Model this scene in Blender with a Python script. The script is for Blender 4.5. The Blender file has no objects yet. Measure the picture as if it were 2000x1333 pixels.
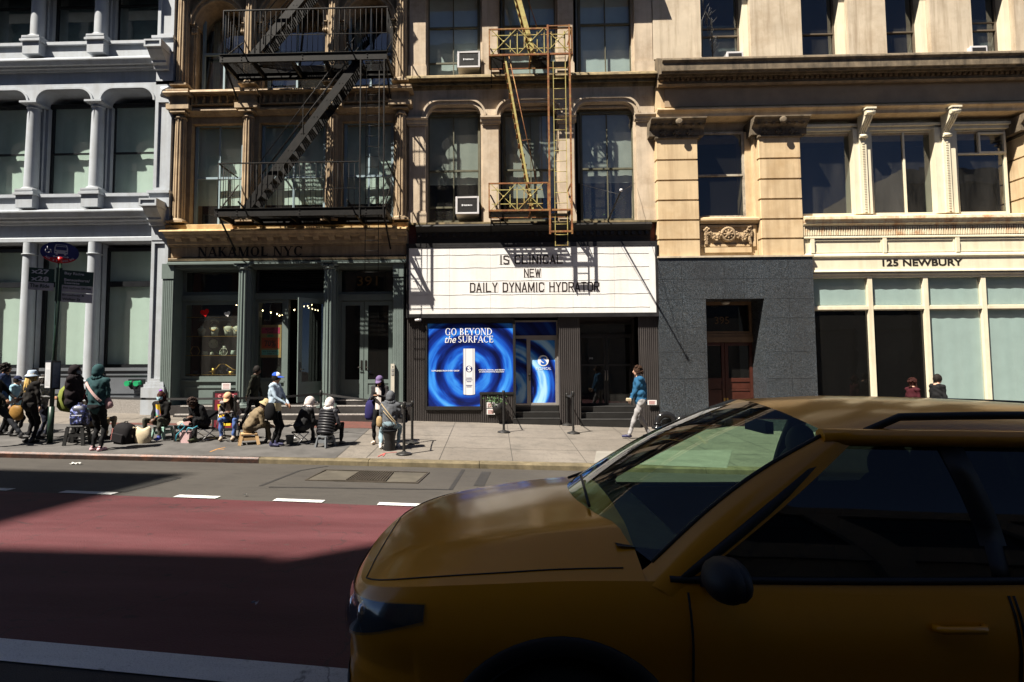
import bpy, bmesh, math, random
from mathutils import Vector, Matrix
SC = bpy.context.scene
COL = SC.collection
R = math.radians
random.seed(7)
# ------------------------------------------------------------------ camera
H, FPX, PX, PY = 1.85, 1111.0, 926.0, 645.0          # eye height; focal length and principal point in pixels of the 2000 px wide photo
PSI, PIT, ROL = R(1.9), math.atan(.06), .004
_r0 = Vector((math.cos(PSI), math.sin(PSI), 0)); _f0 = Vector((-math.sin(PSI), math.cos(PSI), 0))
FW = _f0 * math.cos(PIT) + Vector((0, 0, math.sin(PIT))); _u0 = -_f0 * math.sin(PIT) + Vector((0, 0, math.cos(PIT)))
RT = (_r0 - ROL * _u0).normalized(); UP = (_u0 + ROL * _r0).normalized()
cd = bpy.data.cameras.new('camera'); cam = bpy.data.objects.new('camera', cd); COL.objects.link(cam)
cd.sensor_width = 36.0; cd.lens = FPX / 2000 * 36.0
cd.shift_x = (1000 - PX) / 2000; cd.shift_y = (PY - 666.5) / 2000
cd.clip_end = 2000; cd.clip_start = .05
_m = Matrix((RT, UP, -FW)).transposed().to_4x4(); _m.translation = (0, 0, H); cam.matrix_world = _m
SC.camera = cam
# ------------------------------------------------------------------ light
SUN = Vector((.51, .43, -1.0)).normalized()
EL = math.asin(-SUN.z); AZ = math.atan2(-SUN.x, -SUN.y)
w = bpy.data.worlds.new('World'); SC.world = w; w.use_nodes = True
nt = w.node_tree; sk = nt.nodes.new('ShaderNodeTexSky'); sk.sky_type = 'NISHITA'; sk.sun_disc = False
sk.sun_elevation = EL; sk.sun_rotation = AZ
sk.air_density = .3; sk.dust_density = .2; sk.ozone_density = 1.5
nt.links.new(sk.outputs[0], nt.nodes['Background'].inputs[0]); nt.nodes['Background'].inputs[1].default_value = .05
sl = bpy.data.lights.new('sun', 'SUN'); so = bpy.data.objects.new('sun', sl); COL.objects.link(so)
sl.energy = 5.0; sl.angle = R(.53); sl.color = (1, .93, .82)
so.rotation_euler = SUN.to_track_quat('-Z', 'Y').to_euler()
SC.view_settings.view_transform = 'Standard'; SC.view_settings.look = 'None'
SC.view_settings.exposure = 1.3; SC.view_settings.gamma = 1.0
SC.cycles.max_bounces = 8; SC.cycles.transparent_max_bounces = 12; SC.cycles.diffuse_bounces = 1; SC.cycles.glossy_bounces = 4
SC.cycles.caustics_reflective = False; SC.cycles.caustics_refractive = False
try: SC.cycles.use_denoising = True
except Exception: pass

CY = [17.5]
YF = 17.5                                            # plane of the street fronts
def at(px, py, Y):
 d = FW + RT * ((px - PX) / FPX) + UP * ((PY - py) / FPX)
 t = Y / d.y
 return Vector((d.x * t, Y, H + d.z * t))
def X(px, py=450, Y=YF): return at(px, py, Y).x
def Z(py, px=926, Y=YF): return at(px, py, Y).z
def lerp(a, b, t): return a + (b - a) * t
def interp(tab, y):
 if y <= tab[0][0]: return tab[0][1]
 for (a, u), (b, v) in zip(tab, tab[1:]):
  if y <= b: return lerp(u, v, (y - a) / (b - a))
 return tab[-1][1]
ROADZ = [(-7, -.12), (-2, .06), (1, .08), (3.4, .05), (8, -.14), (12, -.31), (14, -.33)]
def zroad(x, y): return interp(ROADZ, y) - .0205 * x
WALKZ = [(11.8, -.192), (12, -.19), (17.5, .085), (22, .2)]
def zwalk(x, y): return interp(WALKZ, y) - lerp(.0205, .0265, max(0, min(1, (y - 12) / 5.5))) * x
def ground_at(px, py):                               # pixel -> point on the far pavement
 lo, hi = 11.9, 18.0
 for _ in range(40):
  m = (lo + hi) / 2; p = at(px, py, m)
  if p.z > zwalk(p.x, m): lo = m
  else: hi = m
 return Vector((p.x, m, zwalk(p.x, m)))
def road_at(px, py):
 lo, hi = 1.0, 12.0
 for _ in range(40):
  m = (lo + hi) / 2; p = at(px, py, m)
  if p.z > zroad(p.x, m): lo = m
  else: hi = m
 return Vector((p.x, m, zroad(p.x, m)))

# ------------------------------------------------------------------ materials
_MC = {}
class NT:
 def __init__(s, name):
  s.m = bpy.data.materials.new(name); s.m.use_nodes = True; s.t = s.m.node_tree; s.b = s.t.nodes['Principled BSDF']
  s.out = s.t.nodes['Material Output']
 def n(s, typ, **kw):
  x = s.t.nodes.new('ShaderNode' + typ)
  for k, v in kw.items():
   if k.startswith('i_'):
    key = k[2:]; key = int(key) if key.isdigit() else key.replace('_', ' ')
    x.inputs[key].default_value = v
   else: setattr(x, k, v)
  return x
 def l(s, a, b): s.t.links.new(a, b)
 def mix(s, fac, a, b, mode='MIX'):
  x = s.t.nodes.new('ShaderNodeMix'); x.data_type = 'RGBA'; x.blend_type = mode
  for sock, v in ((x.inputs[0], fac), (x.inputs[6], a), (x.inputs[7], b)):
   if hasattr(v, 'type') and hasattr(v, 'links'): s.l(v, sock)
   elif isinstance(v, (int, float)): sock.default_value = v
   else: sock.default_value = (*v[:3], 1)
  return x.outputs[2]
 def math(s, op, a, b=0, clamp=False):
  x = s.t.nodes.new('ShaderNodeMath'); x.operation = op; x.use_clamp = clamp
  for i, v in enumerate((a, b)):
   if hasattr(v, 'links'): s.l(v, x.inputs[i])
   else: x.inputs[i].default_value = v
  return x.outputs[0]
 def ramp(s, fac, stops):
  x = s.t.nodes.new('ShaderNodeValToRGB'); e = x.color_ramp.elements
  while len(e) < len(stops): e.new(.5)
  for el, (p, c) in zip(e, stops):
   el.position = p; el.color = (*c, 1) if len(c) == 3 else c
  s.l(fac, x.inputs[0]); return x.outputs[0]
 def coords(s, scale=(1, 1, 1), loc=(0, 0, 0)):
  tc = s.n('TexCoord'); mp = s.n('Mapping'); mp.inputs['Scale'].default_value = scale; mp.inputs['Location'].default_value = loc
  s.l(tc.outputs['Object'], mp.inputs[0]); return mp.outputs[0]
 def noise(s, scale, vec=None, detail=5, rough=.6, sc3=(1, 1, 1)):
  x = s.n('TexNoise'); x.inputs['Scale'].default_value = scale; x.inputs['Detail'].default_value = detail; x.inputs['Roughness'].default_value = rough
  s.l(vec if vec is not None else s.coords(sc3), x.inputs['Vector']); return x.outputs['Fac']
 def bump(s, h, strength=.3, dist=.01):
  x = s.n('Bump'); x.inputs['Strength'].default_value = strength; x.inputs['Distance'].default_value = dist
  s.l(h, x.inputs['Height']); s.l(x.outputs[0], s.b.inputs['Normal'])
def M(name, c, rough=.6, var=.18, vs=3.0, bump=.15, bs=60, metal=0, spec=.4, stain=None, streak=None, coat=0):
 """procedural paint / stone / metal: base colour with mottling, optional blotchy stain and vertical streaks (each (colour, amount))"""
 if name in _MC: return _MC[name]
 k = NT(name)
 n1 = k.noise(vs, detail=6)
 lo = tuple(v * (1 - var) for v in c); hi = tuple(min(1, v * (1 + var)) for v in c)
 colr = k.ramp(n1, [(.3, lo), (.7, hi)])
 if stain:
  f = k.ramp(k.noise(stain[2] if len(stain) > 2 else 1.2, k.coords(loc=(3, 7, 1)), detail=7, rough=.7), [(.48, (0, 0, 0)), (.72, (1, 1, 1))])
  colr = k.mix(k.math('MULTIPLY', f, stain[1]), colr, stain[0])
 if streak:
  f = k.ramp(k.noise(1.0, k.coords((5, 5, .35)), detail=6, rough=.65), [(.47, (0, 0, 0)), (.7, (1, 1, 1))])
  colr = k.mix(k.math('MULTIPLY', f, streak[1]), colr, streak[0])
 k.l(colr, k.b.inputs['Base Color'])
 k.b.inputs['Metallic'].default_value = metal; k.b.inputs['Specular IOR Level'].default_value = spec
 rr = k.n('MapRange'); rr.inputs[3].default_value = max(.02, rough - .12); rr.inputs[4].default_value = min(1, rough + .12)
 n2 = k.noise(vs * 4, detail=3); k.l(n2, rr.inputs[0]); k.l(rr.outputs[0], k.b.inputs['Roughness'])
 if coat: k.b.inputs['Coat Weight'].default_value = coat; k.b.inputs['Coat Roughness'].default_value = .05
 if bump: k.bump(k.noise(bs, detail=4), bump, .006)
 _MC[name] = k.m; return k.m
def glass(name, tint=(.82, .88, .85), ior=1.75, dust=.06):
 if name in _MC: return _MC[name]
 k = NT(name); k.t.nodes.remove(k.b)
 tr = k.n('BsdfTransparent'); tr.inputs[0].default_value = (*tint, 1)
 gl = k.n('BsdfGlossy'); gl.inputs['Roughness'].default_value = .015
 f0 = ((ior - 1) / (ior + 1)) ** 2; lw = k.n('LayerWeight'); lw.inputs[0].default_value = .5
 fr = k.n('MapRange'); fr.inputs[3].default_value = f0 * 1.6; k.l(k.math('POWER', lw.outputs['Facing'], 5), fr.inputs[0])
 bn = k.n('Bump'); bn.inputs['Strength'].default_value = .045; bn.inputs['Distance'].default_value = .05
 k.l(k.noise(1.3, detail=2), bn.inputs['Height']); k.l(bn.outputs[0], gl.inputs['Normal'])
 mx = k.n('MixShader'); k.l(fr.outputs[0], mx.inputs[0]); k.l(tr.outputs[0], mx.inputs[1]); k.l(gl.outputs[0], mx.inputs[2])
 df = k.n('BsdfDiffuse'); df.inputs[0].default_value = (.5, .48, .44, 1); m2 = k.n('MixShader')          # thin film of street dust
 k.l(k.ramp(k.noise(1.0, k.coords((3, 3, .6)), 6, .65), [(.35, (.012,) * 3), (.75, (dust,) * 3)]), m2.inputs[0]); k.l(mx.outputs[0], m2.inputs[1]); k.l(df.outputs[0], m2.inputs[2])
 k.l(m2.outputs[0], k.out.inputs[0]); _MC[name] = k.m; return k.m
def lamp_mat(name, c, e):
 if name in _MC: return _MC[name]
 k = NT(name); k.b.inputs['Emission Color'].default_value = (*c, 1); k.b.inputs['Emission Strength'].default_value = e
 _MC[name] = k.m; return k.m

# ------------------------------------------------------------------ mesh helpers
class MB:
 def __init__(s): s.v = []; s.f = []; s.mi = []; s.sm = []; s.cur = 0
 def add(s, vs, fs, smooth=False):
  o = len(s.v); s.v += [tuple(v) for v in vs]
  for f in fs: s.f.append([i + o for i in f]); s.mi.append(s.cur); s.sm.append(smooth)
  return s
 def box(s, x0, x1, y0, y1, z0, z1):
  if x0 > x1: x0, x1 = x1, x0
  if y0 > y1: y0, y1 = y1, y0
  if z0 > z1: z0, z1 = z1, z0
  return s.add([(x, y, z) for z in (z0, z1) for y in (y0, y1) for x in (x0, x1)],
                     [(0, 2, 3, 1), (4, 5, 7, 6), (0, 1, 5, 4), (2, 6, 7, 3), (0, 4, 6, 2), (1, 3, 7, 5)])
 def cbox(s, c, sx, sy, sz, m=None):
  c = Vector(c); vs = [Vector((x * sx / 2, y * sy / 2, z * sz / 2)) for z in (-1, 1) for y in (-1, 1) for x in (-1, 1)]
  vs = [(m @ v if m else v) + c for v in vs]
  return s.add(vs, [(0, 2, 3, 1), (4, 5, 7, 6), (0, 1, 5, 4), (2, 6, 7, 3), (0, 4, 6, 2), (1, 3, 7, 5)])
 def quad(s, *p): return s.add(p, [tuple(range(len(p)))])
 def prism(s, pts, a, b, ax='y', smooth=False):
  """pts: 2-D polygon; ax='y' -> pts are (x,z), extruded y=a..b; 'x' -> (y,z); 'z' -> (x,y)"""
  def P(p, t): return (p[0], t, p[1]) if ax == 'y' else ((t, p[0], p[1]) if ax == 'x' else (p[0], p[1], t))
  n = len(pts); vs = [P(p, a) for p in pts] + [P(p, b) for p in pts]
  s.add(vs, [tuple(range(n)), tuple(range(2 * n - 1, n - 1, -1))])
  return s.add(vs, [(i, i + n, (i + 1) % n + n, (i + 1) % n) for i in range(n)], smooth)
 def tube(s, pts, r, n=8, caps=True, smooth=True):
  pts = [Vector(p) for p in pts]; rs = r if isinstance(r, (list, tuple)) else [r] * len(pts)
  vs = []; a = None
  for i, p in enumerate(pts):
   d = (pts[min(i + 1, len(pts) - 1)] - pts[max(i - 1, 0)]).normalized()
   if a is None: a = d.orthogonal().normalized()
   else:
    a = (a - d * a.dot(d)); a = a.normalized() if a.length > 1e-6 else d.orthogonal().normalized()
   b = d.cross(a)
   vs += [p + (a * math.cos(2 * math.pi * k / n) + b * math.sin(2 * math.pi * k / n)) * rs[i] for k in range(n)]
  fs = [(i * n + k, i * n + (k + 1) % n, (i + 1) * n + (k + 1) % n, (i + 1) * n + k) for i in range(len(pts) - 1) for k in range(n)]
  s.add(vs, fs, smooth)
  if caps:
   m = len(pts) - 1; s.add(vs[:n], [tuple(range(n - 1, -1, -1))]); s.add(vs[m * n:], [tuple(range(n))])
  return s
 def bar(s, p, q, w, h, up=(0, 0, 1)):
  p, q = Vector(p), Vector(q); d = (q - p).normalized(); u = Vector(up)
  if abs(d.dot(u)) > .98: u = Vector((0, 1, 0))
  sd = d.cross(u).normalized(); u = sd.cross(d)
  vs = [b + sd * (i * w / 2) + u * (j * h / 2) for b in (p, q) for i, j in ((-1, -1), (1, -1), (1, 1), (-1, 1))]
  return s.add(vs, [(3, 2, 1, 0), (4, 5, 6, 7), (0, 1, 5, 4), (1, 2, 6, 5), (2, 3, 7, 6), (3, 0, 4, 7)])
 def lathe(s, c, prof, n=20, flutes=0, fd=.06, ax=None, sx=1, sy=1, a0=0, a1=2 * math.pi):
  """prof [(r,z)] about vertical axis through c (or along matrix ax)"""
  c = Vector(c); full = abs(a1 - a0 - 2 * math.pi) < 1e-6
  if flutes: n = flutes * 4
  m = n if full else n + 1; vs = []
  for (r, z) in prof:
   for k in range(m):
    t = a0 + (a1 - a0) * k / n
    rr = r * (1 - fd * (1 if k % 4 in (1, 2) else 0)) if flutes else r
    v = Vector((rr * math.cos(t) * sx, rr * math.sin(t) * sy, z)); vs.append(c + (ax @ v if ax else v))
  fs = [(i * m + k, i * m + (k + 1) % m, (i + 1) * m + (k + 1) % m, (i + 1) * m + k) for i in range(len(prof) - 1) for k in range(m if full else n)]
  return s.add(vs, fs, not flutes)
 def ell(s, c, rx, ry, rz, n=14, m=9, rot=None):
  c = Vector(c); vs = []
  for i in range(m + 1):
   ph = math.pi * i / m
   for k in range(n):
    th = 2 * math.pi * k / n
    v = Vector((rx * math.sin(ph) * math.cos(th), ry * math.sin(ph) * math.sin(th), rz * math.cos(ph)))
    vs.append(c + (rot @ v if rot else v))
  return s.add(vs, [(i * n + k, (i + 1) * n + k, (i + 1) * n + (k + 1) % n, i * n + (k + 1) % n) for i in range(m) for k in range(n)], True)
 def corn(s, x0, x1, yb, pts):
  """moulding running along x: pts (y,z) from top to bottom, closed against yb"""
  if yb > 10: pts = [(y, H + (z - H) * y / CY[0]) for y, z in pts]      # heights are read at the plane CY of the front
  return s.prism([(yb, pts[0][1])] + pts + [(yb, pts[-1][1])], x0, x1, 'x')
 def frame(s, x0, x1, z0, z1, t, y0, y1):
  s.box(x0, x0 + t, y0, y1, z0, z1); s.box(x1 - t, x1, y0, y1, z0, z1)
  s.box(x0 + t, x1 - t, y0, y1, z0, z0 + t); return s.box(x0 + t, x1 - t, y0, y1, z1 - t, z1)
 def build(s, name, mat, parent=None, bevel=0, label=None, weld=True):
  me = bpy.data.meshes.new(name); me.from_pydata(s.v, [], s.f)
  for m in (mat if isinstance(mat, (list, tuple)) else [mat]): me.materials.append(m)
  for p, i, q in zip(me.polygons, s.mi, s.sm): p.material_index = i; p.use_smooth = q
  bm = bmesh.new(); bm.from_mesh(me)
  if weld: bmesh.ops.remove_doubles(bm, verts=bm.verts, dist=1e-5)
  bmesh.ops.recalc_face_normals(bm, faces=bm.faces); bm.to_mesh(me); bm.free(); me.update()
  o = bpy.data.objects.new(name, me); COL.objects.link(o); adopt(o, parent)
  if bevel:
   b = o.modifiers.new('bevel', 'BEVEL'); b.width = bevel; b.segments = 1; b.limit_method = 'ANGLE'; b.angle_limit = R(40)
  if label: o['label'] = label
  return o
def adopt(o, parent):
 if parent is None: return
 o.parent = parent
 if parent.type == 'EMPTY': o.matrix_parent_inverse = parent.matrix_basis.inverted()
def thing(name, label, cat, loc=(0, 0, 0), group=None):
 o = bpy.data.objects.new(name, None); o.empty_display_size = .2; COL.objects.link(o); o.location = loc
 o['label'] = label; o['category'] = cat
 if group: o['group'] = group
 return o
def tag(o, label, cat, group=None):
 o['label'] = label; o['category'] = cat
 if group: o['group'] = group
 return o
def struct(o): o['kind'] = 'structure'; return o
def copy_tree(o, loc, rz=0, label=None, group=None):
 def rec(x, par):
  c = x.copy(); COL.objects.link(c)
  if par: c.parent = par
  for ch in x.children: rec(ch, c)
  return c
 c = rec(o, None); c.location = loc; c.rotation_euler[2] = rz
 if label: c['label'] = label
 if group: c['group'] = group
 return c
_FC = {}
def glyphs(s, shear=0, bold=0, res=3):
 key = (s, shear, bold)
 if key in _FC: return _FC[key]
 cu = bpy.data.curves.new('t', 'FONT'); cu.body = s; cu.shear = shear; cu.offset = bold; cu.resolution_u = res
 o = bpy.data.objects.new('t', cu); COL.objects.link(o)
 bpy.context.view_layer.update()
 me = bpy.data.meshes.new_from_object(o.evaluated_get(bpy.context.evaluated_depsgraph_get()))
 vs = [tuple(v.co) for v in me.vertices]; fs = [tuple(p.vertices) for p in me.polygons]
 bpy.data.objects.remove(o); bpy.data.curves.remove(cu); bpy.data.meshes.remove(me)
 _FC[key] = (vs, fs); return vs, fs
def text(s, mat, parent, org, ux, uz, width=None, height=None, shear=0, bold=0, name='lettering', depth=.004, mb=None, center=False):
 """flat lettering: bottom-left corner at org, running along ux, rising along uz; extruded outward by depth"""
 vs, fs = glyphs(s, shear, bold)
 x0 = min(v[0] for v in vs); x1 = max(v[0] for v in vs); y0 = min(v[1] for v in vs); y1 = max(v[1] for v in vs)
 kx = width / (x1 - x0) if width else None; ky = height / (y1 - y0) if height else None
 kx = kx or ky; ky = ky or kx
 org, ux, uz = Vector(org), Vector(ux).normalized(), Vector(uz).normalized(); nn = ux.cross(uz)
 if center: org = org - ux * (kx * (x1 - x0) / 2)
 P = [org + ux * ((v[0] - x0) * kx) + uz * ((v[1] - y0) * ky) + nn * depth for v in vs]
 own = mb is None; mb = mb or MB(); mb.add(P, fs)
 return mb.build(name, mat, parent) if own else mb
# serif capitals drawn from thick and thin strokes
def serif_text(s, mat, parent, org, ux, uz, height, width=None, W=.19, w=.075, gap=.1, name='lettering', depth=.006):
 P = []; cur = 0.0
 for ch in s:
  g = []
  def L(x0, y0, x1, y1, t): g.append([(x0 - t / 2, y0), (x0 + t / 2, y0), (x1 + t / 2, y1), (x1 - t / 2, y1)])
  def Hh(x0, x1, y, t=w): g.append([(x0, y - t / 2), (x1, y - t / 2), (x1, y + t / 2), (x0, y + t / 2)])
  def S(x, y, h=.16): Hh(x - h, x + h, y + (w * .35 if y < .5 else -w * .35), w * .7)
  def A(cx, cy, rx, ry, a0, a1, n=18):
   a, b = [], []
   for i in range(n + 1):
    t = R(a0 + (a1 - a0) * i / n); th = w + (W - w) * abs(math.cos(t)) ** 1.3
    a.append((cx + rx * math.cos(t), cy + ry * math.sin(t))); b.append((cx + (rx - th) * math.cos(t), cy + (ry - w) * math.sin(t)))
   for i in range(n): g.append([a[i], a[i + 1], b[i + 1], b[i]])
  wd = .45
  if ch == 'N': L(.14, 0, .14, 1, w); L(.16, 1, .8, 0, W); L(.82, 0, .82, 1, w); S(.14, 0); S(.12, 1); S(.82, 1); wd = .98
  elif ch == 'A': L(.08, 0, .44, 1, w); L(.8, 0, .44, 1, W); Hh(.2, .7, .32); S(.08, 0); S(.8, 0); wd = .92
  elif ch == 'K': L(.18, 0, .18, 1, W); L(.26, .4, .74, 1, w); L(.38, .55, .78, 0, W); S(.18, 0); S(.18, 1); S(.74, 1); S(.8, 0); wd = .95
  elif ch == 'M': L(.14, 0, .14, 1, w); L(.16, 1, .56, 0, W); L(.56, 0, .94, 1, w); L(.98, 0, .98, 1, W); S(.14, 0); S(.98, 0); S(.1, 1); S(1.02, 1); wd = 1.16
  elif ch == 'O': A(.5, .5, .46, .51, 0, 360, 28); wd = 1.0
  elif ch == 'L': L(.18, 0, .18, 1, W); Hh(.1, .68, w / 2); L(.66, 0, .68, .26, w); S(.18, 1); wd = .74
  elif ch == 'Y': L(.45, 0, .45, .46, W); L(.45, .42, .1, 1, W); L(.45, .42, .8, 1, w); S(.45, 0); S(.1, 1); S(.8, 1); wd = .92
  elif ch in 'CG':
   A(.5, .5, .46, .51, 42, 318, 24); L(.82, .7, .83, .98, w); wd = .92
   if ch == 'G': L(.8, .03, .8, .42, W * .8); S(.8, .42, .15); wd = .98
  elif ch == 'B': L(.18, 0, .18, 1, W); A(.24, .75, .42, .26, -90, 90, 12); A(.24, .26, .5, .27, -90, 90, 12); Hh(.08, .26, w / 2); Hh(.08, .26, 1 - w / 2); wd = .82
  elif ch == 'D': L(.18, 0, .18, 1, W); A(.24, .5, .68, .5, -90, 90, 16); Hh(.08, .26, w / 2); Hh(.08, .26, 1 - w / 2); wd = 1.0
  elif ch in 'EF':
   L(.18, 0, .18, 1, W); Hh(.08, .68, 1 - w / 2); Hh(.18, .54, .5); L(.67, .76, .68, 1, w); L(.54, .38, .54, .62, w); wd = .76
   if ch == 'E': Hh(.08, .7, w / 2); L(.7, 0, .72, .26, w)
   else: S(.18, 0)
  elif ch == 'S': A(.36, .74, .28, .26, 25, 270, 14); A(.34, .27, .31, .27, -155, 90, 14); wd = .72
  elif ch == 'U': L(.18, .3, .18, 1, W); A(.48, .32, .38, .33, 180, 360, 14); L(.83, .3, .83, 1, w); S(.18, 1); S(.83, 1); wd = 1.0
  elif ch == 'R': L(.18, 0, .18, 1, W); A(.24, .74, .46, .26, -90, 90, 12); L(.44, .5, .82, 0, W); S(.18, 0); S(.84, 0, .1); Hh(.08, .26, 1 - w / 2); wd = .92
  P += [[(x + cur, y) for x, y in q] for q in g]; cur += wd + (gap if ch != ' ' else 0)
 k = (width / (cur - gap)) if width else height
 org, ux, uz = Vector(org), Vector(ux).normalized(), Vector(uz).normalized(); nn = ux.cross(uz); mb = MB()
 for i, q in enumerate(P): mb.quad(*[org + ux * (x * k) + uz * (y * height) + nn * (depth + .0004 * (i % 7)) for x, y in q])
 return mb.build(name, mat, parent)

# ------------------------------------------------------------------ the street
def asphalt():
 k = NT('asphalt')
 n1 = k.noise(.5, detail=6); n2 = k.noise(160, detail=2); n3 = k.noise(7, k.coords((.35, 1, 1)), detail=6)
 c = k.ramp(n1, [(.3, (.034, .030, .026)), (.7, (.056, .050, .043))])
 c = k.mix(k.ramp(n2, [(.35, (0, 0, 0)), (.75, (.55, .55, .55))]), c, (.11, .10, .09))
 c = k.mix(k.ramp(n3, [(.5, (0, 0, 0)), (.75, (.5, .5, .5))]), c, (.028, .026, .024))
 k.l(c, k.b.inputs['Base Color']); k.b.inputs['Roughness'].default_value = .85; k.b.inputs['Specular IOR Level'].default_value = .3
 k.bump(n2, .5, .008); return k.m
def lane_paint(name, c, wear, under=(.05, .045, .04), crack=True):
 k = NT(name)
 n1 = k.noise(1.1, k.coords((.5, 1, 1)), detail=6); n2 = k.noise(110, detail=3); n3 = k.noise(9, detail=8, rough=.75)
 col = k.ramp(n1, [(.3, tuple(v * .8 for v in c)), (.7, tuple(min(1, v * 1.18) for v in c))])
 col = k.mix(k.ramp(n2, [(.52, (0, 0, 0)), (.72, (wear, wear, wear))]), col, under)
 col = k.mix(k.ramp(n3, [(.60, (0, 0, 0)), (.66, (wear * .9,) * 3)]), col, under)
 if crack:
  v = k.n('TexVoronoi'); v.feature = 'DISTANCE_TO_EDGE'; v.inputs['Scale'].default_value = .42
  wv = k.n('VectorMath'); wv.operation = 'ADD'; nz = k.n('TexNoise'); nz.inputs['Scale'].default_value = 2.2; nz.inputs['Detail'].default_value = 8
  cc = k.coords((1, .8, 1), (.7, 2.3, 0)); k.l(cc, nz.inputs['Vector']); k.l(cc, wv.inputs[0]); k.l(nz.outputs['Color'], wv.inputs[1]); k.l(wv.outputs[0], v.inputs['Vector'])
  col = k.mix(k.ramp(v.outputs['Distance'], [(.0, (.8, .8, .8)), (.006, (0, 0, 0))]), col, (.02, .018, .018))
 col = k.mix(k.ramp(k.noise(5.5, k.coords((1, 1.6, 1), (4, 4, 0)), 2, .5), [(.70, (0, 0, 0)), (.73, (.7, .7, .7))]), col, (.018, .014, .014))
 col = k.mix(k.ramp(k.noise(.8, k.coords((.25, 1.4, 1), (1, 7, 0)), 6, .6), [(.46, (0, 0, 0)), (.68, (.6, .6, .6))]), col, tuple(v * 1.5 + .02 for v in c))
 k.l(col, k.b.inputs['Base Color']); k.b.inputs['Roughness'].default_value = .75; k.b.inputs['Specular IOR Level'].default_value = .3
 k.bump(k.noise(75, detail=3), .8, .01); return k.m
def paving():
 k = NT('paving')
 n1 = k.noise(.45, detail=5); n2 = k.noise(70, detail=3); n3 = k.noise(3, detail=8, rough=.7)
 c = k.ramp(n1, [(.35, (.142, .122, .101)), (.65, (.19, .166, .14))])
 c = k.mix(k.ramp(n2, [(.4, (0, 0, 0)), (.8, (.4, .4, .4))]), c, (.11, .10, .088))
 c = k.mix(k.ramp(n3, [(.52, (0, 0, 0)), (.7, (.55, .55, .55))]), c, (.085, .076, .066))
 n4 = k.noise(26, detail=1)
 c = k.mix(k.ramp(n4, [(.66, (0, 0, 0)), (.69, (.8, .8, .8))]), c, (.05, .045, .042))
 c = k.mix(k.ramp(k.noise(1.6, k.coords(loc=(9, 2, 0)), 7, .75), [(.5, (0, 0, 0)), (.64, (.6, .6, .6))]), c, (.095, .085, .072))
 k.l(c, k.b.inputs['Base Color']); k.b.inputs['Roughness'].default_value = .85; k.bump(n2, .3, .004); return k.m
m_asph, m_red, m_pave = asphalt(), lane_paint('red_lane_paint', (.078, .0195, .023), .55), paving()
m_white = lane_paint('white_lane_paint', (.62, .62, .60), .5, crack=True)
def sheet(name, mat, xs, ys, zf, dz=0):
 mb = MB(); nx = len(xs)
 mb.add([(x, y, zf(x, y) + dz) for y in ys for x in xs], [(j * nx + i, j * nx + i + 1, (j + 1) * nx + i + 1, (j + 1) * nx + i) for j in range(len(ys) - 1) for i in range(nx - 1)], True)
 return struct(mb.build(name, mat))
def strip(name, mat, pts, zf, dz, n=24):
 """sheet between two polylines: pts = [(x, ynear, yfar)...] laid on zf + dz"""
 mb = MB(); rows = 10
 vs = [(x, lerp(a, b, j / rows), zf(x, lerp(a, b, j / rows)) + dz) for j in range(rows + 1) for (x, a, b) in pts]; nx = len(pts)
 mb.add(vs, [(j * nx + i, j * nx + i + 1, (j + 1) * nx + i + 1, (j + 1) * nx + i) for j in range(rows) for i in range(nx - 1)], True)
 return struct(mb.build(name, mat))
_xs = [-60, -40, -30] + [-24 + i for i in range(49)] + [30, 40, 60]
sheet('road', m_asph, _xs, [-7.0, -4, -2, 0, 1, 2, 3.4, 5, 6.5, 8, 10, 11.7, 12.1], zroad)
g = MB(); g.quad((-400, -400, -3), (400, -400, -3), (400, 400, -3), (-400, 400, -3)); struct(g.build('ground', m_asph))
# lane edges straight through points read on the road surface
_a, _b = road_at(157, 966), road_at(784, 990)
_c, _d = road_at(0, 1249), road_at(700, 1311)
_e, _f = road_at(0, 1293), road_at(700, 1360)
def ln(a, b): return lambda x: a.y + (b.y - a.y) * (x - a.x) / (b.x - a.x)
yfar, yn1, yn0 = ln(_a, _b), ln(_c, _d), ln(_e, _f)
XS = [-16 + .8 * i for i in range(41)]
strip('bus_lane', m_red, [(x, yn1(x), yfar(x)) for x in XS], zroad, .004)
strip('lane_line', m_white, [(x, yn0(x), yn1(x)) for x in XS], zroad, .008)
for px0, px1, py in ((-190, -90, 950), (-45, 12, 959), (98, 214, 967.5), (323, 413, 977.5), (521, 624, 985.5), (733, 836, 991), (940, 1045, 999), (1150, 1255, 1007)):
 p, q = road_at(px0, py), road_at(px1, py + 1)
 strip('lane_dash', m_white, [(lerp(p.x, q.x, t), yfar(lerp(p.x, q.x, t)) + .015, yfar(lerp(p.x, q.x, t)) + .19) for t in (0, .33, .67, 1)], zroad, .012)
# pavement, kerb
ys = [12.1 + .45 * i for i in range(13)] + [18.6]
sheet('pavement', m_pave, _xs, ys, zwalk)
m_joint = M('paving_joint', (.05, .045, .04), .9, bump=0)
j = MB()
def jl(a, b, wd=.014):
 a, b = Vector(a), Vector(b); n = 8; d = (b - a); s = Vector((-d.y, d.x, 0)).normalized() * wd / 2
 for i in range(n):
  p, q = a + d * (i / n), a + d * ((i + 1) / n)
  j.quad(*[(v.x, v.y, zwalk(v.x, v.y) + .004) for v in (p - s, q - s, q + s, p + s)])
for yy in (13.4, 14.95, 16.4): jl((-20, yy, 0), (20, yy, 0))
for k in range(-13, 13): jl((k * 1.55 + .4, 12.12, 0), (k * 1.55 + .4, 17.4, 0))
struct(j.build('pavement_joints', m_joint))
m_dark = M('old_dark_paving', (.085, .08, .076), .85, var=.3, vs=1.5, bump=.2, bs=50, stain=((.04, .038, .035), .7))
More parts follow.
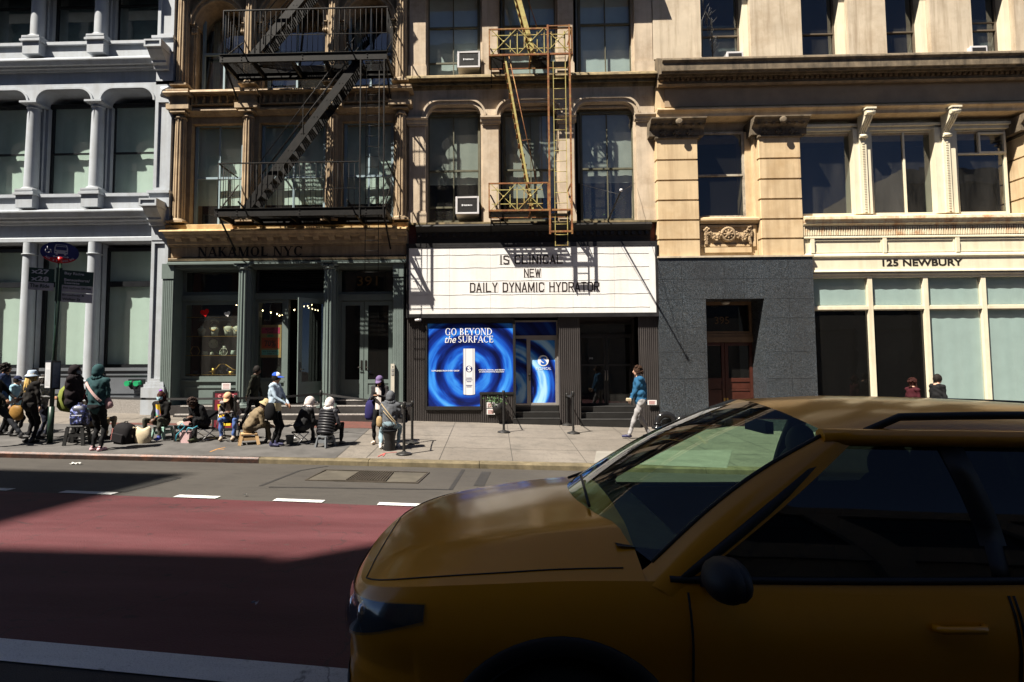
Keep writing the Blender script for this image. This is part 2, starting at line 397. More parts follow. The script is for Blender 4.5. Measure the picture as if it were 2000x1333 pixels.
def patch(name, mat, poly, dz=.008):
 mb = MB(); P = [ground_at(*p) for p in poly]
 n = 10                                             # bilinear grid over the four corners
 g = [[P[0].lerp(P[1], i / n).lerp(P[3].lerp(P[2], i / n), jj / 4) for i in range(n + 1)] for jj in range(5)]
 vs = [(v.x, v.y, zwalk(v.x, v.y) + dz) for r in g for v in r]
 mb.add(vs, [(a * (n + 1) + b, a * (n + 1) + b + 1, (a + 1) * (n + 1) + b + 1, (a + 1) * (n + 1) + b) for a in range(4) for b in range(n)])
 return struct(mb.build(name, mat))
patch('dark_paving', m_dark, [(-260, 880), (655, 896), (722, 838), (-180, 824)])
def brickmat(name, c1, c2, mortar, sc, plane='z'):
 k = NT(name); b = k.n('TexBrick'); tc = k.n('TexCoord'); mp = k.n('Mapping')
 if plane == 'y': mp.inputs['Rotation'].default_value = (R(90), 0, 0)
 k.l(tc.outputs['Object'], mp.inputs[0]); k.l(mp.outputs[0], b.inputs['Vector']); b.inputs['Scale'].default_value = sc
 b.inputs['Color1'].default_value = (*c1, 1); b.inputs['Color2'].default_value = (*c2, 1); b.inputs['Mortar'].default_value = (*mortar, 1)
 b.inputs['Mortar Size'].default_value = .015
 k.l(k.mix(k.math('MULTIPLY', k.noise(9, detail=5), .45), b.outputs['Color'], (.05, .03, .025)), k.b.inputs['Base Color'])
 k.b.inputs['Roughness'].default_value = .85; k.bump(b.outputs['Fac'], .4, .004); return k.m
patch('brick_paving', brickmat('red_brick_paving', (.15, .038, .026), (.10, .03, .02), (.06, .05, .045), 4.5), [(596, 836), (731, 838), (728, 821), (592, 819)], .012)
patch('brick_paving', brickmat('red_brick_strip', (.15, .038, .026), (.10, .03, .02), (.06, .05, .045), 4.5), [(200, 830), (470, 833), (480, 829), (205, 826.5)], .012)
patch('pale_slab', M('pale_slab_stone', (.22, .205, .18), .85, var=.12, stain=((.12, .11, .095), .5)), [(1160, 905), (1420, 915), (1430, 880), (1165, 882)], .008)
def kerb(name, mat, x0, x1, h=.0, y0=11.86, y1=12.12, bev=.018):
 mb = MB(); n = max(2, int((x1 - x0) / .5)); prof = [(y0 - .01, -9), (y0, -.03), (y0 + .03, 0), (y1, 0), (y1, -9)]
 for i in range(n + 1):
  x = lerp(x0, x1, i / n); t = zwalk(x, 12) + h + .006
  for (y, dz) in prof: mb.v.append((x, y, t + dz if dz > -5 else zroad(x, 12) - .25))
 m = len(prof)
 for i in range(n):
  for k in range(m - 1): mb.f.append([i * m + k, i * m + k + 1, (i + 1) * m + k + 1, (i + 1) * m + k]); mb.mi.append(0); mb.sm.append(False)
 mb.f += [list(range(m)), [n * m + k for k in range(m)]]; mb.mi += [0, 0]; mb.sm += [False, False]
 return struct(mb.build(name, mat))
_kx = ground_at(510, 893).x
m_kerb = M('kerb_stone', (.15, .12, .07), .85, var=.3, vs=4, bump=.35, bs=30, stain=((.05, .04, .022), .75, 3), streak=((.06, .05, .025), .5))
kx = _kx
while kx < 24: kerb('kerb', m_kerb, kx + .006, kx + 2.3, random.uniform(-.004, .004)); kx += 2.306
kerb('kerb', M('rusty_steel_kerb', (.045, .03, .026), .45, var=.35, vs=6, metal=.5, bump=.15, stain=((.16, .06, .03), .7, 4)), -26, _kx - .006)
s_ = MB()
for i in range(40):
 x0, x1 = lerp(-26, _kx - .01, i / 40), lerp(-26, _kx - .01, (i + 1) / 40)
 s_.quad(*[(x, y, zwalk(x, 12) + z) for x, y, z in ((x0, 11.866, -.012), (x1, 11.866, -.012), (x1, 11.91, .011), (x0, 11.91, .011))])
struct(s_.build('kerb_steel_edge', M('worn_steel', (.34, .31, .30), .4, var=.3, vs=8, metal=.5, stain=((.2, .1, .07), .6, 5))))
# road patches, tar seams, storm drain
tar = M('road_tar', (.024, .022, .021), .8, var=.3, bump=.2)
def seam(pts, wd):
 mb = MB()
 for (a, b) in zip(pts, pts[1:]):
  p, q = road_at(*a), road_at(*b); d = q - p; s = Vector((-d.y, d.x, 0)).normalized() * wd / 2; n = 8
  for i in range(n):
   u, v = p + d * (i / n), p + d * ((i + 1) / n)
   mb.quad(*[(c.x, c.y, zroad(c.x, c.y) + .005) for c in (u - s, v - s, v + s, u + s)])
 return struct(mb.build('tar_seam', tar))
seam([(245, 930), (350, 934), (238, 962), (95, 960)], .10)
seam([(508, 950), (585, 920), (640, 911)], .06); seam([(525, 952), (880, 957), (905, 918)], .07); seam([(330, 933), (250, 946)], .25); seam([(935, 950), (950, 922)], .18)
def rpatch(name, mat, poly, dz=.006):
 mb = MB(); P = [road_at(*p) for p in poly]; n = 6
 g = [[P[0].lerp(P[1], i / n).lerp(P[3].lerp(P[2], i / n), jj / 4) for i in range(n + 1)] for jj in range(5)]
 mb.add([(v.x, v.y, zroad(v.x, v.y) + dz) for r in g for v in r], [(a * (n + 1) + b, a * (n + 1) + b + 1, (a + 1) * (n + 1) + b + 1, (a + 1) * (n + 1) + b) for a in range(4) for b in range(n)])
 return mb, P
rpatch_m, _ = rpatch('x', None, [(240, 961), (95, 959), (250, 930.5), (345, 934)]); struct(rpatch_m.build('road_patch', M('asphalt_patch', (.042, .04, .036), .85, var=.2, bump=.3, bs=120)))
drain = thing('storm_drain', 'square iron storm drain grate flanked by two concrete pads in the parking lane', 'drain', road_at(716, 932))
cm = M('drain_concrete', (.078, .068, .052), .85, var=.25, stain=((.05, .042, .033), .6, 2))
for q in ([(600, 938), (676, 939), (702, 922), (638, 920)], [(754, 942), (812, 943), (834, 925), (770, 924)]):
 mb, _ = rpatch('pad', cm, q, .008); mb.build('concrete_pad', cm, drain)
mb, P = rpatch('pit', None, [(677, 939.5), (752, 942), (768, 924), (704, 922)], .006); mb.build('pit', M('pit_black', (.008, .008, .008), .9), drain)
gr = MB()
for i in range(15):
 a, b = P[0].lerp(P[1], i / 14), P[3].lerp(P[2], i / 14); gr.bar(a + Vector((0, 0, .018)), b + Vector((0, 0, .018)), .022, .02)
for i in range(9):
 a, b = P[0].lerp(P[3], i / 8), P[1].lerp(P[2], i / 8); gr.bar(a + Vector((0, 0, .016)), b + Vector((0, 0, .016)), .016, .018)
gr.build('grate', M('cast_iron', (.09, .075, .06), .55, var=.3, metal=.6, bump=.2), drain)
rm = MB(); P4 = [road_at(597, 939), road_at(815, 945), road_at(838, 924), road_at(636, 919)]
for a, b in zip(P4, P4[1:] + P4[:1]): rm.bar(a + Vector((0, 0, .008)), b + Vector((0, 0, .008)), .03, .016)
rm.build('rim', M('cast_iron', (.09, .075, .06), .55), drain)
# ------------------------------------------------------------------ facade materials
m_gl = glass('window_glass'); m_glr = glass('reflective_glass', (.55, .66, .66), 2.3); m_gld = glass('dark_glass', (.30, .33, .33), 1.55, .015)
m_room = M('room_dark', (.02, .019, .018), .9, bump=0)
m_blind = M('mint_blind', (.70, .80, .74), .8, var=.04, bump=.05)
m_bluebl = M('pale_blue_blind', (.58, .68, .68), .8, var=.05, bump=.05)
m_grey = M('grey_paint', (.40, .43, .465), .55, var=.08, vs=2.5, bump=.18, bs=30, stain=((.33, .33, .32), .4, 2.5), streak=((.26, .26, .25), .4))
m_greyd = M('slate_paint', (.12, .13, .145), .45, var=.08, bump=.08)
m_blackf = M('black_frame_paint', (.012, .013, .015), .35, bump=.05)
m_tan = M('tan_cast_iron', (.42, .31, .19), .7, var=.2, vs=2.5, bump=.25, bs=35, stain=((.15, .095, .055), .6, 2.2), streak=((.12, .085, .055), .6))
m_tanl = M('ochre_ledge', (.50, .36, .17), .75, var=.2, vs=5, bump=.25, stain=((.40, .17, .05), .8, 3), streak=((.35, .14, .04), .6))
m_green = M('grey_green_paint', (.135, .17, .158), .5, var=.07, bump=.08, streak=((.13, .15, .14), .4))
m_bluef = M('blue_grey_frame', (.27, .36, .40), .5, var=.08, bump=.06)
m_beige = M('beige_stone', (.54, .44, .325), .85, var=.14, vs=1.8, bump=.3, bs=50, stain=((.30, .21, .13), .6, 1.5), streak=((.22, .16, .10), .45))
m_beiged = M('weathered_ledge', (.25, .19, .10), .85, var=.3, vs=5, bump=.35, bs=25, stain=((.06, .05, .035), .85, 3), streak=((.05, .04, .03), .6))
m_black = M('black_paint', (.016, .015, .014), .5, var=.2, bump=.1)
m_lime = M('warm_limestone', (.60, .45, .27), .85, var=.13, vs=1.3, bump=.25, bs=55, stain=((.40, .25, .11), .6, .9), streak=((.30, .19, .10), .5))
m_limeu = M('pale_limestone', (.56, .47, .35), .85, var=.12, vs=1.2, bump=.2, bs=55, stain=((.30, .21, .12), .55, .8), streak=((.24, .17, .10), .6))
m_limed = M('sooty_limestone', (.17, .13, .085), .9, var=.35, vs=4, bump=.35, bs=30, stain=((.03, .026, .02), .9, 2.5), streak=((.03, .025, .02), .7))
m_cream = M('cream_paint', (.74, .67, .50), .55, var=.06, vs=3, bump=.1, streak=((.42, .33, .2), .35))
m_creamr = M('rust_stained_cream', (.72, .64, .45), .6, var=.1, bump=.15, stain=((.42, .16, .04), .95, 2.6), streak=((.45, .17, .04), .6))
m_brick = brickmat('red_wall_brick', (.28, .08, .055), (.2, .06, .045), (.10, .07, .055), 4.2, 'y')
def granite():
 k = NT('blue_black_granite')
 v = k.n('TexVoronoi'); v.inputs['Scale'].default_value = 60; k.l(k.coords(), v.inputs['Vector'])
 v2 = k.n('TexVoronoi'); v2.inputs['Scale'].default_value = 130; k.l(k.coords(), v2.inputs['Vector'])
 sp = k.n('SeparateColor'); k.l(v.outputs['Color'], sp.inputs[0]); sn = k.n('VectorMath', operation='SNAP'); sn.inputs[1].default_value = (.62, 5, .71); k.l(k.coords(), sn.inputs[0]); wn = k.n('TexWhiteNoise'); k.l(sn.outputs[0], wn.inputs['Vector']); sp2 = k.n('SeparateColor'); k.l(v2.outputs['Color'], sp2.inputs[0])
 c = k.ramp(sp.outputs[0], [(.0, (.012, .016, .019)), (.45, (.022, .028, .033)), (.75, (.036, .045, .052)), (.92, (.075, .09, .105)), (1, (.13, .15, .17))])
 c = k.mix(k.ramp(sp2.outputs[1], [(.9, (0, 0, 0)), (.93, (.8, .8, .8))]), c, (.20, .23, .27))
 c = k.mix(k.ramp(sp2.outputs[2], [(.93, (0, 0, 0)), (.96, (.7, .7, .7))]), c, (.16, .12, .07))
 c = k.mix(k.ramp(k.noise(.7, detail=5), [(.35, (0, 0, 0)), (.7, (.45, .45, .45))]), c, (.035, .032, .03))
 c = k.mix(k.math('MULTIPLY', wn.outputs['Value'], .28), c, (.02, .022, .025))
 k.l(c, k.b.inputs['Base Color']); k.l(k.ramp(sp.outputs[1], [(0, (.22, .22, .22)), (1, (.5, .5, .5))]), k.b.inputs['Roughness']); k.b.inputs['Specular IOR Level'].default_value = .5
 return k.m
m_gran = granite()
m_redwood = M('red_brown_wood', (.055, .016, .010), .4, var=.3, vs=2, bump=.1, coat=.3)

# ------------------------------------------------------------------ facade helpers
def window(b, x0, x1, z0, z1, y, fm, fw=.08, rails=(), mulls=(), rw=.05, mw=.05, gm=None, blind=None, bm=None, dep=.09, name='window', bdist=.14, tilt=0):
 """glazed window: frame mesh (part of b) with its pane and blind as sub-parts"""
 f = MB(); f.frame(x0, x1, z0, z1, fw, y, y + dep)
 for i, r in enumerate(rails):
  o = -.012 if i == 0 else .01
  f.box(x0 + fw, x1 - fw, y + o, y + dep * .7, r - rw / 2, r + rw / 2)
 cuts = [z0 + fw] + [v for r in sorted(rails) for v in (r - rw / 2, r + rw / 2)] + [z1 - fw]
 for m in mulls:
  for a, c in zip(cuts[::2], cuts[1::2]): f.box(m - mw / 2, m + mw / 2, y + .006, y + dep * .6, a, c)
 o = f.build(name, fm, b)
 p = MB(); p.quad((x0 + fw * .6, y + dep * .5, z0 + fw * .6), (x1 - fw * .6, y + dep * .5, z0 + fw * .6), (x1 - fw * .6, y + dep * .5 + tilt, z1 - fw * .6), (x0 + fw * .6, y + dep * .5 + tilt, z1 - fw * .6))
 p.build('pane', gm or m_gl, o)
 if blind:
  for (za, zb) in ([blind] if isinstance(blind[0], (int, float)) else blind):
   q = MB(); n = 12; yy = y + dep + bdist
   xs = [lerp(x0 - .05, x1 + .05, i / n) for i in range(n + 1)]
   q.add([(x, yy + .006 * math.sin(i * 2.1 + x0), z) for z in (za, zb) for i, x in enumerate(xs)], [(i, i + 1, i + n + 2, i + n + 1) for i in range(n)], True)
   q.build('blind', bm or m_blind, o)
 return o
def head(mb, x0, x1, zt, a, b, zs, r, y0, y1, n=8):
 """wall panel x0..x1, zs..zt with an opening a..b whose top corners are arcs of radius r springing at zs"""
 pts = [(a + r - r * math.cos(R(90 * i / n)), zs + r * math.sin(R(90 * i / n))) for i in range(n + 1)]
 pts += [(b - r + r * math.sin(R(90 * i / n)), zs + r * math.cos(R(90 * i / n))) for i in range(n + 1)]
 if x0 < a: mb.box(x0, a, y0, y1, zs, zt)
 if x1 > b: mb.box(b, x1, y0, y1, zs, zt)
 for (p, q) in zip(pts, pts[1:]):
  if abs(p[0] - q[0]) < 1e-6 and abs(p[1] - q[1]) < 1e-6: continue
  mb.quad((p[0], y0, p[1]), (q[0], y0, q[1]), (q[0], y0, zt), (p[0], y0, zt))
  mb.add([(p[0], y0, p[1]), (q[0], y0, q[1]), (q[0], y1, q[1]), (p[0], y1, p[1])], [(0, 1, 2, 3)], True)
def archmould(mb, a, b, zs, r, y0, y1, t, n=8, off=0):
 """raised band following the head of the opening"""
 def path(o):
  rr = r + o
  return [(a - o + rr - rr * math.cos(R(90 * i / n)), zs + rr * math.sin(R(90 * i / n))) for i in range(n + 1)] + [(b + o - rr + rr * math.sin(R(90 * i / n)), zs + rr * math.cos(R(90 * i / n))) for i in range(n + 1)]
 P, Q = path(off), path(off + t)
 for i in range(len(P) - 1):
  (p, p2), (q, q2) = (P[i], P[i + 1]), (Q[i], Q[i + 1])
  mb.quad((p[0], y0, p[1]), (p2[0], y0, p2[1]), (q2[0], y0, q2[1]), (q[0], y0, q[1]))
  mb.add([(q[0], y0, q[1]), (q2[0], y0, q2[1]), (q2[0], y1, q2[1]), (q[0], y1, q[1])], [(0, 1, 2, 3)], True)
  mb.add([(p[0], y0, p[1]), (p2[0], y0, p2[1]), (p2[0], y1, p2[1]), (p[0], y1, p[1])], [(0, 1, 2, 3)], True)
 for i in (0, -1): mb.quad((P[i][0], y0, P[i][1]), (Q[i][0], y0, Q[i][1]), (Q[i][0], y1, Q[i][1]), (P[i][0], y1, P[i][1]))
def column(b, mat, cx, cy, r, z0, z1, flutes=0, cap='simple', base=True, name='column'):
 mb = MB(); hb = .14 if base else .02; hc = .2
 if base:
  mb.box(cx - r * 1.45, cx + r * 1.45, cy - r * 1.45, cy + r * 1.45, z0, z0 + .06)
  mb.lathe((cx, cy, z0), [(r * 1.4, .06), (r * 1.42, .085), (r * 1.25, .11), (r * 1.15, .12), (r * 1.2, .135), (r * 1.02, .15)], 24)
 zb = z0 + (.15 if base else 0); zt = z1 - (.2 if cap != 'none' else 0)
 n = 5; mb.lathe((cx, cy, 0), [(r * (1 - .13 * (i / n) ** 1.5), lerp(zb, zt, i / n)) for i in range(n + 1)], 28, flutes, .16)
 rt = r * .87
 if cap == 'simple':
  mb.lathe((cx, cy, zt), [(rt, 0), (rt * 1.18, .015), (rt * 1.18, .035), (rt * 1.02, .045), (rt * 1.05, .10), (rt * 1.5, .14)], 24)
  mb.box(cx - rt * 1.6, cx + rt * 1.6, cy - rt * 1.6, cy + rt * 1.6, zt + .14, z1)
 elif cap == 'bell':
  mb.lathe((cx, cy, zt), [(rt, 0), (rt * 1.2, .02), (rt * 1.2, .04), (rt * 1.0, .05), (rt * .95, .12), (rt * .6, .17)], 24)
  mb.box(cx - rt * 1.5, cx + rt * 1.5, cy - rt * 1.5, cy + rt * 1.5, zt + .165, z1)
 elif cap == 'scroll':
  mb.lathe((cx, cy, zt), [(rt, 0), (rt * 1.22, .02), (rt * 1.22, .045), (rt * 1.02, .055), (rt * .9, .15), (rt * 1.2, .2)], 24)
  for sx in (-1, 1):
   mb.tube([(cx + sx * rt * 1.15, cy - rt * 1.35, zt + .15), (cx + sx * rt * 1.15, cy + rt * 1.2, zt + .15)], .055, 10)
   for kk in range(3): mb.ell((cx + sx * rt * (.3 + .3 * kk), cy - rt * 1.1, zt + .1), .04, .03, .06, 8, 6)
  mb.box(cx - rt * 1.5, cx + rt * 1.5, cy - rt * 1.5, cy + rt * 1.5, zt + .175, z1)
 return mb.build(name, mat, b)
def shell(b, x0, x1, ztop, y0=18.35, y1=24, floors=(), mat=None, front=True):
 """side walls, back, roof and floor slabs that make the rooms behind the windows"""
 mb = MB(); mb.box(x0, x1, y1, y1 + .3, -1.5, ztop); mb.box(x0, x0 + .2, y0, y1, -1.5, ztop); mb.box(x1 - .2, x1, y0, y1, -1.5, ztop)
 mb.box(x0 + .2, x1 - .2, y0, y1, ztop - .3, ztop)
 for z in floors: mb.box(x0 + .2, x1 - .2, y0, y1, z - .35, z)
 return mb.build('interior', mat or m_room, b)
def panel(mb, x0, x1, z0, z1, y, t=.06, d=.035, back=.3):
 """flat panel with a sunk field"""
 mb.frame(x0, x1, z0, z1, t, y, y + back); mb.box(x0 + t, x1 - t, y + d, y + back - .01, z0 + t, z1 - t)

# ================================================================== 1  grey cast-iron building
b1 = thing('grey_building', 'pale grey cast-iron building with round columns and mint window blinds', 'building', (X(60), YF, 0))
cA, cB = X(68, 252, 17.45), X(193, 252, 17.45); sp = cB - cA
xr0, xr1 = X(305, 290, 17.3), X(337.5, 300, 17.3); xl = cA - 2.6 * sp
cols = [cA - 2 * sp, cA - sp, cA, cB]; edges = cols + [xr0 + .02]
CY[0] = 17.42
def Zb(y): return Z(y, 150, 17.42)
wl = MB(); wd = MB(); zt1 = 14.6
wl.box(xl, xr0, 17.42, 18.3, Zb(808) - 1, Zb(782))                                # plinth goes on as its own part below
mb = MB()
mb.box(xl - .02, xr0, 17.36, 17.42, Zb(808) - 1.2, Zb(780)); mb.build('plinth', M('plinth_granite', (.28, .26, .24), .8, var=.25, vs=30, bump=.3), b1)
mb = MB()
for a, c in zip(edges, edges[1:]):                                               # dark panelled base under each shop window
 mb.box(a, c, 17.62, 18.3, Zb(782), Zb(725)); panel(mb, a + .2, c - .2, Zb(770), Zb(731), 17.575, .05, .03, .045)
 mb.box(a, c, 17.54, 17.62, Zb(725), Zb(719)); mb.box(a, c, 17.52, 17.62, Zb(781), Zb(774))
mb.build('base_panels', m_greyd, b1)
for c in cols:
 wl.box(c - .15, c + .15, 17.64, 18.3, Zb(782), Zb(474)); column(b1, m_grey, c, 17.47, .205, Zb(783), Zb(474), 0, 'none', False)
 rg = MB(); rg.lathe((c, 17.47, Zb(497)), [(.18, -.02), (.22, -.015), (.22, .015), (.18, .02)], 24); rg.lathe((c, 17.47, Zb(745)), [(.2, -.03), (.235, -.02), (.235, .02), (.2, .03)], 24); rg.build('column_ring', m_grey, b1)
for a, c in zip(edges, edges[1:]):
 mx = (a + c) / 2
 window(b1, mx - .9, mx + .9, Zb(719), Zb(480), 17.84, m_blackf, .11, [Z(556, 150, 17.84)], rw=.17, bdist=.05, blind=(Zb(735), Zb(480)), name='shop_window')
def storey_grey(zs0, dz):
 """one upper storey: everything between its cornice and the next; dz lifts it above the second floor"""
 z = lambda y: Zb(y) + dz
 wl.corn(xl, xr0 - .08, 18.2, [(17.33, z(472)), (17.33, z(465)), (17.40, z(463)), (17.40, z(440)), (17.34, z(438)), (17.32, z(434)), (17.24, z(431)), (17.23, z(427)), (17.14, z(424)), (17.09, z(416)), (17.06, z(413.5)), (17.06, z(411)), (17.3, z(409))][::-1])
 wl.box(xl, xr0, 17.42, 18.28, z(409), z(386)); wl.box(xl, xr0, 17.34, 18.26, z(386), z(380))
 for c in cols:
  pd = MB(); pd.box(c - .27, c + .27, 17.14, 17.5, z(409), z(385)); pd.box(c - .33, c + .33, 17.08, 17.5, z(385), z(381)); pd.box(c - .3, c + .3, 17.12, 17.5, z(381), z(377)); pd.build('pedestal', m_grey, b1)
  wl.box(c - .14, c + .14, 17.62, 18.3, z(380), z(203)); column(b1, m_grey, c, 17.4, .2, z(377), z(203), 0, 'simple')
 for a, c in zip(edges, edges[1:]):
  head(wl, a - (.15 if a == edges[0] else 0), c, z(168), a + .15, c - .15, z(203), Zb(179) - Zb(203), 17.3, 18.3)
  am = MB(); archmould(am, a + .15, c - .15, z(203), Zb(179) - Zb(203), 17.25, 17.32, .06); am.build('arch_moulding', m_grey, b1)
  mx = (a + c) / 2; window(b1, mx - .87, mx + .87, z(382), z(192), 17.84, m_blackf, .12, [Z(301, 150, 17.84) + dz], bdist=.05, blind=(z(384), z(190)) if dz == 0 else (z(384) - 0, z(190)), bm=m_blind if dz == 0 else M('grey_roller_blind', (.30, .34, .35), .8, bump=.05), gm=m_gl if dz == 0 else m_glr)
  wl.box(a + .1, a + .24, 17.7, 18.28, z(380), z(203)); wl.box(c - .24, c - .1, 17.7, 18.28, z(380), z(203))
storey_grey(0, 0); DZ = Zb(114) - Zb(411); storey_grey(0, DZ)
wl.corn(xl, xr0 - .08, 18.2, [(17.3, zt1), (16.86, zt1 - .03), (16.9, zt1 - .3), (17.3, zt1 - .5), (17.33, Zb(168) + DZ)])
wl.build('wall', m_grey, b1)
pl = MB()
for (za, zb_) in ((Zb(800) - 1.5, Zb(757)), ): pl.box(xr0 - .16, xr1 + .02, 17.14, 18.3, za, zb_); pl.box(xr0 - .1, xr1 - .02, 17.18, 18.3, zb_, zb_ + .1); pl.box(xr0 - .06, xr1 - .04, 17.21, 18.3, zb_ + .1, zb_ + .17)
panel(pl, xr0 - .02, xr1 - .03, Zb(757) + .17, Zb(474), 17.24, .1, .06, .9)
for dz in (0, DZ):
 z = lambda y: Zb(y) + dz
 pl.box(xr0 - .02, xr1 - .02, 17.22, 18.3, z(474), z(411)); pl.box(xr0 - .1, xr1 - .0, 17.16, 18.3, z(411), z(385)); pl.box(xr0 - .14, xr1 + .02, 17.1, 18.3, z(385), z(380))
 panel(pl, xr0 - .02, xr1 - .03, z(379), z(203), 17.22, .1, .06, .9); pl.box(xr0 - .02, xr1 - .02, 17.22, 18.3, z(203), z(168))
 pl.prism([((xr0 + xr1) / 2 + s_ * .14 * c_, z(188) + .14 * d_) for s_, c_, d_ in ((-1, 1, -1), (1, 1, -1), (1, 1, 1), (-1, 1, 1))], 17.2, 17.24)
 pl.add([((xr0 + xr1) / 2 - .14, 17.2, z(188) - .14), ((xr0 + xr1) / 2 + .14, 17.2, z(188) - .14), ((xr0 + xr1) / 2 + .14, 17.2, z(188) + .14), ((xr0 + xr1) / 2 - .14, 17.2, z(188) + .14), ((xr0 + xr1) / 2, 17.1, z(188))], [(0, 1, 4), (1, 2, 4), (2, 3, 4), (3, 0, 4)])
pl.box(xr0 - .02, xr1 - .02, 17.22, 18.3, Zb(168) + DZ, zt1); pl.build('corner_pilaster', m_grey, b1)
for dz in (0, DZ):
 z = lambda y: Zb(y) + dz; bk = MB()
 bk.prism([(17.22, z(447)), (17.1, z(447)), (17.08, z(441)), (16.98, z(438)), (16.98, z(434)), (16.86, z(428)), (16.74, z(420)), (16.72, z(417)), (17.22, z(417))], xr0 - .03, xr1 - .12, 'x')
 panel(bk, xr0 - .1, xr1 - .1, z(417), z(403), 16.66, .05, .04, .56); bk.build('bracket', m_grey, b1)
shell(b1, xl, xr1, zt1 - .1, floors=(Zb(430), Zb(430) + DZ))

# ================================================================== 2  tan building with the jewellery shop
b2 = thing('tan_building', 'tan building with fluted columns over the grey-green jewellery shopfront', 'building', (X(565), YF, 0))
CY[0] = 17.45
def Zc(y): return Z(y, 565, 17.45)
x0, x1 = xr1 + .012, X(797, 480) - .02; zt2 = 14.4
cx = [X(351, 330, 17.35), X(484, 330, 17.35), X(648, 330, 17.35), X(783, 330, 17.35)]
wl = MB(); lg = MB()
# shop cornice
lg.corn(x0 - .12, x1 + .06, 18.2, [(17.32, Zc(436.5)), (17.18, Zc(437)), (17.18, Zc(446)), (16.86, Zc(447)), (16.84, Zc(449.5)), (17.1, Zc(449.6))])
lg.build('shop_ledge', m_tanl, b2)
cn = MB(); cn.corn(x0 - .04, x1 + .04, 18.2, [(16.88, Zc(449.6)), (16.9, Zc(452)), (17.0, Zc(456)), (17.02, Zc(460)), (17.16, Zc(464)), (17.18, Zc(475)), (17.24, Zc(477)), (17.24, Zc(480))])
cn.box(x0, x1, 17.3, 18.2, Zc(503), Zc(480)); cn.corn(x0, x1, 18.2, [(17.2, Zc(503)), (17.18, Zc(504)), (17.2, Zc(508)), (17.3, Zc(509))])
for i in range(15):
 xx = lerp(x0 + .35, x1 - .35, i / 14); cn.prism([(17.2, Zc(474)), (17.1, Zc(473)), (17.05, Zc(469)), (17.03, Zc(465)), (17.2, Zc(465))], xx - .1, xx + .1, 'x')
cn.build('shop_cornice', m_tan, b2)
serif_text('NAKAMOL NYC', M('black_sign_paint', (.010, .009, .008), .5), b2, (X(387, 493, 17.3), 17.3, Zc(502)), (1, 0, 0), (0, 0, 1), Zc(483.5) - Zc(502), X(591, 493, 17.3) - X(387, 493, 17.3), W=.24, w=.09, depth=.015)
# upper floors
def storey_tan(dz, arch):
 z = lambda y: Zc(y) + dz
 for i, c in enumerate(cx):
  pw = .26; wl.box(c - pw, c + pw, 17.52, 18.3, z(437), z(223)); column(b2, m_tan, c, 17.36, .185, z(437), z(222), 12, 'bell')
  j_ = MB(); j_.box(c - .36, c + .36, 17.1, 17.6, z(218), z(208)); j_.box(c - .27, c + .27, 17.16, 17.6, z(208), z(184)); j_.box(c - .36, c + .36, 17.06, 17.6, z(184), z(181)); j_.corn(c - .4, c + .4, 17.6, [(16.98, z(173.5)), (16.96, z(176)), (17.08, z(181))]); j_.build('column_block', m_tan, b2)
 for a, c in zip(cx, cx[1:]):
  wa, wc = a + .26, c - .26
  if not arch:
   wl.box(wa, wc, 17.55, 18.3, z(237), z(208)); z0w, z1w = z(437.5), z(233)
   window(b2, wa + .03, wc - .03, z0w, z1w, 17.72, m_bluef, .09, [Zc(341)], [(wa + wc) / 2], .07, .06, blind=((Zc(392), z(230)), ), name='window')
  else:
   r = (wc - wa) / 2 - .06; zsp = Zc(45); rz = r
   head(wl, wa, wc, zsp + r + .5, wa + .06, wc - .06, zsp, r, 17.5, 18.3, 10)
   am = MB(); archmould(am, wa + .06, wc - .06, zsp, r, 17.4, 17.52, .13, 10); archmould(am, wa + .06, wc - .06, zsp, r, 17.34, 17.5, .05, 10, .1); am.build('arch_moulding', m_tan, b2)
   for sx in (wa + .02, wc - .02):
    sh = MB(); sh.lathe((sx, 17.62, z(437)), [(.075, 0), (.075, .05), (.055, .08), (.055, zsp - z(437) - .35), (.07, zsp - z(437) - .33), (.06, zsp - z(437) - .3), (.1, zsp - z(437) - .05)], 12)
    sh.box(sx - .13, sx + .13, 17.46, 17.75, zsp - .06, zsp); [sh.ell((sx + ox, 17.5, zsp - .12 - .1 * k_), .045, .04, .07, 8, 6) for ox in (-.07, .0, .07) for k_ in (0, 1)]; sh.build('colonnette', m_tan, b2)
   window(b2, wa + .1, wc - .1, z(437.5), zsp + r + .1, 17.88, m_bluef, .08, [Zc(89)], [(wa + wc) / 2], .07, .06, gm=m_glr, name='window', tilt=.3)  # panes lean back, an invented tilt shaped to mirror more sky
   for xx in (wa + .15, wc - .35):
    cu = MB(); n = 10; cu.add([(xx + .03 * k_, 18.5 + .04 * math.sin(k_ * 2), zz) for zz in (z(437), zsp + r) for k_ in range(n)], [(k_, k_ + 1, k_ + n + 1, k_ + n) for k_ in range(n - 1)], True)
    cu.build('curtain', M('pale_curtain', (.55, .6, .52), .9), b2)
storey_tan(0, False)
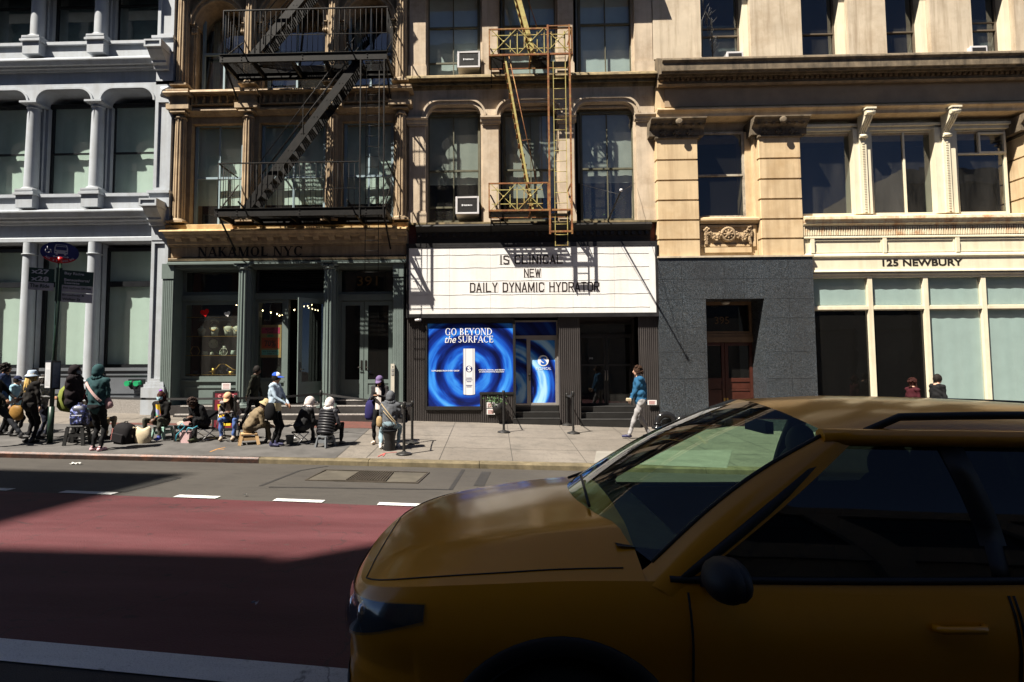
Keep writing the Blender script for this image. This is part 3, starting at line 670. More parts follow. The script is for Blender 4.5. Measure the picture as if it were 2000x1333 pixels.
# entablature over the second floor, balustrade panels
DZ2 = Zc(172) - Zc(437)
eb = MB(); eb.corn(x0 - .02, x1 + .02, 18.2, [(17.28, Zc(172)), (17.12, Zc(173)), (17.1, Zc(176)), (17.3, Zc(181))]); eb.box(x0, x1, 17.42, 18.2, Zc(208), Zc(181))
eb.corn(x0 - .02, x1 + .02, 18.2, [(17.34, Zc(208)), (17.31, Zc(209)), (17.3, Zc(213)), (17.4, Zc(219)), (17.46, Zc(224))]); eb.build('entablature', m_tan, b2)
for a, c in zip(cx, cx[1:]):
 bl = MB(); bl.frame(a + .34, c - .34, Zc(207), Zc(184), .05, 17.3, 17.41); nb = int((c - a - .8) / .2)
 for i in range(nb): bl.lathe((lerp(a + .46, c - .46, i / max(1, nb - 1)), 17.37, Zc(207)), [(.03, .03), (.06, .1), (.065, .16), (.03, .24), (.05, .33)], 10)
 bl.build('balustrade', m_tanl if a == cx[0] else m_tan, b2)
storey_tan(DZ2, True)
wl.box(x0, x1, 17.5, 18.3, Zc(45) + 1.45, zt2); wl.box(x0, cx[0] - .2, 17.56, 18.3, Zc(437), zt2); wl.box(cx[3] + .2, x1, 17.56, 18.3, Zc(437), zt2)
for c in cx: wl.box(c - .27, c + .27, 17.52, 18.29, Zc(223) + DZ2 - .4, zt2 - .02)
wl.corn(x0 - .02, x1 + .02, 18.2, [(17, zt2 + .2), (16.9, zt2), (17.3, zt2 - .3), (17.5, zt2 - .35)]); wl.build('wall', m_tan, b2)
# shopfront
sf = MB(); sf.box(x0, x1, 17.26, 18.3, Zc(524), Zc(511)); sf.corn(x0, x1, 17.4, [(17.3, Zc(509.2)), (17.12, Zc(511)), (17.12, Zc(515)), (17.2, Zc(516))]); sf.build('shop_lintel', m_green, b2)
ca, cb_, cc_, cd_ = X(331, 540, 17.3), X(479, 540, 17.3), X(645, 540, 17.3), X(779, 560, 17.3)
zst = Zc(792); zst2 = Zc(784)
for c, nm in ((ca, 'pilaster'), (cd_, 'pilaster')):
 p = MB(); hw = .19 if c == ca else .17; p.box(c - hw, c + hw, 17.2, 18.3, Zc(545), Zc(516)); p.box(c - hw, c + hw, 17.26, 18.3, Zc(815) - .4, Zc(545))
 for i in range(6):
  xx = c - hw + .045 + i * (2 * hw - .09) / 5; p.prism([(xx - .022, Zc(792)), (xx + .022, Zc(792)), (xx + .022, Zc(547)), (xx - .022, Zc(547))], 17.225, 17.27)
 p.box(c - hw - .03, c + hw + .03, 17.2, 18.2, Zc(820) - .3, Zc(792)); p.build(nm, m_green, b2)
for c in (cb_, cc_):
 column(b2, m_green, c, 17.28, .2, Zc(795), Zc(517), 12, 'scroll'); q = MB(); q.box(c - .15, c + .15, 17.55, 18.28, Zc(795), Zc(524)); q.build('pier', m_green, b2)
bays = [(ca + .19, cb_ - .15), (cb_ + .15, cc_ - .15), (cc_ + .15, cd_ - .17)]
ysf = 17.75
def wpanel(z0, z1, a, c):
 q = MB(); q.box(a, c, ysf, ysf + .3, z0, z1); panel(q, a + .12, c - .08, z0 + .14, z1 - .2, ysf - .03, .05, .025, .04); q.box(a, c, ysf - .05, ysf, z1 - .05, z1); return q.build('window_base', m_green, b2)
a, c = bays[0]; wpanel(Zc(800), Zc(743), a, c)
window(b2, a, c, Zc(743), Zc(585), ysf, m_green, .12, name='display_window', dep=.07)
window(b2, a, c, Zc(573), Zc(521), ysf, m_green, .1, name='transom_window', gm=m_gld); q = MB(); q.box(a, c, ysf - .06, ysf + .12, Zc(585), Zc(573)); q.build('transom_bar', m_green, b2)
a, c = bays[1]; dsx = X(558, 660, ysf)
wpanel(Zc(786), Zc(745), a, dsx); window(b2, a, dsx - .02, Zc(745), Zc(583), ysf, m_green, .1, name='display_window', dep=.07)
q = MB(); q.box(a, c, ysf - .06, ysf + .12, Zc(583), Zc(571)); q.box(dsx - .02, dsx + .09, ysf - .05, ysf + .13, Zc(786), Zc(583)); q.box(c - .06, c, ysf - .05, ysf + .12, Zc(786), Zc(583)); q.build('door_frame', m_green, b2)
lv = MB(); lv.frame(a + .05, c - .05, Zc(571), Zc(522), .06, ysf - .04, ysf + .1); lv.box(a + .1, c - .1, ysf + .12, ysf + .15, Zc(570), Zc(523))
for i in range(9):
 zz = lerp(Zc(567), Zc(527), i / 8); lv.add([(a + .11, ysf - .02, zz - .03), (c - .11, ysf - .02, zz - .03), (c - .11, ysf + .08, zz + .03), (a + .11, ysf + .08, zz + .03)], [(0, 1, 2, 3)])
lv.build('louvre', M('dark_louvre', (.035, .038, .04), .5), b2)
# the open shop door, hinged on the right
hx, hy, ang, wdt = c - .07, ysf - .05, R(47), .98
dm = Matrix.Translation((hx, hy, 0)) @ Matrix.Rotation(ang, 4, 'Z')
dz0, dz1 = Zc(785), Zc(585)
def leaf(b, wdt, z0, z1, mat, gm, handle_side, fw=.12, base=.62, th=.05, name='door'):
 d = MB(); d.box(-wdt, -wdt + fw, -th, 0, z0, z1); d.box(-fw, 0, -th, 0, z0, z1); d.box(-wdt + fw, -fw, -th, 0, z1 - fw * 1.1, z1); d.box(-wdt + fw, -fw, -th, 0, z0 + base - fw, z0 + base); d.box(-wdt + fw, -fw, -th, 0, z0, z0 + fw * 1.3)
 d.box(-wdt + fw, -fw, -th + .02, -.015, z0 + fw * 1.3, z0 + base - fw)
 o = d.build(name, mat, b)
 p = MB(); p.quad((-wdt + fw * .8, -th / 2, z0 + base - .02), (-fw * .8, -th / 2, z0 + base - .02), (-fw * .8, -th / 2, z1 - fw), (-wdt + fw * .8, -th / 2, z1 - fw)); p.build('pane', gm, o)
 hh = MB(); hxx = -wdt + fw * .5 if handle_side < 0 else -fw * .5
 hh.box(hxx - .03, hxx + .03, -th - .012, -th, z0 + .92, z0 + 1.22); hh.tube([(hxx, -th - .01, z0 + 1.0), (hxx, -th - .07, z0 + 1.0), (hxx + .12 * -handle_side, -th - .07, z0 + 1.0)], .012, 8); hh.build('handle', M('dark_bronze', (.05, .045, .04), .4, metal=.8), o)
 return o
od = leaf(b2, wdt, dz0, dz1, m_green, m_gld, -1, .13); od.matrix_parent_inverse = b2.matrix_basis.inverted() @ dm
a, c = bays[2]
window(b2, a, c, Zc(574), Zc(521), ysf, m_green, .08, name='transom_window', gm=m_gld); q = MB(); q.box(a, c, ysf - .06, ysf + .12, Zc(587), Zc(574)); q.box(a, a + .09, ysf - .04, ysf + .1, Zc(782), Zc(587)); q.box(c - .09, c, ysf - .04, ysf + .1, Zc(782), Zc(587)); q.build('door_frame', m_green, b2)
mid = X(711, 680, ysf)
for (hxx, ww, hs) in ((mid - .01, mid - .01 - a - .1, 1), (c - .1, c - .1 - mid - .01, -1)):
 l_ = leaf(b2, ww, Zc(782), Zc(588), m_green, m_gld, hs, .12); l_.matrix_parent_inverse = b2.matrix_basis.inverted() @ Matrix.Translation((hxx, ysf + .03, 0))
text('391', M('gold_leaf_paint', (.10, .055, .015), .45), b2, (X(697, 552, ysf), ysf + .02, Zc(557)), (1, 0, 0), (0, 0, 1), width=X(737, 552, ysf) - X(697, 552, ysf), height=Zc(538) - Zc(557), name='house_number')
st = MB(); zg_ = Zc(822) - .5
st.box(a - .1, c + .05, 17.45, 18.3, zg_, Zc(782)); st.box(bays[0][0], x1 - .05, 17.15, 18.3, zg_, Zc(791.5)); st.box(bays[0][0] + .3, x1 - .05, 16.85, 17.3, zg_, Zc(806))
st.build('steps', M('black_step_stone', (.04, .036, .034), .5, var=.3, bump=.1), b2)
ns = MB(); ns.box(bays[0][0] + .35, x1 - .1, 17.142, 17.2, Zc(793), Zc(791)); ns.box(bays[0][0] + .35, x1 - .1, 16.842, 16.9, Zc(808), Zc(805.5)); ns.box(a, c, 17.44, 17.47, Zc(783.5), Zc(781.3)); ns.build('step_nosing', M('worn_nosing', (.5, .47, .44), .5, var=.35, vs=20, metal=.3), b2)
shell(b2, x0, x1, zt2, floors=(Zc(430), Zc(165)))
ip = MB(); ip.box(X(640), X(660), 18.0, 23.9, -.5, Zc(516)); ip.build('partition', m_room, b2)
# ================================================================== 3  beige building over the marquee
b3 = thing('beige_building', 'beige stone building with three wide windows above the white letter marquee', 'building', (X(1040), YF, 0))
CY[0] = 17.45
def Zd(y): return Z(y, 1040, 17.45)
x0, x1 = X(797, 480), X(1283, 480); zt3 = 14.2
wl = MB()
piers = [(X(799, 330, 17.45), X(831, 330, 17.45)), (X(943, 330, 17.45), X(974, 330, 17.45)), (X(1093, 330, 17.45), X(1122, 330, 17.45)), (X(1245, 330, 17.45), X(1280, 330, 17.45))]
wins = [(X(836, 330, 17.95), X(938.5, 330, 17.95)), (X(983, 330, 17.95), X(1089, 330, 17.95)), (X(1131, 330, 17.95), X(1236, 330, 17.95))]
m_wood3 = M('olive_window_wood', (.10, .095, .06), .6, var=.3, bump=.15)
m_blind3 = M('grey_window_shade', (.36, .37, .34), .85, var=.08, bump=.05)
def window_plant(wa, wc, za, zb, i):
 lf = MB(); rnd = random.Random(i + 5)
 for n_ in range(260):
  c_ = Vector((rnd.uniform(wa + .12, wc - .1), 18.25 + rnd.uniform(0, .3), za + (zb - za) * rnd.random() ** 1.5 * (.95 if i else .7))); d_ = Vector((rnd.uniform(-1, 1), rnd.uniform(-.6, .6), rnd.uniform(-1, .6))).normalized() * rnd.uniform(.05, .11); s_ = d_.orthogonal().normalized() * .022
  lf.quad(c_, c_ + d_ * .5 + s_, c_ + d_, c_ + d_ * .5 - s_)
 tag(lf.build('plant', M('window_plant_leaf', (.07, .13, .03), .5, .5, bump=0)), ('leafy plant inside the second-floor window left of the yellow fire escape', 'leafy plant inside the window behind the lower yellow balcony', 'leafy plant inside the window behind the leaning wall pole')[i], 'plant')
def storey_beige(dz, top):
 z = lambda y: Zd(y) + dz
 for (a, c) in piers:
  wl.box(a, c, 17.45, 18.3, z(437), z(226))
  k_ = MB(); k_.box(a - .035, c + .035, 17.38, 17.5, z(437), z(414)); k_.box(a - .02, c + .02, 17.41, 17.5, z(414), z(410.5)); k_.build('pier_base', m_beige, b3); k_ = MB()
  k_.box(a - .02, c + .02, 17.4, 17.5, z(243), z(240)); k_.corn(a - .07, c + .07, 17.5, [(17.3, z(224)), (17.3, z(227)), (17.36, z(231)), (17.37, z(236)), (17.42, z(240))]); k_.build('pier_capital', m_beige, b3)
 spans = [(piers[i][1], piers[i + 1][0]) for i in range(3)]
 for i, (a, c) in enumerate(spans):
  xa = x0 if i == 0 else (piers[i][0] + piers[i][1]) / 2; xc = x1 if i == 2 else (piers[i + 1][0] + piers[i + 1][1]) / 2
  r = Zd(203) - Zd(226)
  head(wl, xa, xc, z(168), a + .05, c - .05, z(226), r, 17.45, 18.3, 8)
  am = MB(); archmould(am, a + .05, c - .05, z(226), r, 17.34, 17.46, .06, 8, .10); archmould(am, a + .05, c - .05, z(226), r, 17.39, 17.46, .1, 8, 0); am.build('arch_moulding', m_beige, b3)
  ji = MB(); ji.frame(a, c, z(437), z(205), .06, 17.62, 18.0); ji.build('window_surround', m_beige, b3)
  wa, wc = wins[i]
  if not top: window_plant(wa, wc, z(428), z(352), i)
  bl = [(z(352) if i != 1 else z(380), z(215))] if not top else [(z(437), z(215))]
  window(b3, wa, wc, z(430 if i != 0 or top else 430), z(214), 17.7, m_wood3, .075, [z(327)] + ([z(399)] if i == 0 else []), [(wa + wc) / 2], .055, .035, blind=bl if not (top and i == 1) else [(z(437), z(215))], bm=m_blind3 if not top else M('pale_window_shade', (.52, .58, .58), .85, var=.06, bump=.05), bdist=.06)
storey_beige(0, False); DZ3 = Zd(142) - Zd(430); storey_beige(DZ3, True)
# ledge under the third floor and frieze
wl.box(x0, x1, 17.52, 18.3, Zd(192), Zd(160))
lg = MB(); lg.corn(x0 - .02, x1 + .02, 18.2, [(17.3, Zd(143.5)), (17.1, Zd(145)), (17.08, Zd(148.5)), (17.2, Zd(150)), (17.22, Zd(154)), (17.34, Zd(158)), (17.3, Zd(161)), (17.28, Zd(163.5)), (17.4, Zd(165)), (17.42, Zd(172)), (17.48, Zd(176))]); lg.build('ledge', m_beiged, b3)
fz = MB(); fz.box(x0, x1, 17.44, 17.53, Zd(194), Zd(170)); fz.build('frieze', m_beige, b3)
wl.box(x0, x1, 17.44, 18.28, Zd(168) + DZ3, zt3); wl.corn(x0, x1, 18.2, [(17.2, zt3 + .2), (16.9, zt3), (17.4, zt3 - .3)])
wl.build('wall', m_beige, b3)
# black lower cornice with dentils, brick patches at its ends
cn = MB(); cn.corn(x0 + .28, x1 - .22, 18.2, [(17.35, Zd(436.5)), (17.2, Zd(437.5)), (17.16, Zd(440)), (17.22, Zd(446)), (17.3, Zd(452)), (17.36, Zd(454)), (17.4, Zd(464)), (17.42, Zd(473))])
for i in range(34): xx = lerp(x0 + .4, x1 - .34, i / 33); cn.box(xx - .045, xx + .045, 17.31, 17.45, Zd(462), Zd(455))
cn.build('black_cornice', m_black, b3)
for a, c in ((x0, x0 + .27), (x1 - .21, x1)): bp = MB(); bp.box(a, c, 17.48, 18.2, Zd(478), Zd(438)); bp.build('brick_patch', m_brick, b3)
sl_ = MB(); sl_.box(x0, x1, 17.3, 17.9, Zd(438.5), Zd(435)); sl_.build('sill', m_beiged, b3)
# black ground floor
def corrugated(mb, xa, xc, y, za, zb, pitch=.055, d=.022):
 n = max(2, int((xc - xa) / pitch)); p = (xc - xa) / n; pts = []
 for i in range(n):
  x = xa + i * p; pts += [(x, y), (x + p * .38, y), (x + p * .5, y + d), (x + p * .88, y + d)]
 pts.append((xc, y)); mb.add([(x, yy, z) for z in (za, zb) for x, yy in pts], [(i, i + 1, i + 1 + len(pts), i + len(pts)) for i in range(len(pts) - 1)])
 mb.box(xa, xc, y + d + .004, y + .5, za, zb)
m_corr = M('black_ribbed_metal', (.05, .044, .042), .42, var=.12, bump=.05, streak=((.085, .075, .07), .4))
yg = 17.3
def Xg(px, py=700): return X(px, py, yg)
cg = MB(); zb_ = Zd(835) - .6; ztg = Zd(617)
xpa, xpc = Xg(835), Xg(1002)
corrugated(cg, Xg(795), xpa - .06, yg, zb_, ztg); corrugated(cg, xpa - .06, Xg(940), yg, zb_, Zd(799)); corrugated(cg, Xg(940), xpc + .0, yg - .03, zb_, Zd(768))
corrugated(cg, Xg(1093), Xg(1132), yg, zb_, ztg); corrugated(cg, Xg(1248), Xg(1287), yg, zb_, ztg)
cg.build('ribbed_cladding', m_corr, b3)
fr = MB(); fr.box(xpa - .06, xpa - .01, yg - .04, yg + .3, Zd(800), ztg); fr.box(xpc + .002, xpc + .06, yg - .05, yg + .3, Zd(826), ztg); fr.box(xpa - .01, Xg(940), yg - .05, yg + .2, Zd(800), Zd(793)); fr.box(Xg(937), Xg(941), yg - .052, yg + .2, Zd(793), Zd(766)); fr.box(Xg(937) - .01, xpc + .01, yg - .055, yg + .2, Zd(770), Zd(765.5)); fr.box(xpa - .01, xpc, yg - .04, yg + .3, Zd(631), ztg)
fr.build('window_frame', m_black, b3)
# poster window: printed film on the glass
def swirl(name, cx_, cz_, dark=1.0):
 k = NT(name); tc = k.n('TexCoord'); mp = k.n('Mapping'); mp.inputs['Location'].default_value = (-cx_, 0, -cz_); k.l(tc.outputs['Object'], mp.inputs[0])
 sx = k.n('SeparateXYZ'); k.l(mp.outputs[0], sx.inputs[0])
 r2 = k.math('ADD', k.math('MULTIPLY', sx.outputs[0], sx.outputs[0]), k.math('MULTIPLY', sx.outputs[2], sx.outputs[2])); r = k.math('SQRT', r2)
 th = k.math('ARCTAN2', sx.outputs[2], sx.outputs[0]); cb = k.n('CombineXYZ')
 k.l(k.math('MULTIPLY', r, 2.6), cb.inputs[0]); k.l(k.math('MULTIPLY', k.math('COSINE', th), .55), cb.inputs[1]); k.l(k.math('MULTIPLY', k.math('SINE', th), .55), cb.inputs[2])
 a = k.noise(1.9, cb.outputs[0], 3, .45); cb2 = k.n('CombineXYZ'); k.l(k.math('MULTIPLY', r, 9), cb2.inputs[0]); k.l(k.math('COSINE', th), cb2.inputs[1]); k.l(k.math('SINE', th), cb2.inputs[2])
 b = k.noise(.9, cb2.outputs[0], 2, .5)
 wv = k.math('SINE', k.math('ADD', k.math('MULTIPLY', r, 9.5), k.math('MULTIPLY', a, 5)))
 f = k.math('ADD', k.math('ADD', k.math('MULTIPLY', wv, .26), k.math('MULTIPLY', b, .42)), k.math('SUBTRACT', k.math('MULTIPLY', a, .45), .10))
 f = k.math('MULTIPLY', f, k.math('ADD', .25, k.math('MULTIPLY', r, 1.25), True)); f = k.math('MULTIPLY', f, dark * .92)
 k.l(k.ramp(f, [(.0, (.003, .005, .04)), (.22, (.006, .025, .22)), (.42, (.012, .10, .56)), (.62, (.05, .30, .82)), (.95, (.40, .68, .95))]), k.b.inputs['Base Color'])
 k.b.inputs['Roughness'].default_value = .25; return k.m
m_wprint = M('white_print', (.82, .82, .84), .5, var=.02, bump=0)
ps = thing('poster', 'large blue swirl poster with a white bottle in the shop window under the marquee', 'poster', ((xpa + xpc) / 2, yg, Zd(793)))
mb = MB(); xq = Xg(937)
mb.prism([(xpa, Zd(793)), (xq, Zd(793)), (xq, Zd(766)), (xpc, Zd(766)), (xpc, Zd(632)), (xpa, Zd(632))], yg, yg + .02);
bxc, bzc = Xg(916), Zd(727)
mb.build('printed_film', swirl('blue_swirl_print', bxc, bzc), ps)
def bottle():
 bw, zb0, zb1 = (Xg(927.5) - Xg(904.5)) / 2, Zd(771), Zd(681)
 k = NT('white_bottle_print'); tc = k.n('TexCoord'); mp = k.n('Mapping'); mp.inputs['Location'].default_value = (-bxc, 0, 0); k.l(tc.outputs['Object'], mp.inputs[0]); sx = k.n('SeparateXYZ'); k.l(mp.outputs[0], sx.inputs[0])
 t = k.math('ADD', k.math('DIVIDE', sx.outputs[0], bw * 2), .5)
 k.l(k.ramp(t, [(0, (.25, .27, .31)), (.12, (.8, .8, .82)), (.2, (.42, .43, .46)), (.3, (.72, .72, .73)), (.75, (.72, .72, .73)), (.86, (.40, .41, .44)), (.95, (.75, .75, .77)), (1, (.3, .32, .36))]), k.b.inputs['Base Color'])
 mb = MB(); n = 6; pts = [(bxc - bw + .02 - .02 * math.cos(R(90 * i / n)), zb1 - .02 + .02 * math.sin(R(90 * i / n))) for i in range(n + 1)] + [(bxc + bw - .02 + .02 * math.sin(R(90 * i / n)), zb1 - .02 + .02 * math.cos(R(90 * i / n))) for i in range(n + 1)]
 pts += [(bxc + bw * math.cos(R(-180 * i / 10)), zb0 + .03 + .03 * math.sin(R(-180 * i / 10))) for i in range(11)]
 mb.prism(pts, yg - .008, yg); mb.build('bottle_print', k.m, ps)
 m = M('navy_print', (.012, .016, .11), .5, var=.02, bump=0); d = MB(); zc = Zd(720.5)
 d.prism([(bxc + .10 * math.cos(R(a)), zc + .10 * math.sin(R(a))) for a in range(0, 360, 20)], yg - .0105, yg - .009); text('S', m_wprint, ps, (bxc - .05, yg - .012, zc - .08), (1, 0, 0), (0, 0, 1), .11, .16, bold=.05)
 for (zz, ww) in ((738, .17), (741.5, .2), (745, .14), (752, .18), (755, .15)): d.box(bxc - ww / 2, bxc + ww / 2, yg - .0115, yg - .009, Zd(zz + .8), Zd(zz - .4))
 d.build('bottle_mark', m, ps)
bottle()
def Zp(y): return Z(y, 916, yg)
serif_text('GO BEYOND', m_wprint, ps, (Xg(869.5), yg - .004, Zp(655)), (1, 0, 0), (0, 0, 1), Zp(641.5) - Zp(655), Xg(962) - Xg(869.5), W=.17, w=.07, gap=.06)
serif_text('SURFACE', m_wprint, ps, (Xg(894.5), yg - .004, Zp(669.5)), (1, 0, 0), (0, 0, 1), Zp(656.5) - Zp(669.5), Xg(963.5) - Xg(894.5), W=.17, w=.07, gap=.05)
text('the', m_wprint, ps, (Xg(869), yg - .004, Zp(670)), (1, 0, 0), (0, 0, 1), Xg(891) - Xg(869), Zp(656) - Zp(670), shear=.35)
text('SUPPLENESS FROM EVERY DROP', m_wprint, ps, (Xg(843), yg - .004, Zp(725.8)), (1, 0, 0), (0, 0, 1), Xg(897) - Xg(843), Zp(723) - Zp(725.8), bold=.02)
text('HYDRATE, DEFEND, AND RENEW', m_wprint, ps, (Xg(935), yg - .004, Zp(724.6)), (1, 0, 0), (0, 0, 1), Xg(985.5) - Xg(935), Zp(721.9) - Zp(724.6), bold=.02)
text('IN ONE INNOVATIVE SOLUTION', m_wprint, ps, (Xg(936), yg - .004, Zp(728)), (1, 0, 0), (0, 0, 1), Xg(984) - Xg(936), Zp(725.5) - Zp(728), bold=.02)
# glazed shop door covered in the same print
yd = 17.72
def Xd(px, py=720): return X(px, py, yd)
al = M('aluminium_frame', (.42, .39, .36), .4, var=.1, metal=.6, bump=.03)
da, dc = Xd(1004), Xd(1090.5)
df = MB(); df.frame(da, dc, Zd(793), Zd(625), .05, yd - .05, yd + .05); df.box(da + .05, dc - .05, yd - .05, yd + .05, Zd(661), Zd(655)); df.box(Xd(1029), Xd(1033), yd - .055, yd + .05, Zd(793) + .05, Zd(661)); df.build('door_frame', al, b3)
sw = swirl('blue_door_print', Xd(985), Zd(760), 1.75); sw_d = swirl('blue_door_print_deep', Xd(940), Zd(735), .55)
q = MB(); q.box(da + .05, dc - .05, yd, yd + .02, Zd(655), Zd(625) - .05); q.build('transom_window', sw_d, b3)
q = MB(); q.box(da + .05, Xd(1029), yd, yd + .02, Zd(793) + .05, Zd(661)); q.build('side_light', sw, b3)
dr = MB(); dr.frame(Xd(1033) + .004, dc - .054, Zd(791), Zd(661) - .006, .045, yd - .03, yd + .03); do = dr.build('door', al, b3)
q = MB(); q.box(Xd(1033) + .05, dc - .1, yd - .005, yd + .01, Zd(791) + .045, Zd(661) - .052); q.build('pane', sw, do)
mk = MB(); lz = Z(705, 1061, yd); mk.prism([(Xd(1061) + .17 * math.cos(R(a)), lz + .17 * math.sin(R(a))) for a in range(0, 360, 15)], yd - .012, yd - .008); mk.build('logo', m_wprint, do); text('S', M('poster_blue', (.02, .12, .5), .5, bump=0), do, (Xd(1061) - .085, yd - .014, lz - .13), (1, 0, 0), (0, 0, 1), .19, .26, bold=.05)
text('iS CLINICAL', m_wprint, do, (Xd(1046.5), yd - .012, Z(722.5, 1061, yd)), (1, 0, 0), (0, 0, 1), Xd(1076) - Xd(1046.5), Z(717.8, 1061, yd) - Z(722.5, 1061, yd))
hh = MB(); hh.tube([(Xd(1034.5), yd - .05, Zd(744)), (Xd(1034.5), yd - .09, Zd(742)), (Xd(1034.5), yd - .09, Zd(731)), (Xd(1034.5), yd - .05, Zd(729))], .014, 8); hh.box(Xd(1034.5) - .04, Xd(1034.5) + .04, yd - .07, yd - .03, Zd(736), Zd(733)); hh.build('handle', M('dark_bronze', (.05, .045, .04), .4), do)
# recessed black double doors
yr = 18.15
def Xr(px, py=720): return X(px, py, yr)
ra, rc = Xr(1131), Xr(1235)
rd = MB(); rd.box(Xg(1131.5), Xg(1133), yg, yr, zb_, ztg); rd.box(Xg(1248), Xg(1249.5), yg + .02, yr + .1, zb_, ztg); rd.box(ra, rc + .5, yr + .06, yr + .12, Zd(628), ztg); rd.build('entrance_reveal', m_corr, b3)
gm3 = glass('black_door_glass', (.12, .13, .13), 1.6)
for (a, c, n_) in ((ra + .02, Xr(1183), 1), (Xr(1184), rc, -1)):
 d = MB(); d.frame(a, c, Zd(795), Zd(655), .06, yr, yr + .06); d.box(a + .06, c - .06, yr, yr + .055, Zd(716), Zd(712)); o_ = d.build('door', M('black_door_metal', (.03, .03, .03), .35), b3)
 q = MB(); q.quad((a + .05, yr + .03, Zd(795) + .05), (c - .05, yr + .03, Zd(795) + .05), (c - .05, yr + .03, Zd(655) - .05), (a + .05, yr + .03, Zd(655) - .05)); q.build('pane', gm3, o_)
 hx_ = c - .03 if n_ > 0 else a + .03
 q = MB(); q.tube([(hx_, yr - .01, Zd(745)), (hx_, yr - .06, Zd(743)), (hx_, yr - .06, Zd(727)), (hx_, yr - .01, Zd(725))], .012, 8); q.build('handle', al, o_)
q = MB(); q.frame(ra, rc + .05, Zd(655) + .003, Zd(628), .06, yr, yr + .08); q.build('transom_frame', m_black, b3); q = MB(); q.quad((ra, yr + .05, Zd(655)), (rc, yr + .05, Zd(655)), (rc, yr + .05, Zd(628)), (ra, yr + .05, Zd(628))); q.build('transom_window', gm3, b3)
text('393', m_wprint, b3, (Xr(1151), yr + .02, Zd(702)), (1, 0, 0), (0, 0, 1), .12, .05, name='house_number')
st = MB()
for (px0, px1, n0) in ((1002.5, 1093, 0), (1132.5, 1247.5, 1)):
 for i, zz in enumerate((794, 805, 816)): st.box(X(px0, 800, 17.3), X(px1, 800, 17.3), (17.66, 17.45, 17.2)[i] - .1 * n0 * (i == 2), yr + .3 if i == 0 else 17.7, Zd(840) - .5, Zd(zz + n0 * 1.5))
st.build('steps', m_black, b3)
sn = MB()
for (px0, px1, n0) in ((1002.5, 1093, 0), (1132.5, 1247.5, 1)):
 for i, zz in enumerate((794, 805, 816)): sn.box(X(px0, 800, 17.3), X(px1, 800, 17.3), (17.66, 17.45, 17.2)[i] - .1 * n0 * (i == 2) - .006, (17.7, 17.49, 17.24)[i], Zd(zz + 1.2 + n0 * 1.5), Zd(zz - .15 + n0 * 1.5))
sn.build('step_nosing', M('steel_nosing', (.10, .10, .10), .35, metal=.6), b3)
shell(b3, x0, x1, zt3, y0=18.4, floors=(Zd(432), Zd(142)))
# ---- marquee
ym = 17.18
def Xm(px, py=545): return X(px, py, ym)
def Zm(y): return Z(y, 1040, ym)
mq = thing('marquee', 'white cinema-style letter board with black frame above the poster shop', 'sign', (Xm(1040), ym, Zm(612)))
f = MB(); f.frame(Xm(793.5), Xm(1285), Zm(620), Zm(474), .07, ym - .02, yg + .1); f.box(Xm(794), Xm(1284), ym + .03, yg + .08, Zm(619.5), Zm(475)); f.box(Xm(797), Xm(1282), ym - .018, ym + .02, Zm(483) + .012, Zm(476)); f.box(Xm(797), Xm(1282), ym - .018, ym + .02, Zm(619), Zm(612.5)); f.build('sign_box', M('black_sign_metal', (.022, .021, .021), .4, var=.3, bump=.08), mq)
m_sign = M('white_sign_acrylic', (.80, .79, .77), .35, var=.03, vs=1.0, bump=0, stain=((.62, .57, .50), .5, .9), streak=((.6, .55, .48), .3))
bx = [Xm(798.5)] + [Xm(798.5) + (Xm(1281) - Xm(798.5)) * i / 6 for i in range(1, 6)] + [Xm(1281)]
pn = MB()
for a, c in zip(bx, bx[1:]): pn.box(a + .002, c - .002, ym, ym + .02, Zm(612.2), Zm(482.8))
pn.build('sign_face', m_sign, mq)
rl = MB()
for y in (496.8, 522.3, 548.2, 575, 601.3):
 n = 26; xs_ = [lerp(Xm(806), Xm(1268), i / n) for i in range(n + 1)]; zz = Zm(y)
 for i in range(n): rl.bar((xs_[i], ym - .004, zz + .008 * math.sin(i * 1.9 + y)), (xs_[i + 1], ym - .004, zz + .008 * math.sin((i + 1) * 1.9 + y)), .006, .011)
rl.build('letter_rails', M('grey_rail', (.60, .57, .53), .5, var=.3, vs=9), mq)
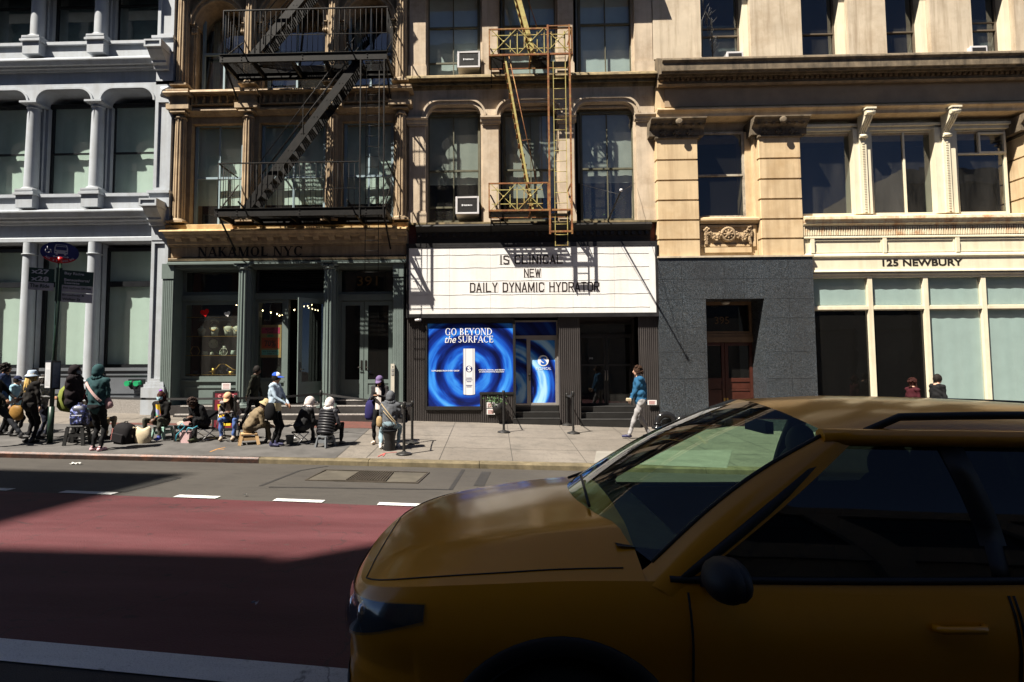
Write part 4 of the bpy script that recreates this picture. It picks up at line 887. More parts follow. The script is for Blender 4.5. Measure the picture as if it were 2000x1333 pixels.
# marquee letters: narrow grotesque built from strokes
def marquee_letters(s, px0, px1, py0, py1):
 G = {'D': 'DA', 'A': 'A'}
 n = len(s); adv = {' ': .62, 'I': .5, 'M': 1.12, 'W': 1.12}; tot = sum(adv.get(ch, .95) for ch in s) - .25
 wx = Xm(px1) - Xm(px0); hz = Zm(py0) - Zm(py1); u = wx / tot; cur = 0; y = ym - .008; zb = Zm(py1)
 t = .25
 for ch in s:
  a = adv.get(ch, .95)
  if ch != ' ':
   wd = a - .32; mb = MB()
   def P(x, z_): return (Xm(px0) + (cur + x) * u, y, zb + z_ * hz)
   def L(x0_, z0_, x1_, z1_, w_=None):
    p, q = Vector(P(x0_, z0_)), Vector(P(x1_, z1_)); d = (q - p).normalized(); sd = Vector((-d.z, 0, d.x)) * (t * u * .36)
    e = d * (t * u * .3); mb.quad(p - sd - e, q - sd + e, q + sd + e, p + sd - e)
   h = t * .2
   lines = {'I': [(wd / 2, 0, wd / 2, 1)], 'S': [(0, .12, .2 * wd, .03), (.2 * wd, .03, .8 * wd, .03), (.8 * wd, .03, wd, .12), (wd, .12, wd, .4), (wd, .4, 0, .62), (0, .62, 0, .88), (0, .88, .2 * wd, .97), (.2 * wd, .97, .8 * wd, .97), (.8 * wd, .97, wd, .86)],
    'C': [(wd, .2, .85 * wd, .03), (.85 * wd, .03, .2 * wd, .03), (.2 * wd, .03, 0, .14), (0, .14, 0, .86), (0, .86, .2 * wd, .97), (.2 * wd, .97, .85 * wd, .97), (.85 * wd, .97, wd, .8)],
    'L': [(0, 0, 0, 1), (0, .04, wd, .04)], 'N': [(0, 0, 0, 1), (0, 1, wd, 0), (wd, 0, wd, 1)], 'A': [(0, 0, wd / 2, 1), (wd / 2, 1, wd, 0), (.18 * wd, .28, .82 * wd, .28)],
    'E': [(0, 0, 0, 1), (0, .04, wd, .04), (0, .52, .85 * wd, .52), (0, .96, wd, .96)], 'W': [(0, 1, .25 * wd, 0), (.25 * wd, 0, .5 * wd, .9), (.5 * wd, .9, .75 * wd, 0), (.75 * wd, 0, wd, 1)],
    'D': [(0, 0, 0, 1), (0, .03, .7 * wd, .03), (.7 * wd, .03, wd, .16), (wd, .16, wd, .84), (wd, .84, .7 * wd, .97), (.7 * wd, .97, 0, .97)],
    'Y': [(0, 1, wd / 2, .48), (wd, 1, wd / 2, .48), (wd / 2, .48, wd / 2, 0)], 'M': [(0, 0, 0, 1), (0, 1, wd / 2, .1), (wd / 2, .1, wd, 1), (wd, 1, wd, 0)],
    'H': [(0, 0, 0, 1), (wd, 0, wd, 1), (0, .52, wd, .52)], 'R': [(0, 0, 0, 1), (0, .97, .75 * wd, .97), (.75 * wd, .97, wd, .86), (wd, .86, wd, .6), (wd, .6, .75 * wd, .48), (.75 * wd, .48, 0, .48), (.5 * wd, .48, wd, 0)],
    'T': [(wd / 2, 0, wd / 2, 1), (0, .97, wd, .97)], 'O': [(0, .14, 0, .86), (0, .86, .2 * wd, .97), (.2 * wd, .97, .8 * wd, .97), (.8 * wd, .97, wd, .86), (wd, .86, wd, .14), (wd, .14, .8 * wd, .03), (.8 * wd, .03, .2 * wd, .03), (.2 * wd, .03, 0, .14)]}[ch]
   for i, l in enumerate(lines): y = ym - .008 - .0006 * i; L(*l)
   y = ym - .008; lo = mb.build('letter', M('sign_letter_black', (.02, .012, .010), .5, bump=0), mq)
   tl = MB(); tl.box(P(-.16, 0)[0], P(wd + .16, 0)[0], ym - .006, ym - .0005, zb - .04 * hz, zb + 1.06 * hz); tl.build('letter_tile', M('letter_tile_acrylic', (.72, .69, .66), .3, var=.02, bump=0), lo)
  cur += a
marquee_letters('IS CLINICAL', 977.5, 1099, 499.5, 515.5); marquee_letters('NEW', 1024.5, 1056, 525.8, 541.2); marquee_letters('DAILY DYNAMIC HYDRATOR', 919, 1170, 552.5, 569.8)
# ================================================================== 4  limestone building with granite portal and cream shopfront
b4 = thing('limestone_building', 'warm limestone building with banded piers, granite doorway and cream shopfront', 'building', (X(1640), YF, 0))
CY[0] = 17.25
def Ze(y): return Z(y, 1430, 17.25)
x0, x1 = X(1284, 480), X(2000, 480) + 5.2; zt4 = 15.2
wl = MB(); yp = 17.22                                            # yp: front of the piers
def Xp(px, py=400): return X(px, py, yp)
P1, P2 = (Xp(1284), Xp(1365.5)), (Xp(1485.5), Xp(1567.5))
P3 = (X(2012, 330, yp), X(2012, 330, yp) + 1.3)
prs = [P1, P2, P3]
m_gln = glass('navy_glass', (.4, .45, .45), 1.75)
def band_pier(a, c, zs):
 mb = MB()
 for lo_, hi_ in zip(zs[1:], zs):
  mb.prism([(a, 18.2), (a, yp + .015), (a + .015, yp), (c - .015, yp), (c, yp + .015), (c, 18.2)], lo_ + .034, hi_ - .022, 'z')
 mb.box(a + .045, c - .045, yp + .05, 18.15, zs[-1], zs[0]); return mb.build('banded_pier', m_lime, b4)
zs = [Ze(y) for y in (270, 312, 352, 391, 430, 468, 505)]
for (a, c) in prs:
 band_pier(a, c, zs)
 k_ = MB(); k_.corn(a - .2, c + .2, 18.1, [(yp - .30, Ze(226.5)), (yp - .30, Ze(229)), (yp - .22, Ze(233)), (yp - .18, Ze(239)), (yp - .13, Ze(240)), (yp - .12, Ze(243)), (yp - .03, Ze(250)), (yp - .01, Ze(253)), (yp - .005, Ze(264))])
 k_.corn(a - .03, c + .03, 18.1, [(yp - .06, Ze(265)), (yp - .06, Ze(268)), (yp - .02, Ze(270))])
 n = 7
 for i in range(n):
  xx = lerp(a - .05, c + .05, i / (n - 1)); k_.ell((xx, yp - .14, Ze(246)), .055, .05, .075, 10, 6)
 for i in range(3):
  xx = lerp(a + .22, c - .22, i / 2); k_.ell((xx, yp - .01, Ze(260)), .1, .05, .09, 12, 6); [k_.ell((xx + .09 * math.cos(t), yp - .03, Ze(260) + .08 * math.sin(t)), .035, .04, .035, 6, 5) for t in (0, 1.05, 2.1, 3.14, 4.2, 5.25)]
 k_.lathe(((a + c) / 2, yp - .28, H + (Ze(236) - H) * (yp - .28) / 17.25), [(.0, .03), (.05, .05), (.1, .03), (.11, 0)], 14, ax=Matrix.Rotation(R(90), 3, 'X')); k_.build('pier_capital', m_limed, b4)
# entablature
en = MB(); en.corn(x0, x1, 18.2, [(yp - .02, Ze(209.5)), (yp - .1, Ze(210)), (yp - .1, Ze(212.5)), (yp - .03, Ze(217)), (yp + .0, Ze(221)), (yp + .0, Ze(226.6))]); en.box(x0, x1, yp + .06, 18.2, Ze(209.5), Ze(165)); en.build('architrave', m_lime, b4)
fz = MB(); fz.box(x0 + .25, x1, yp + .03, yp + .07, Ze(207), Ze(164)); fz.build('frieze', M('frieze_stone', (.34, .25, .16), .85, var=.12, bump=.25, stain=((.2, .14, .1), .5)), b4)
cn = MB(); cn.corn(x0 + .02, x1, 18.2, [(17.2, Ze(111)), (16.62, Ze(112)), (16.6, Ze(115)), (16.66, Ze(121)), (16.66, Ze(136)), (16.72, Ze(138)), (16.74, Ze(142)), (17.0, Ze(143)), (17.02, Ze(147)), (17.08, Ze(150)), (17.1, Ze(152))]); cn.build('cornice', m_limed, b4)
c2 = MB(); c2.corn(x0 + .02, x1, 18.2, [(17.13, Ze(152)), (17.14, Ze(161)), (17.06, Ze(162)), (17.1, Ze(167)), (yp + .06, Ze(170))])
nd = int((x1 - x0) / .155)
for i in range(nd): xx = x0 + .1 + i * .155; c2.box(xx, xx + .085, 17.06, 17.14, Ze(160.5), Ze(153));
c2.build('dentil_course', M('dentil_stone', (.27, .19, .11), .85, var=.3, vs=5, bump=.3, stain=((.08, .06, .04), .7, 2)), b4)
# soffit / lintel band inside
wl.box(x0, x1, 17.5, 18.3, Ze(226.6) - .0, Ze(215)); wl.box(x0, x1, 17.74, 18.25, Ze(258), Ze(226.6))
# window between the piers, sill, garland panel
yw = 17.62
a, c = P1[1], P2[0]
m_oldw = M('peeling_white_wood', (.42, .37, .29), .75, var=.25, vs=6, bump=.4, bs=30, stain=((.10, .07, .05), .85, 4))
window(b4, a + .0, c - .26, Z(426, 1410, yw), Z(258, 1410, yw), yw, m_oldw, .07, [Z(343, 1410, yw)], rw=.06, gm=m_gld, name='window')
wl.box(c - .26, c - .08, yw - .04, 18.2, Ze(432), Ze(250)); wl.box(c - .08, c + .02, yp + .16, 18.2, Ze(432), Ze(250))
sl_ = MB(); sl_.corn(a + .005, c - .005, 18.2, [(yp + .18, Ze(424.5)), (yp + .06, Ze(426)), (yp + .06, Ze(430)), (yp + .14, Ze(434)), (yp + .16, Ze(437))]); sl_.build('sill', m_lime, b4)
gp = MB(); gp.box(a + .01, c - .01, yp + .22, 18.2, Ze(505), Ze(437)); panel(gp, a + .02, c - .1, Ze(480), Ze(437.5), yp + .17, .07, .04, .06); gp.box(a + .2, c - .25, yp + .13, yp + .22, Ze(492), Ze(482)); gp.build('panel', m_lime, b4)
gd = MB(); gx = (a + c) / 2 - .02; gz = Ze(456.5); yy = yp + .17
gd.lathe((gx, yy, gz), [(0, .09), (.07, .1), (.09, .05), (.15, .045), (.19, .09), (.235, .05), (.235, 0)], 20, ax=Matrix.Rotation(R(90), 3, 'X'))
for k_ in range(8): t = k_ * R(45); gd.ell((gx + .11 * math.cos(t), yy - .07, gz + .11 * math.sin(t)), .045, .03, .03, 8, 5, Matrix.Rotation(-t, 3, 'Y'))
for sx in (-1, 1):
 for i in range(9):
  t = i / 8; px_ = gx + sx * lerp(.22, .62, t); pz_ = gz + .02 - .17 * math.sin(math.pi * t) + .14 * t
  for k_ in range(5): gd.ell((px_ + random.uniform(-.05, .05), yy - .03 - random.uniform(0, .04), pz_ + random.uniform(-.06, .06)), .04, .035, .04, 7, 5)
 for i in range(7):
  for k_ in range(4): gd.ell((gx + sx * .66 + random.uniform(-.05, .05) * (1 - i / 9), yy - .03, gz + .1 - i * .065 + random.uniform(-.03, .03)), .042, .04, .045, 7, 5)
 gd.lathe((gx + sx * .64, yy - .02, gz + .16), [(.03, .05), (.06, .05), (.07, 0)], 10, ax=Matrix.Rotation(R(90), 3, 'X'))
gd.build('garland', M('carved_limestone', (.34, .24, .14), .9, var=.3, vs=6, bump=.3, stain=((.12, .08, .05), .8, 4)), b4)
# wide cream window bay with scroll brackets
ywc = 17.7
def Xw(px, py=340): return X(px, py, ywc)
def Zw(y): return Z(y, 1760, ywc)
fxs = [(P2[1] - .12, Xw(1672)), (Xw(1701), Xw(1832)), (Xw(1868), Xw(1968))]
for i, (a, c) in enumerate(fxs):
 o = window(b4, a, c, Zw(420), Zw(255), ywc, m_cream, .07, [Zw(303)] if i == 2 else [], [(a + c) / 2 + .02] if i == 1 else [], .05, .06, gm=m_gln, name='window')
 if i == 2: q = MB(); q.frame(lerp(a, c, .45), c - .02, Zw(303), Zw(262), .06, ywc - .03, ywc + .05); q.build('sash', m_cream, o)
cr = MB(); cr.box(P2[1] - .1, P3[0] + .1, 17.6, 17.9, Zw(256), Zw(250)); cr.box(P2[1] - .1, P3[0] + .1, 17.52, 17.9, Zw(250), Zw(245))
for (px0, px1) in ((1672, 1701), (1832, 1868)):
 a, c = X(px0, 340, 17.5), X(px1, 340, 17.5); cr.box(a - .03, c + .03, 17.52, 18.0, Zw(420), Zw(255)); cr.box((a + c) / 2 - .1, (a + c) / 2 + .1, 17.46, 17.52, Zw(420), Zw(275))
 for i in range(28): zz = lerp(Zw(416), Zw(285), i / 27); cr.box((a + c) / 2 - .03, (a + c) / 2 + .03, 17.44, 17.465, zz - .022, zz + .022)
cr.build('mullion_pier', m_cream, b4)
for (px0, px1) in ((1672, 1701), (1832, 1868)):
 a, c = X(px0, 340, 17.5), X(px1, 340, 17.5); m_ = (a + c) / 2 ; bk = MB(); pts = []
 for i in range(13): t = i / 12; pts.append((17.46 - .42 * (1 - t) ** 1.4 - .06 * math.sin(t * math.pi * 2), lerp(Zw(230), Zw(279), t)))
 bk.prism([(17.5, Zw(230))] + pts + [(17.5, Zw(279))], m_ - .11, m_ + .11, 'x'); bk.box(m_ - .15, m_ + .15, 17.0, 17.5, Zw(230), Zw(226.7))
 for ox in (-.06, 0, .06): bk.tube([(m_ + ox, p[0] - .01, p[1]) for p in pts], .025, 6)
 bk.tube([(m_ - .13, 17.08, Zw(236)), (m_ + .13, 17.08, Zw(236))], .07, 12); bk.tube([(m_ - .12, 17.42, Zw(272)), (m_ + .12, 17.42, Zw(272))], .06, 12); bk.build('scroll_bracket', m_cream, b4)
# cream shop cornice
xs0, xs1 = P2[1] + .02, x1
CY[0] = 17.3
def Zn(y): return Z(y, 1790, 17.3)
cc = MB(); cc.corn(xs0, xs1, 18.2, [(17.3, Zn(419.5)), (17.13, Zn(421)), (17.12, Zn(426)), (17.17, Zn(428)), (17.19, Zn(433)), (17.19, Zn(435)), (17.24, Zn(438)), (17.25, Zn(440))]); cc.build('shop_cornice', m_creamr, b4)
ff = MB(); nfl = int((xs1 - xs0) / .07); pts = []
for i in range(nfl): x_ = xs0 + i * .07; pts += [(x_, 17.25), (x_ + .035, 17.25), (x_ + .042, 17.285), (x_ + .063, 17.285)]
ff.add([(x_, y_, z_) for z_ in (Zn(459), Zn(442)) for x_, y_ in pts], [(i, i + 1, i + 1 + len(pts), i + len(pts)) for i in range(len(pts) - 1)]); ff.build('fluted_frieze', m_creamr, b4)
cb2 = MB(); cb2.box(xs0, xs1, 17.3, 18.2, Zn(500), Zn(440)); cb2.corn(xs0, xs1, 17.9, [(17.27, Zn(460)), (17.24, Zn(461)), (17.24, Zn(463.5)), (17.28, Zn(465))])
k0 = xs0 + .3
while k0 < xs1:
 cb2.frame(k0, min(k0 + 2.0, xs1), Zn(493), Zn(467), .035, 17.27, 17.3); cb2.box(k0 - .11, k0 - .01, 17.22, 17.3, Zn(494), Zn(466)); k0 += 2.12
cb2.corn(xs0, xs1, 17.9, [(17.28, Zn(494)), (17.2, Zn(496)), (17.19, Zn(499.5)), (17.25, Zn(504)), (17.28, Zn(506))]); cb2.box(xs0, xs1, 17.24, 18.2, Zn(528), Zn(500)); cb2.box(xs0, xs1, 17.32, 18.2, Zn(537), Zn(528))
cb2.corn(xs0, xs1, 17.9, [(17.25, Zn(526)), (17.2, Zn(527)), (17.19, Zn(530)), (17.28, Zn(531.5)), (17.24, Zn(533)), (17.24, Zn(536)), (17.34, Zn(538))]); cb2.build('shop_fascia', m_cream, b4)
text('125 NEWBURY', M('dark_bronze_letter', (.022, .017, .014), .4), b4, (X(1723, 514, 17.24), 17.235, Zn(520.5)), (1, 0, 0), (0, 0, 1), X(1880, 514, 17.24) - X(1723, 514, 17.24), Zn(507) - Zn(520.5), bold=.03, name='lettering')
# cream shop windows
yn = 17.33
def Xn(px, py=620): return X(px, py, yn)
mul = [xs0 + .05, Xn(1700), Xn(1809), Xn(1922), Xn(1922) + 1.72, Xn(1922) + 3.44, x1]
zb4 = Zn(800)
for i, (a, c) in enumerate(zip(mul, mul[1:])):
 dark = i < 2
 gmm = m_gl if not dark else glass('black_shop_glass', (.08, .09, .09), 1.5, .008)
 window(b4, a + .035, c - .035, Zn(598.5), Zn(538), yn + .02, m_cream, .035, gm=m_gl, blind=(Zn(600), Zn(536)), bm=m_bluebl, name='transom_window', dep=.03, bdist=.03)
 window(b4, a + .035, c - .035, zb4, Zn(604), yn + .02, m_cream, .035, gm=gmm, blind=None if dark else (zb4, Zn(604)), bm=m_bluebl, name='shop_window', dep=.03, bdist=.03)
mm = MB()
for m_ in mul[1:]: mm.box(m_ - .065, m_ + .065, yn - .05, yn + .1, zb4, Zn(538))
for a, c in zip(mul, mul[1:]): mm.box(a + .066, c - .066, yn - .04, yn + .1, Zn(604), Zn(598)); mm.box(a + .066, c - .066, yn - .05, yn + .1, Zn(542), Zn(537))
mm.build('shopfront_mullions', m_cream, b4)
bs = MB(); bs.box(xs0, x1, yn - .045, yn + .3, Zn(850) - 1, zb4 - .004); bs.build('shop_base', m_greyd, b4)
# granite portal
yg4 = 17.14
def Xq(px, py=680): return X(px, py, yg4)
g0, g1, o0, o1 = Xq(1285.5, 520), Xq(1587.5, 520), Xq(1381), Xq(1496); zo, zt_, zb_ = Z(584, 1440, yg4), Z(503, 1440, yg4), Ze(845) - .7
gq = MB()
def slabs(a, c, zl):
 for lo_, hi_ in zip(zl[1:], zl): gq.box(a, c, yg4, 18.3, lo_ + .004, hi_ - .004)
zl = [zt_, Z(545, 1440, yg4), zo, Z(640, 1440, yg4), Z(688, 1440, yg4), Z(740, 1440, yg4), zb_]
for (a, c) in ((g0, lerp(g0, o0, .5)), (lerp(g0, o0, .5) + .008, o0)): slabs(a, c, zl)
for (a, c) in ((o1, lerp(o1, g1, .5)), (lerp(o1, g1, .5) + .008, g1)): slabs(a, c, [zl[0], zl[1], zl[2], Z(622, 1440, yg4), zl[4], zl[5], zb_])
for i in range(3): slabs(lerp(o0, o1, i / 3) + .004, lerp(o0, o1, (i + 1) / 3) - .004, zl[:3])
gq.build('granite_portal', m_gran, b4)
tp = MB(); tp.box(g0 - .02, g1 + .03, yg4 - .04, 18.2, zt_, zt_ + .05); tp.build('portal_coping', m_limeu, b4)
yq = 18.02
ent = MB(); ent.box(o0 - .005, o0 + .005, yg4 + .01, yq + .3, zb_, zo); ent.box(o1 - .004, o1 + .004, yg4 + .01, yq + .3, zb_, zo); ent.build('portal_reveal', m_gran, b4)
def Xe(px): return X(px, 700, yq)
ew0, ew1 = o0 + .006, o1 - .006
tf = MB(); tf.frame(ew0, ew1, Z(652, 1430, yq), Z(592, 1430, yq), .07, yq - .02, yq + .08); tf.box(ew0, ew1, yq - .08, yq + .1, Z(669, 1430, yq), Z(658, 1430, yq)); tf.box(ew0, ew1, yq - .05, yq + .1, Z(658, 1430, yq), Z(652.5, 1430, yq)); tf.box(ew0, ew1, yq - .02, yq + .2, Z(592, 1430, yq), zo + .1); tf.build('transom_frame', M('brown_transom_wood', (.16, .10, .055), .45, var=.2), b4)
q = MB(); q.quad((ew0 + .06, yq + .03, Z(652, 1430, yq)), (ew1 - .06, yq + .03, Z(652, 1430, yq)), (ew1 - .06, yq + .03, Z(592, 1430, yq)), (ew0 + .06, yq + .03, Z(592, 1430, yq))); q.build('transom_window', m_gld, b4)
text('395', M('gold_leaf_paint', (.30, .16, .04), .45), b4, (X(1396, 626, yq), yq + .01, Z(633, 1410, yq)), (1, 0, 0), (0, 0, 1), X(1424, 626, yq) - X(1396, 626, yq), Z(619, 1410, yq) - Z(633, 1410, yq), name='house_number')
em = (ew0 + ew1) / 2
for (a, c, s_) in ((ew0, em - .004, 1), (em + .004, ew1, -1)):
 d = MB(); z0_, z1_ = zb_ + .55, Z(669.5, 1430, yq); d.frame(a, c, z0_, z1_, .1, yq, yq + .06); zg1 = Z(739, 1430, yq); d.box(a + .1, c - .1, yq, yq + .06, zg1 - .12, zg1)
 for (lo_, hi_) in ((z0_ + .1, z0_ + .55), (z0_ + .6, zg1 - .4), (zg1 - .34, zg1 - .12)): d.box(a + .1, c - .1, yq + .02, yq + .05, lo_, hi_); d.box(a + .1, c - .1, yq + .004, yq + .05, hi_, hi_ + .05)
 o_ = d.build('door', m_redwood, b4, bevel=.006)
 q = MB(); q.quad((a + .09, yq + .03, zg1), (c - .09, yq + .03, zg1), (c - .09, yq + .03, z1_ - .09), (a + .09, yq + .03, z1_ - .09)); q.build('pane', m_gld, o_)
 q = MB(); hx_ = c - .04 if s_ > 0 else a + .04; q.ell((hx_, yq - .05, z0_ + 1.0), .03, .03, .03); q.box(hx_ - .025, hx_ + .025, yq - .01, yq, z0_ + .93, z0_ + 1.12); q.build('handle', M('brass', (.5, .33, .1), .3, metal=.9), o_)
q = MB(); q.box(o0, o1, yg4 + .1, 18.3, zb_ - .3, zb_ + .55); q.build('doorstep', M('doorstep_stone', (.15, .14, .13), .8), b4)
lm = MB(); lm.lathe((lerp(ew0, ew1, .45), yq - .4, zo - .02), [(.05, 0), (.13, -.03), (.1, -.09), (0, -.11)], 16); lm.build('ceiling_lamp', M('opal_lamp', (.45, .4, .33), .4), b4)
# upper storey: piers with round-headed windows
CY[0] = 17.25
def Zu(y): return Z(y, 1640)
up = MB(); yu = 17.42
uw = [(X(1369, 60, yu), X(1466, 60, yu)), (X(1566, 60, yu), X(1657, 60, yu)), (X(1731, 60, yu), X(1818, 60, yu)), (X(1899, 60, yu), X(1983, 60, yu))]
uw.append((uw[3][0] + 2.75, uw[3][1] + 2.75))
ex = [x0] + [(a[1] + b_[0]) / 2 for a, b_ in zip(uw, uw[1:])] + [x1]
zub = Z(113, 1430, yu); zsp = Z(-22, 1640, yu)
for i, (a, c) in enumerate(uw):
 up.box(ex[i], a, yu, 18.3, zub, zsp); up.box(c, ex[i + 1], yu, 18.3, zub, zsp); r = (c - a) / 2
 head(up, ex[i], ex[i + 1], zt4, a, c, zsp, r - .002, yu, 18.3, 10)
 rv = MB(); rv.box(c - .17, c - .004, yu + .16, 18.2, zub, zsp + r); rv.build('reveal', m_cream, b4); rv = MB(); rv.box(a + .004, a + .06, yu + .3, 18.2, zub, zsp + r); rv.build('reveal', m_cream, b4)
 window(b4, a + .07, c - .18, zub, zsp + r, yu + .42, M('brown_sash', (.13, .10, .07), .5, var=.2), .05, [Ze(50)] + ([Ze(34)] if i in (0, 3) else []), rw=.04, gm=m_gln, blind=None if i in (1, 2) else (zub, Ze(20)), bm=m_blind3, name='window')
up.corn(x0, x1, 18, [(17, zt4 + .3), (16.8, zt4 + .1), (17.3, zt4 - .2)]); up.build('upper_wall', m_limeu, b4)
wl.build('wall', m_lime, b4)
shell(b4, x0, x1, zt4, y0=18.4, floors=(Ze(425), Ze(113)))

# ================================================================== buildings across the street: their shadow falls on the near half of the road
def opposite(name, label, xa, xb, zt, y1, mat, nb, nf, wcol, ybk=10):
 b = thing(name, label, 'building', ((xa + xb) / 2, y1, 0)); m = MB(); ya = y1 - ybk
 z0 = -.8; fh = (zt - 5.2) / nf; bw = (xb - xa) / nb
 m.box(xa, xb, ya, y1 - .35, z0, zt); m.corn(xa, xb, y1 - .36, [(y1 + .06, zt), (y1 + .06, zt - .2), (y1, zt - .7), (y1 - .1, zt - .8)])
 for i in range(nb + 1): m.box(xa + bw * i - (.35 if 0 < i < nb else .0) * (i > 0), xa + bw * i + (.35 if i < nb else 0), y1 - .36, y1, z0, zt - .8)
 for f in range(nf + 1): m.box(xa + .3, xb - .3, y1 - .36, y1 - .03, 4.2 + f * fh, 5.2 + f * fh)
 m.build('wall', mat, b); gl = MB()
 for f in range(nf):
  for i in range(nb):
   w_ = MB(); xc = xa + bw * (i + .5); hw = bw / 2 - .35; zz0, zz1 = 5.2 + f * fh, 4.2 + (f + 1) * fh
   w_.frame(xc - hw, xc + hw, zz0, zz1, .09, y1 - .34, y1 - .22); w_.box(xc - hw + .09, xc + hw - .09, y1 - .345, y1 - .24, (zz0 + zz1) / 2 - .04, (zz0 + zz1) / 2 + .04)
   o = w_.build('window', wcol, b); q = MB(); q.quad((xc - hw, y1 - .3, zz0), (xc + hw, y1 - .3, zz0), (xc + hw, y1 - .3, zz1), (xc - hw, y1 - .3, zz1)); q.build('pane', M('far_pane', (.03, .035, .04), .08, var=.05, bump=0), o)
 return b
YO = -6.6
bl_ = opposite('brown_loft_building', 'brown loft building with a rooftop stair bulkhead standing across the street behind the viewer', -16.4, 3.6, 26.3, YO, M('brown_loft_stone', (.30, .22, .15), .85, var=.15), 7, 5, m_blackf)
q = MB(); q.box(-16.35, -13.6, YO - 3.4, YO - .05, 26.3, 30.9); q.build('bulkhead', M('brown_loft_stone', (.30, .22, .15)), bl_)
opposite('tall_corner_building', 'tallest pale building across the street, at the end of its row', -45, -25.6, 39.2, YO, M('pale_loft_brick', (.36, .32, .27), .85, var=.12), 6, 8, m_blackf)
opposite('red_loft_building', 'red brick building between the tall pale building and the brown loft', -25.5, -16.42, 28.2, YO, M('red_loft_brick', (.26, .12, .08), .85, var=.15), 3, 5, m_cream)
opposite('low_shop_building', 'low two-storey cream building across the street behind the taxi', 3.7, 30, 9.4, YO, M('cream_loft_stone', (.42, .37, .29), .85, var=.12), 7, 1, m_blackf)
opposite('grey_loft_building', 'mid-height grey building across the street beyond the low cream one', 30.2, 55, 16, YO, M('grey_loft_stone', (.32, .31, .29), .85, var=.12), 7, 3, m_blackf)
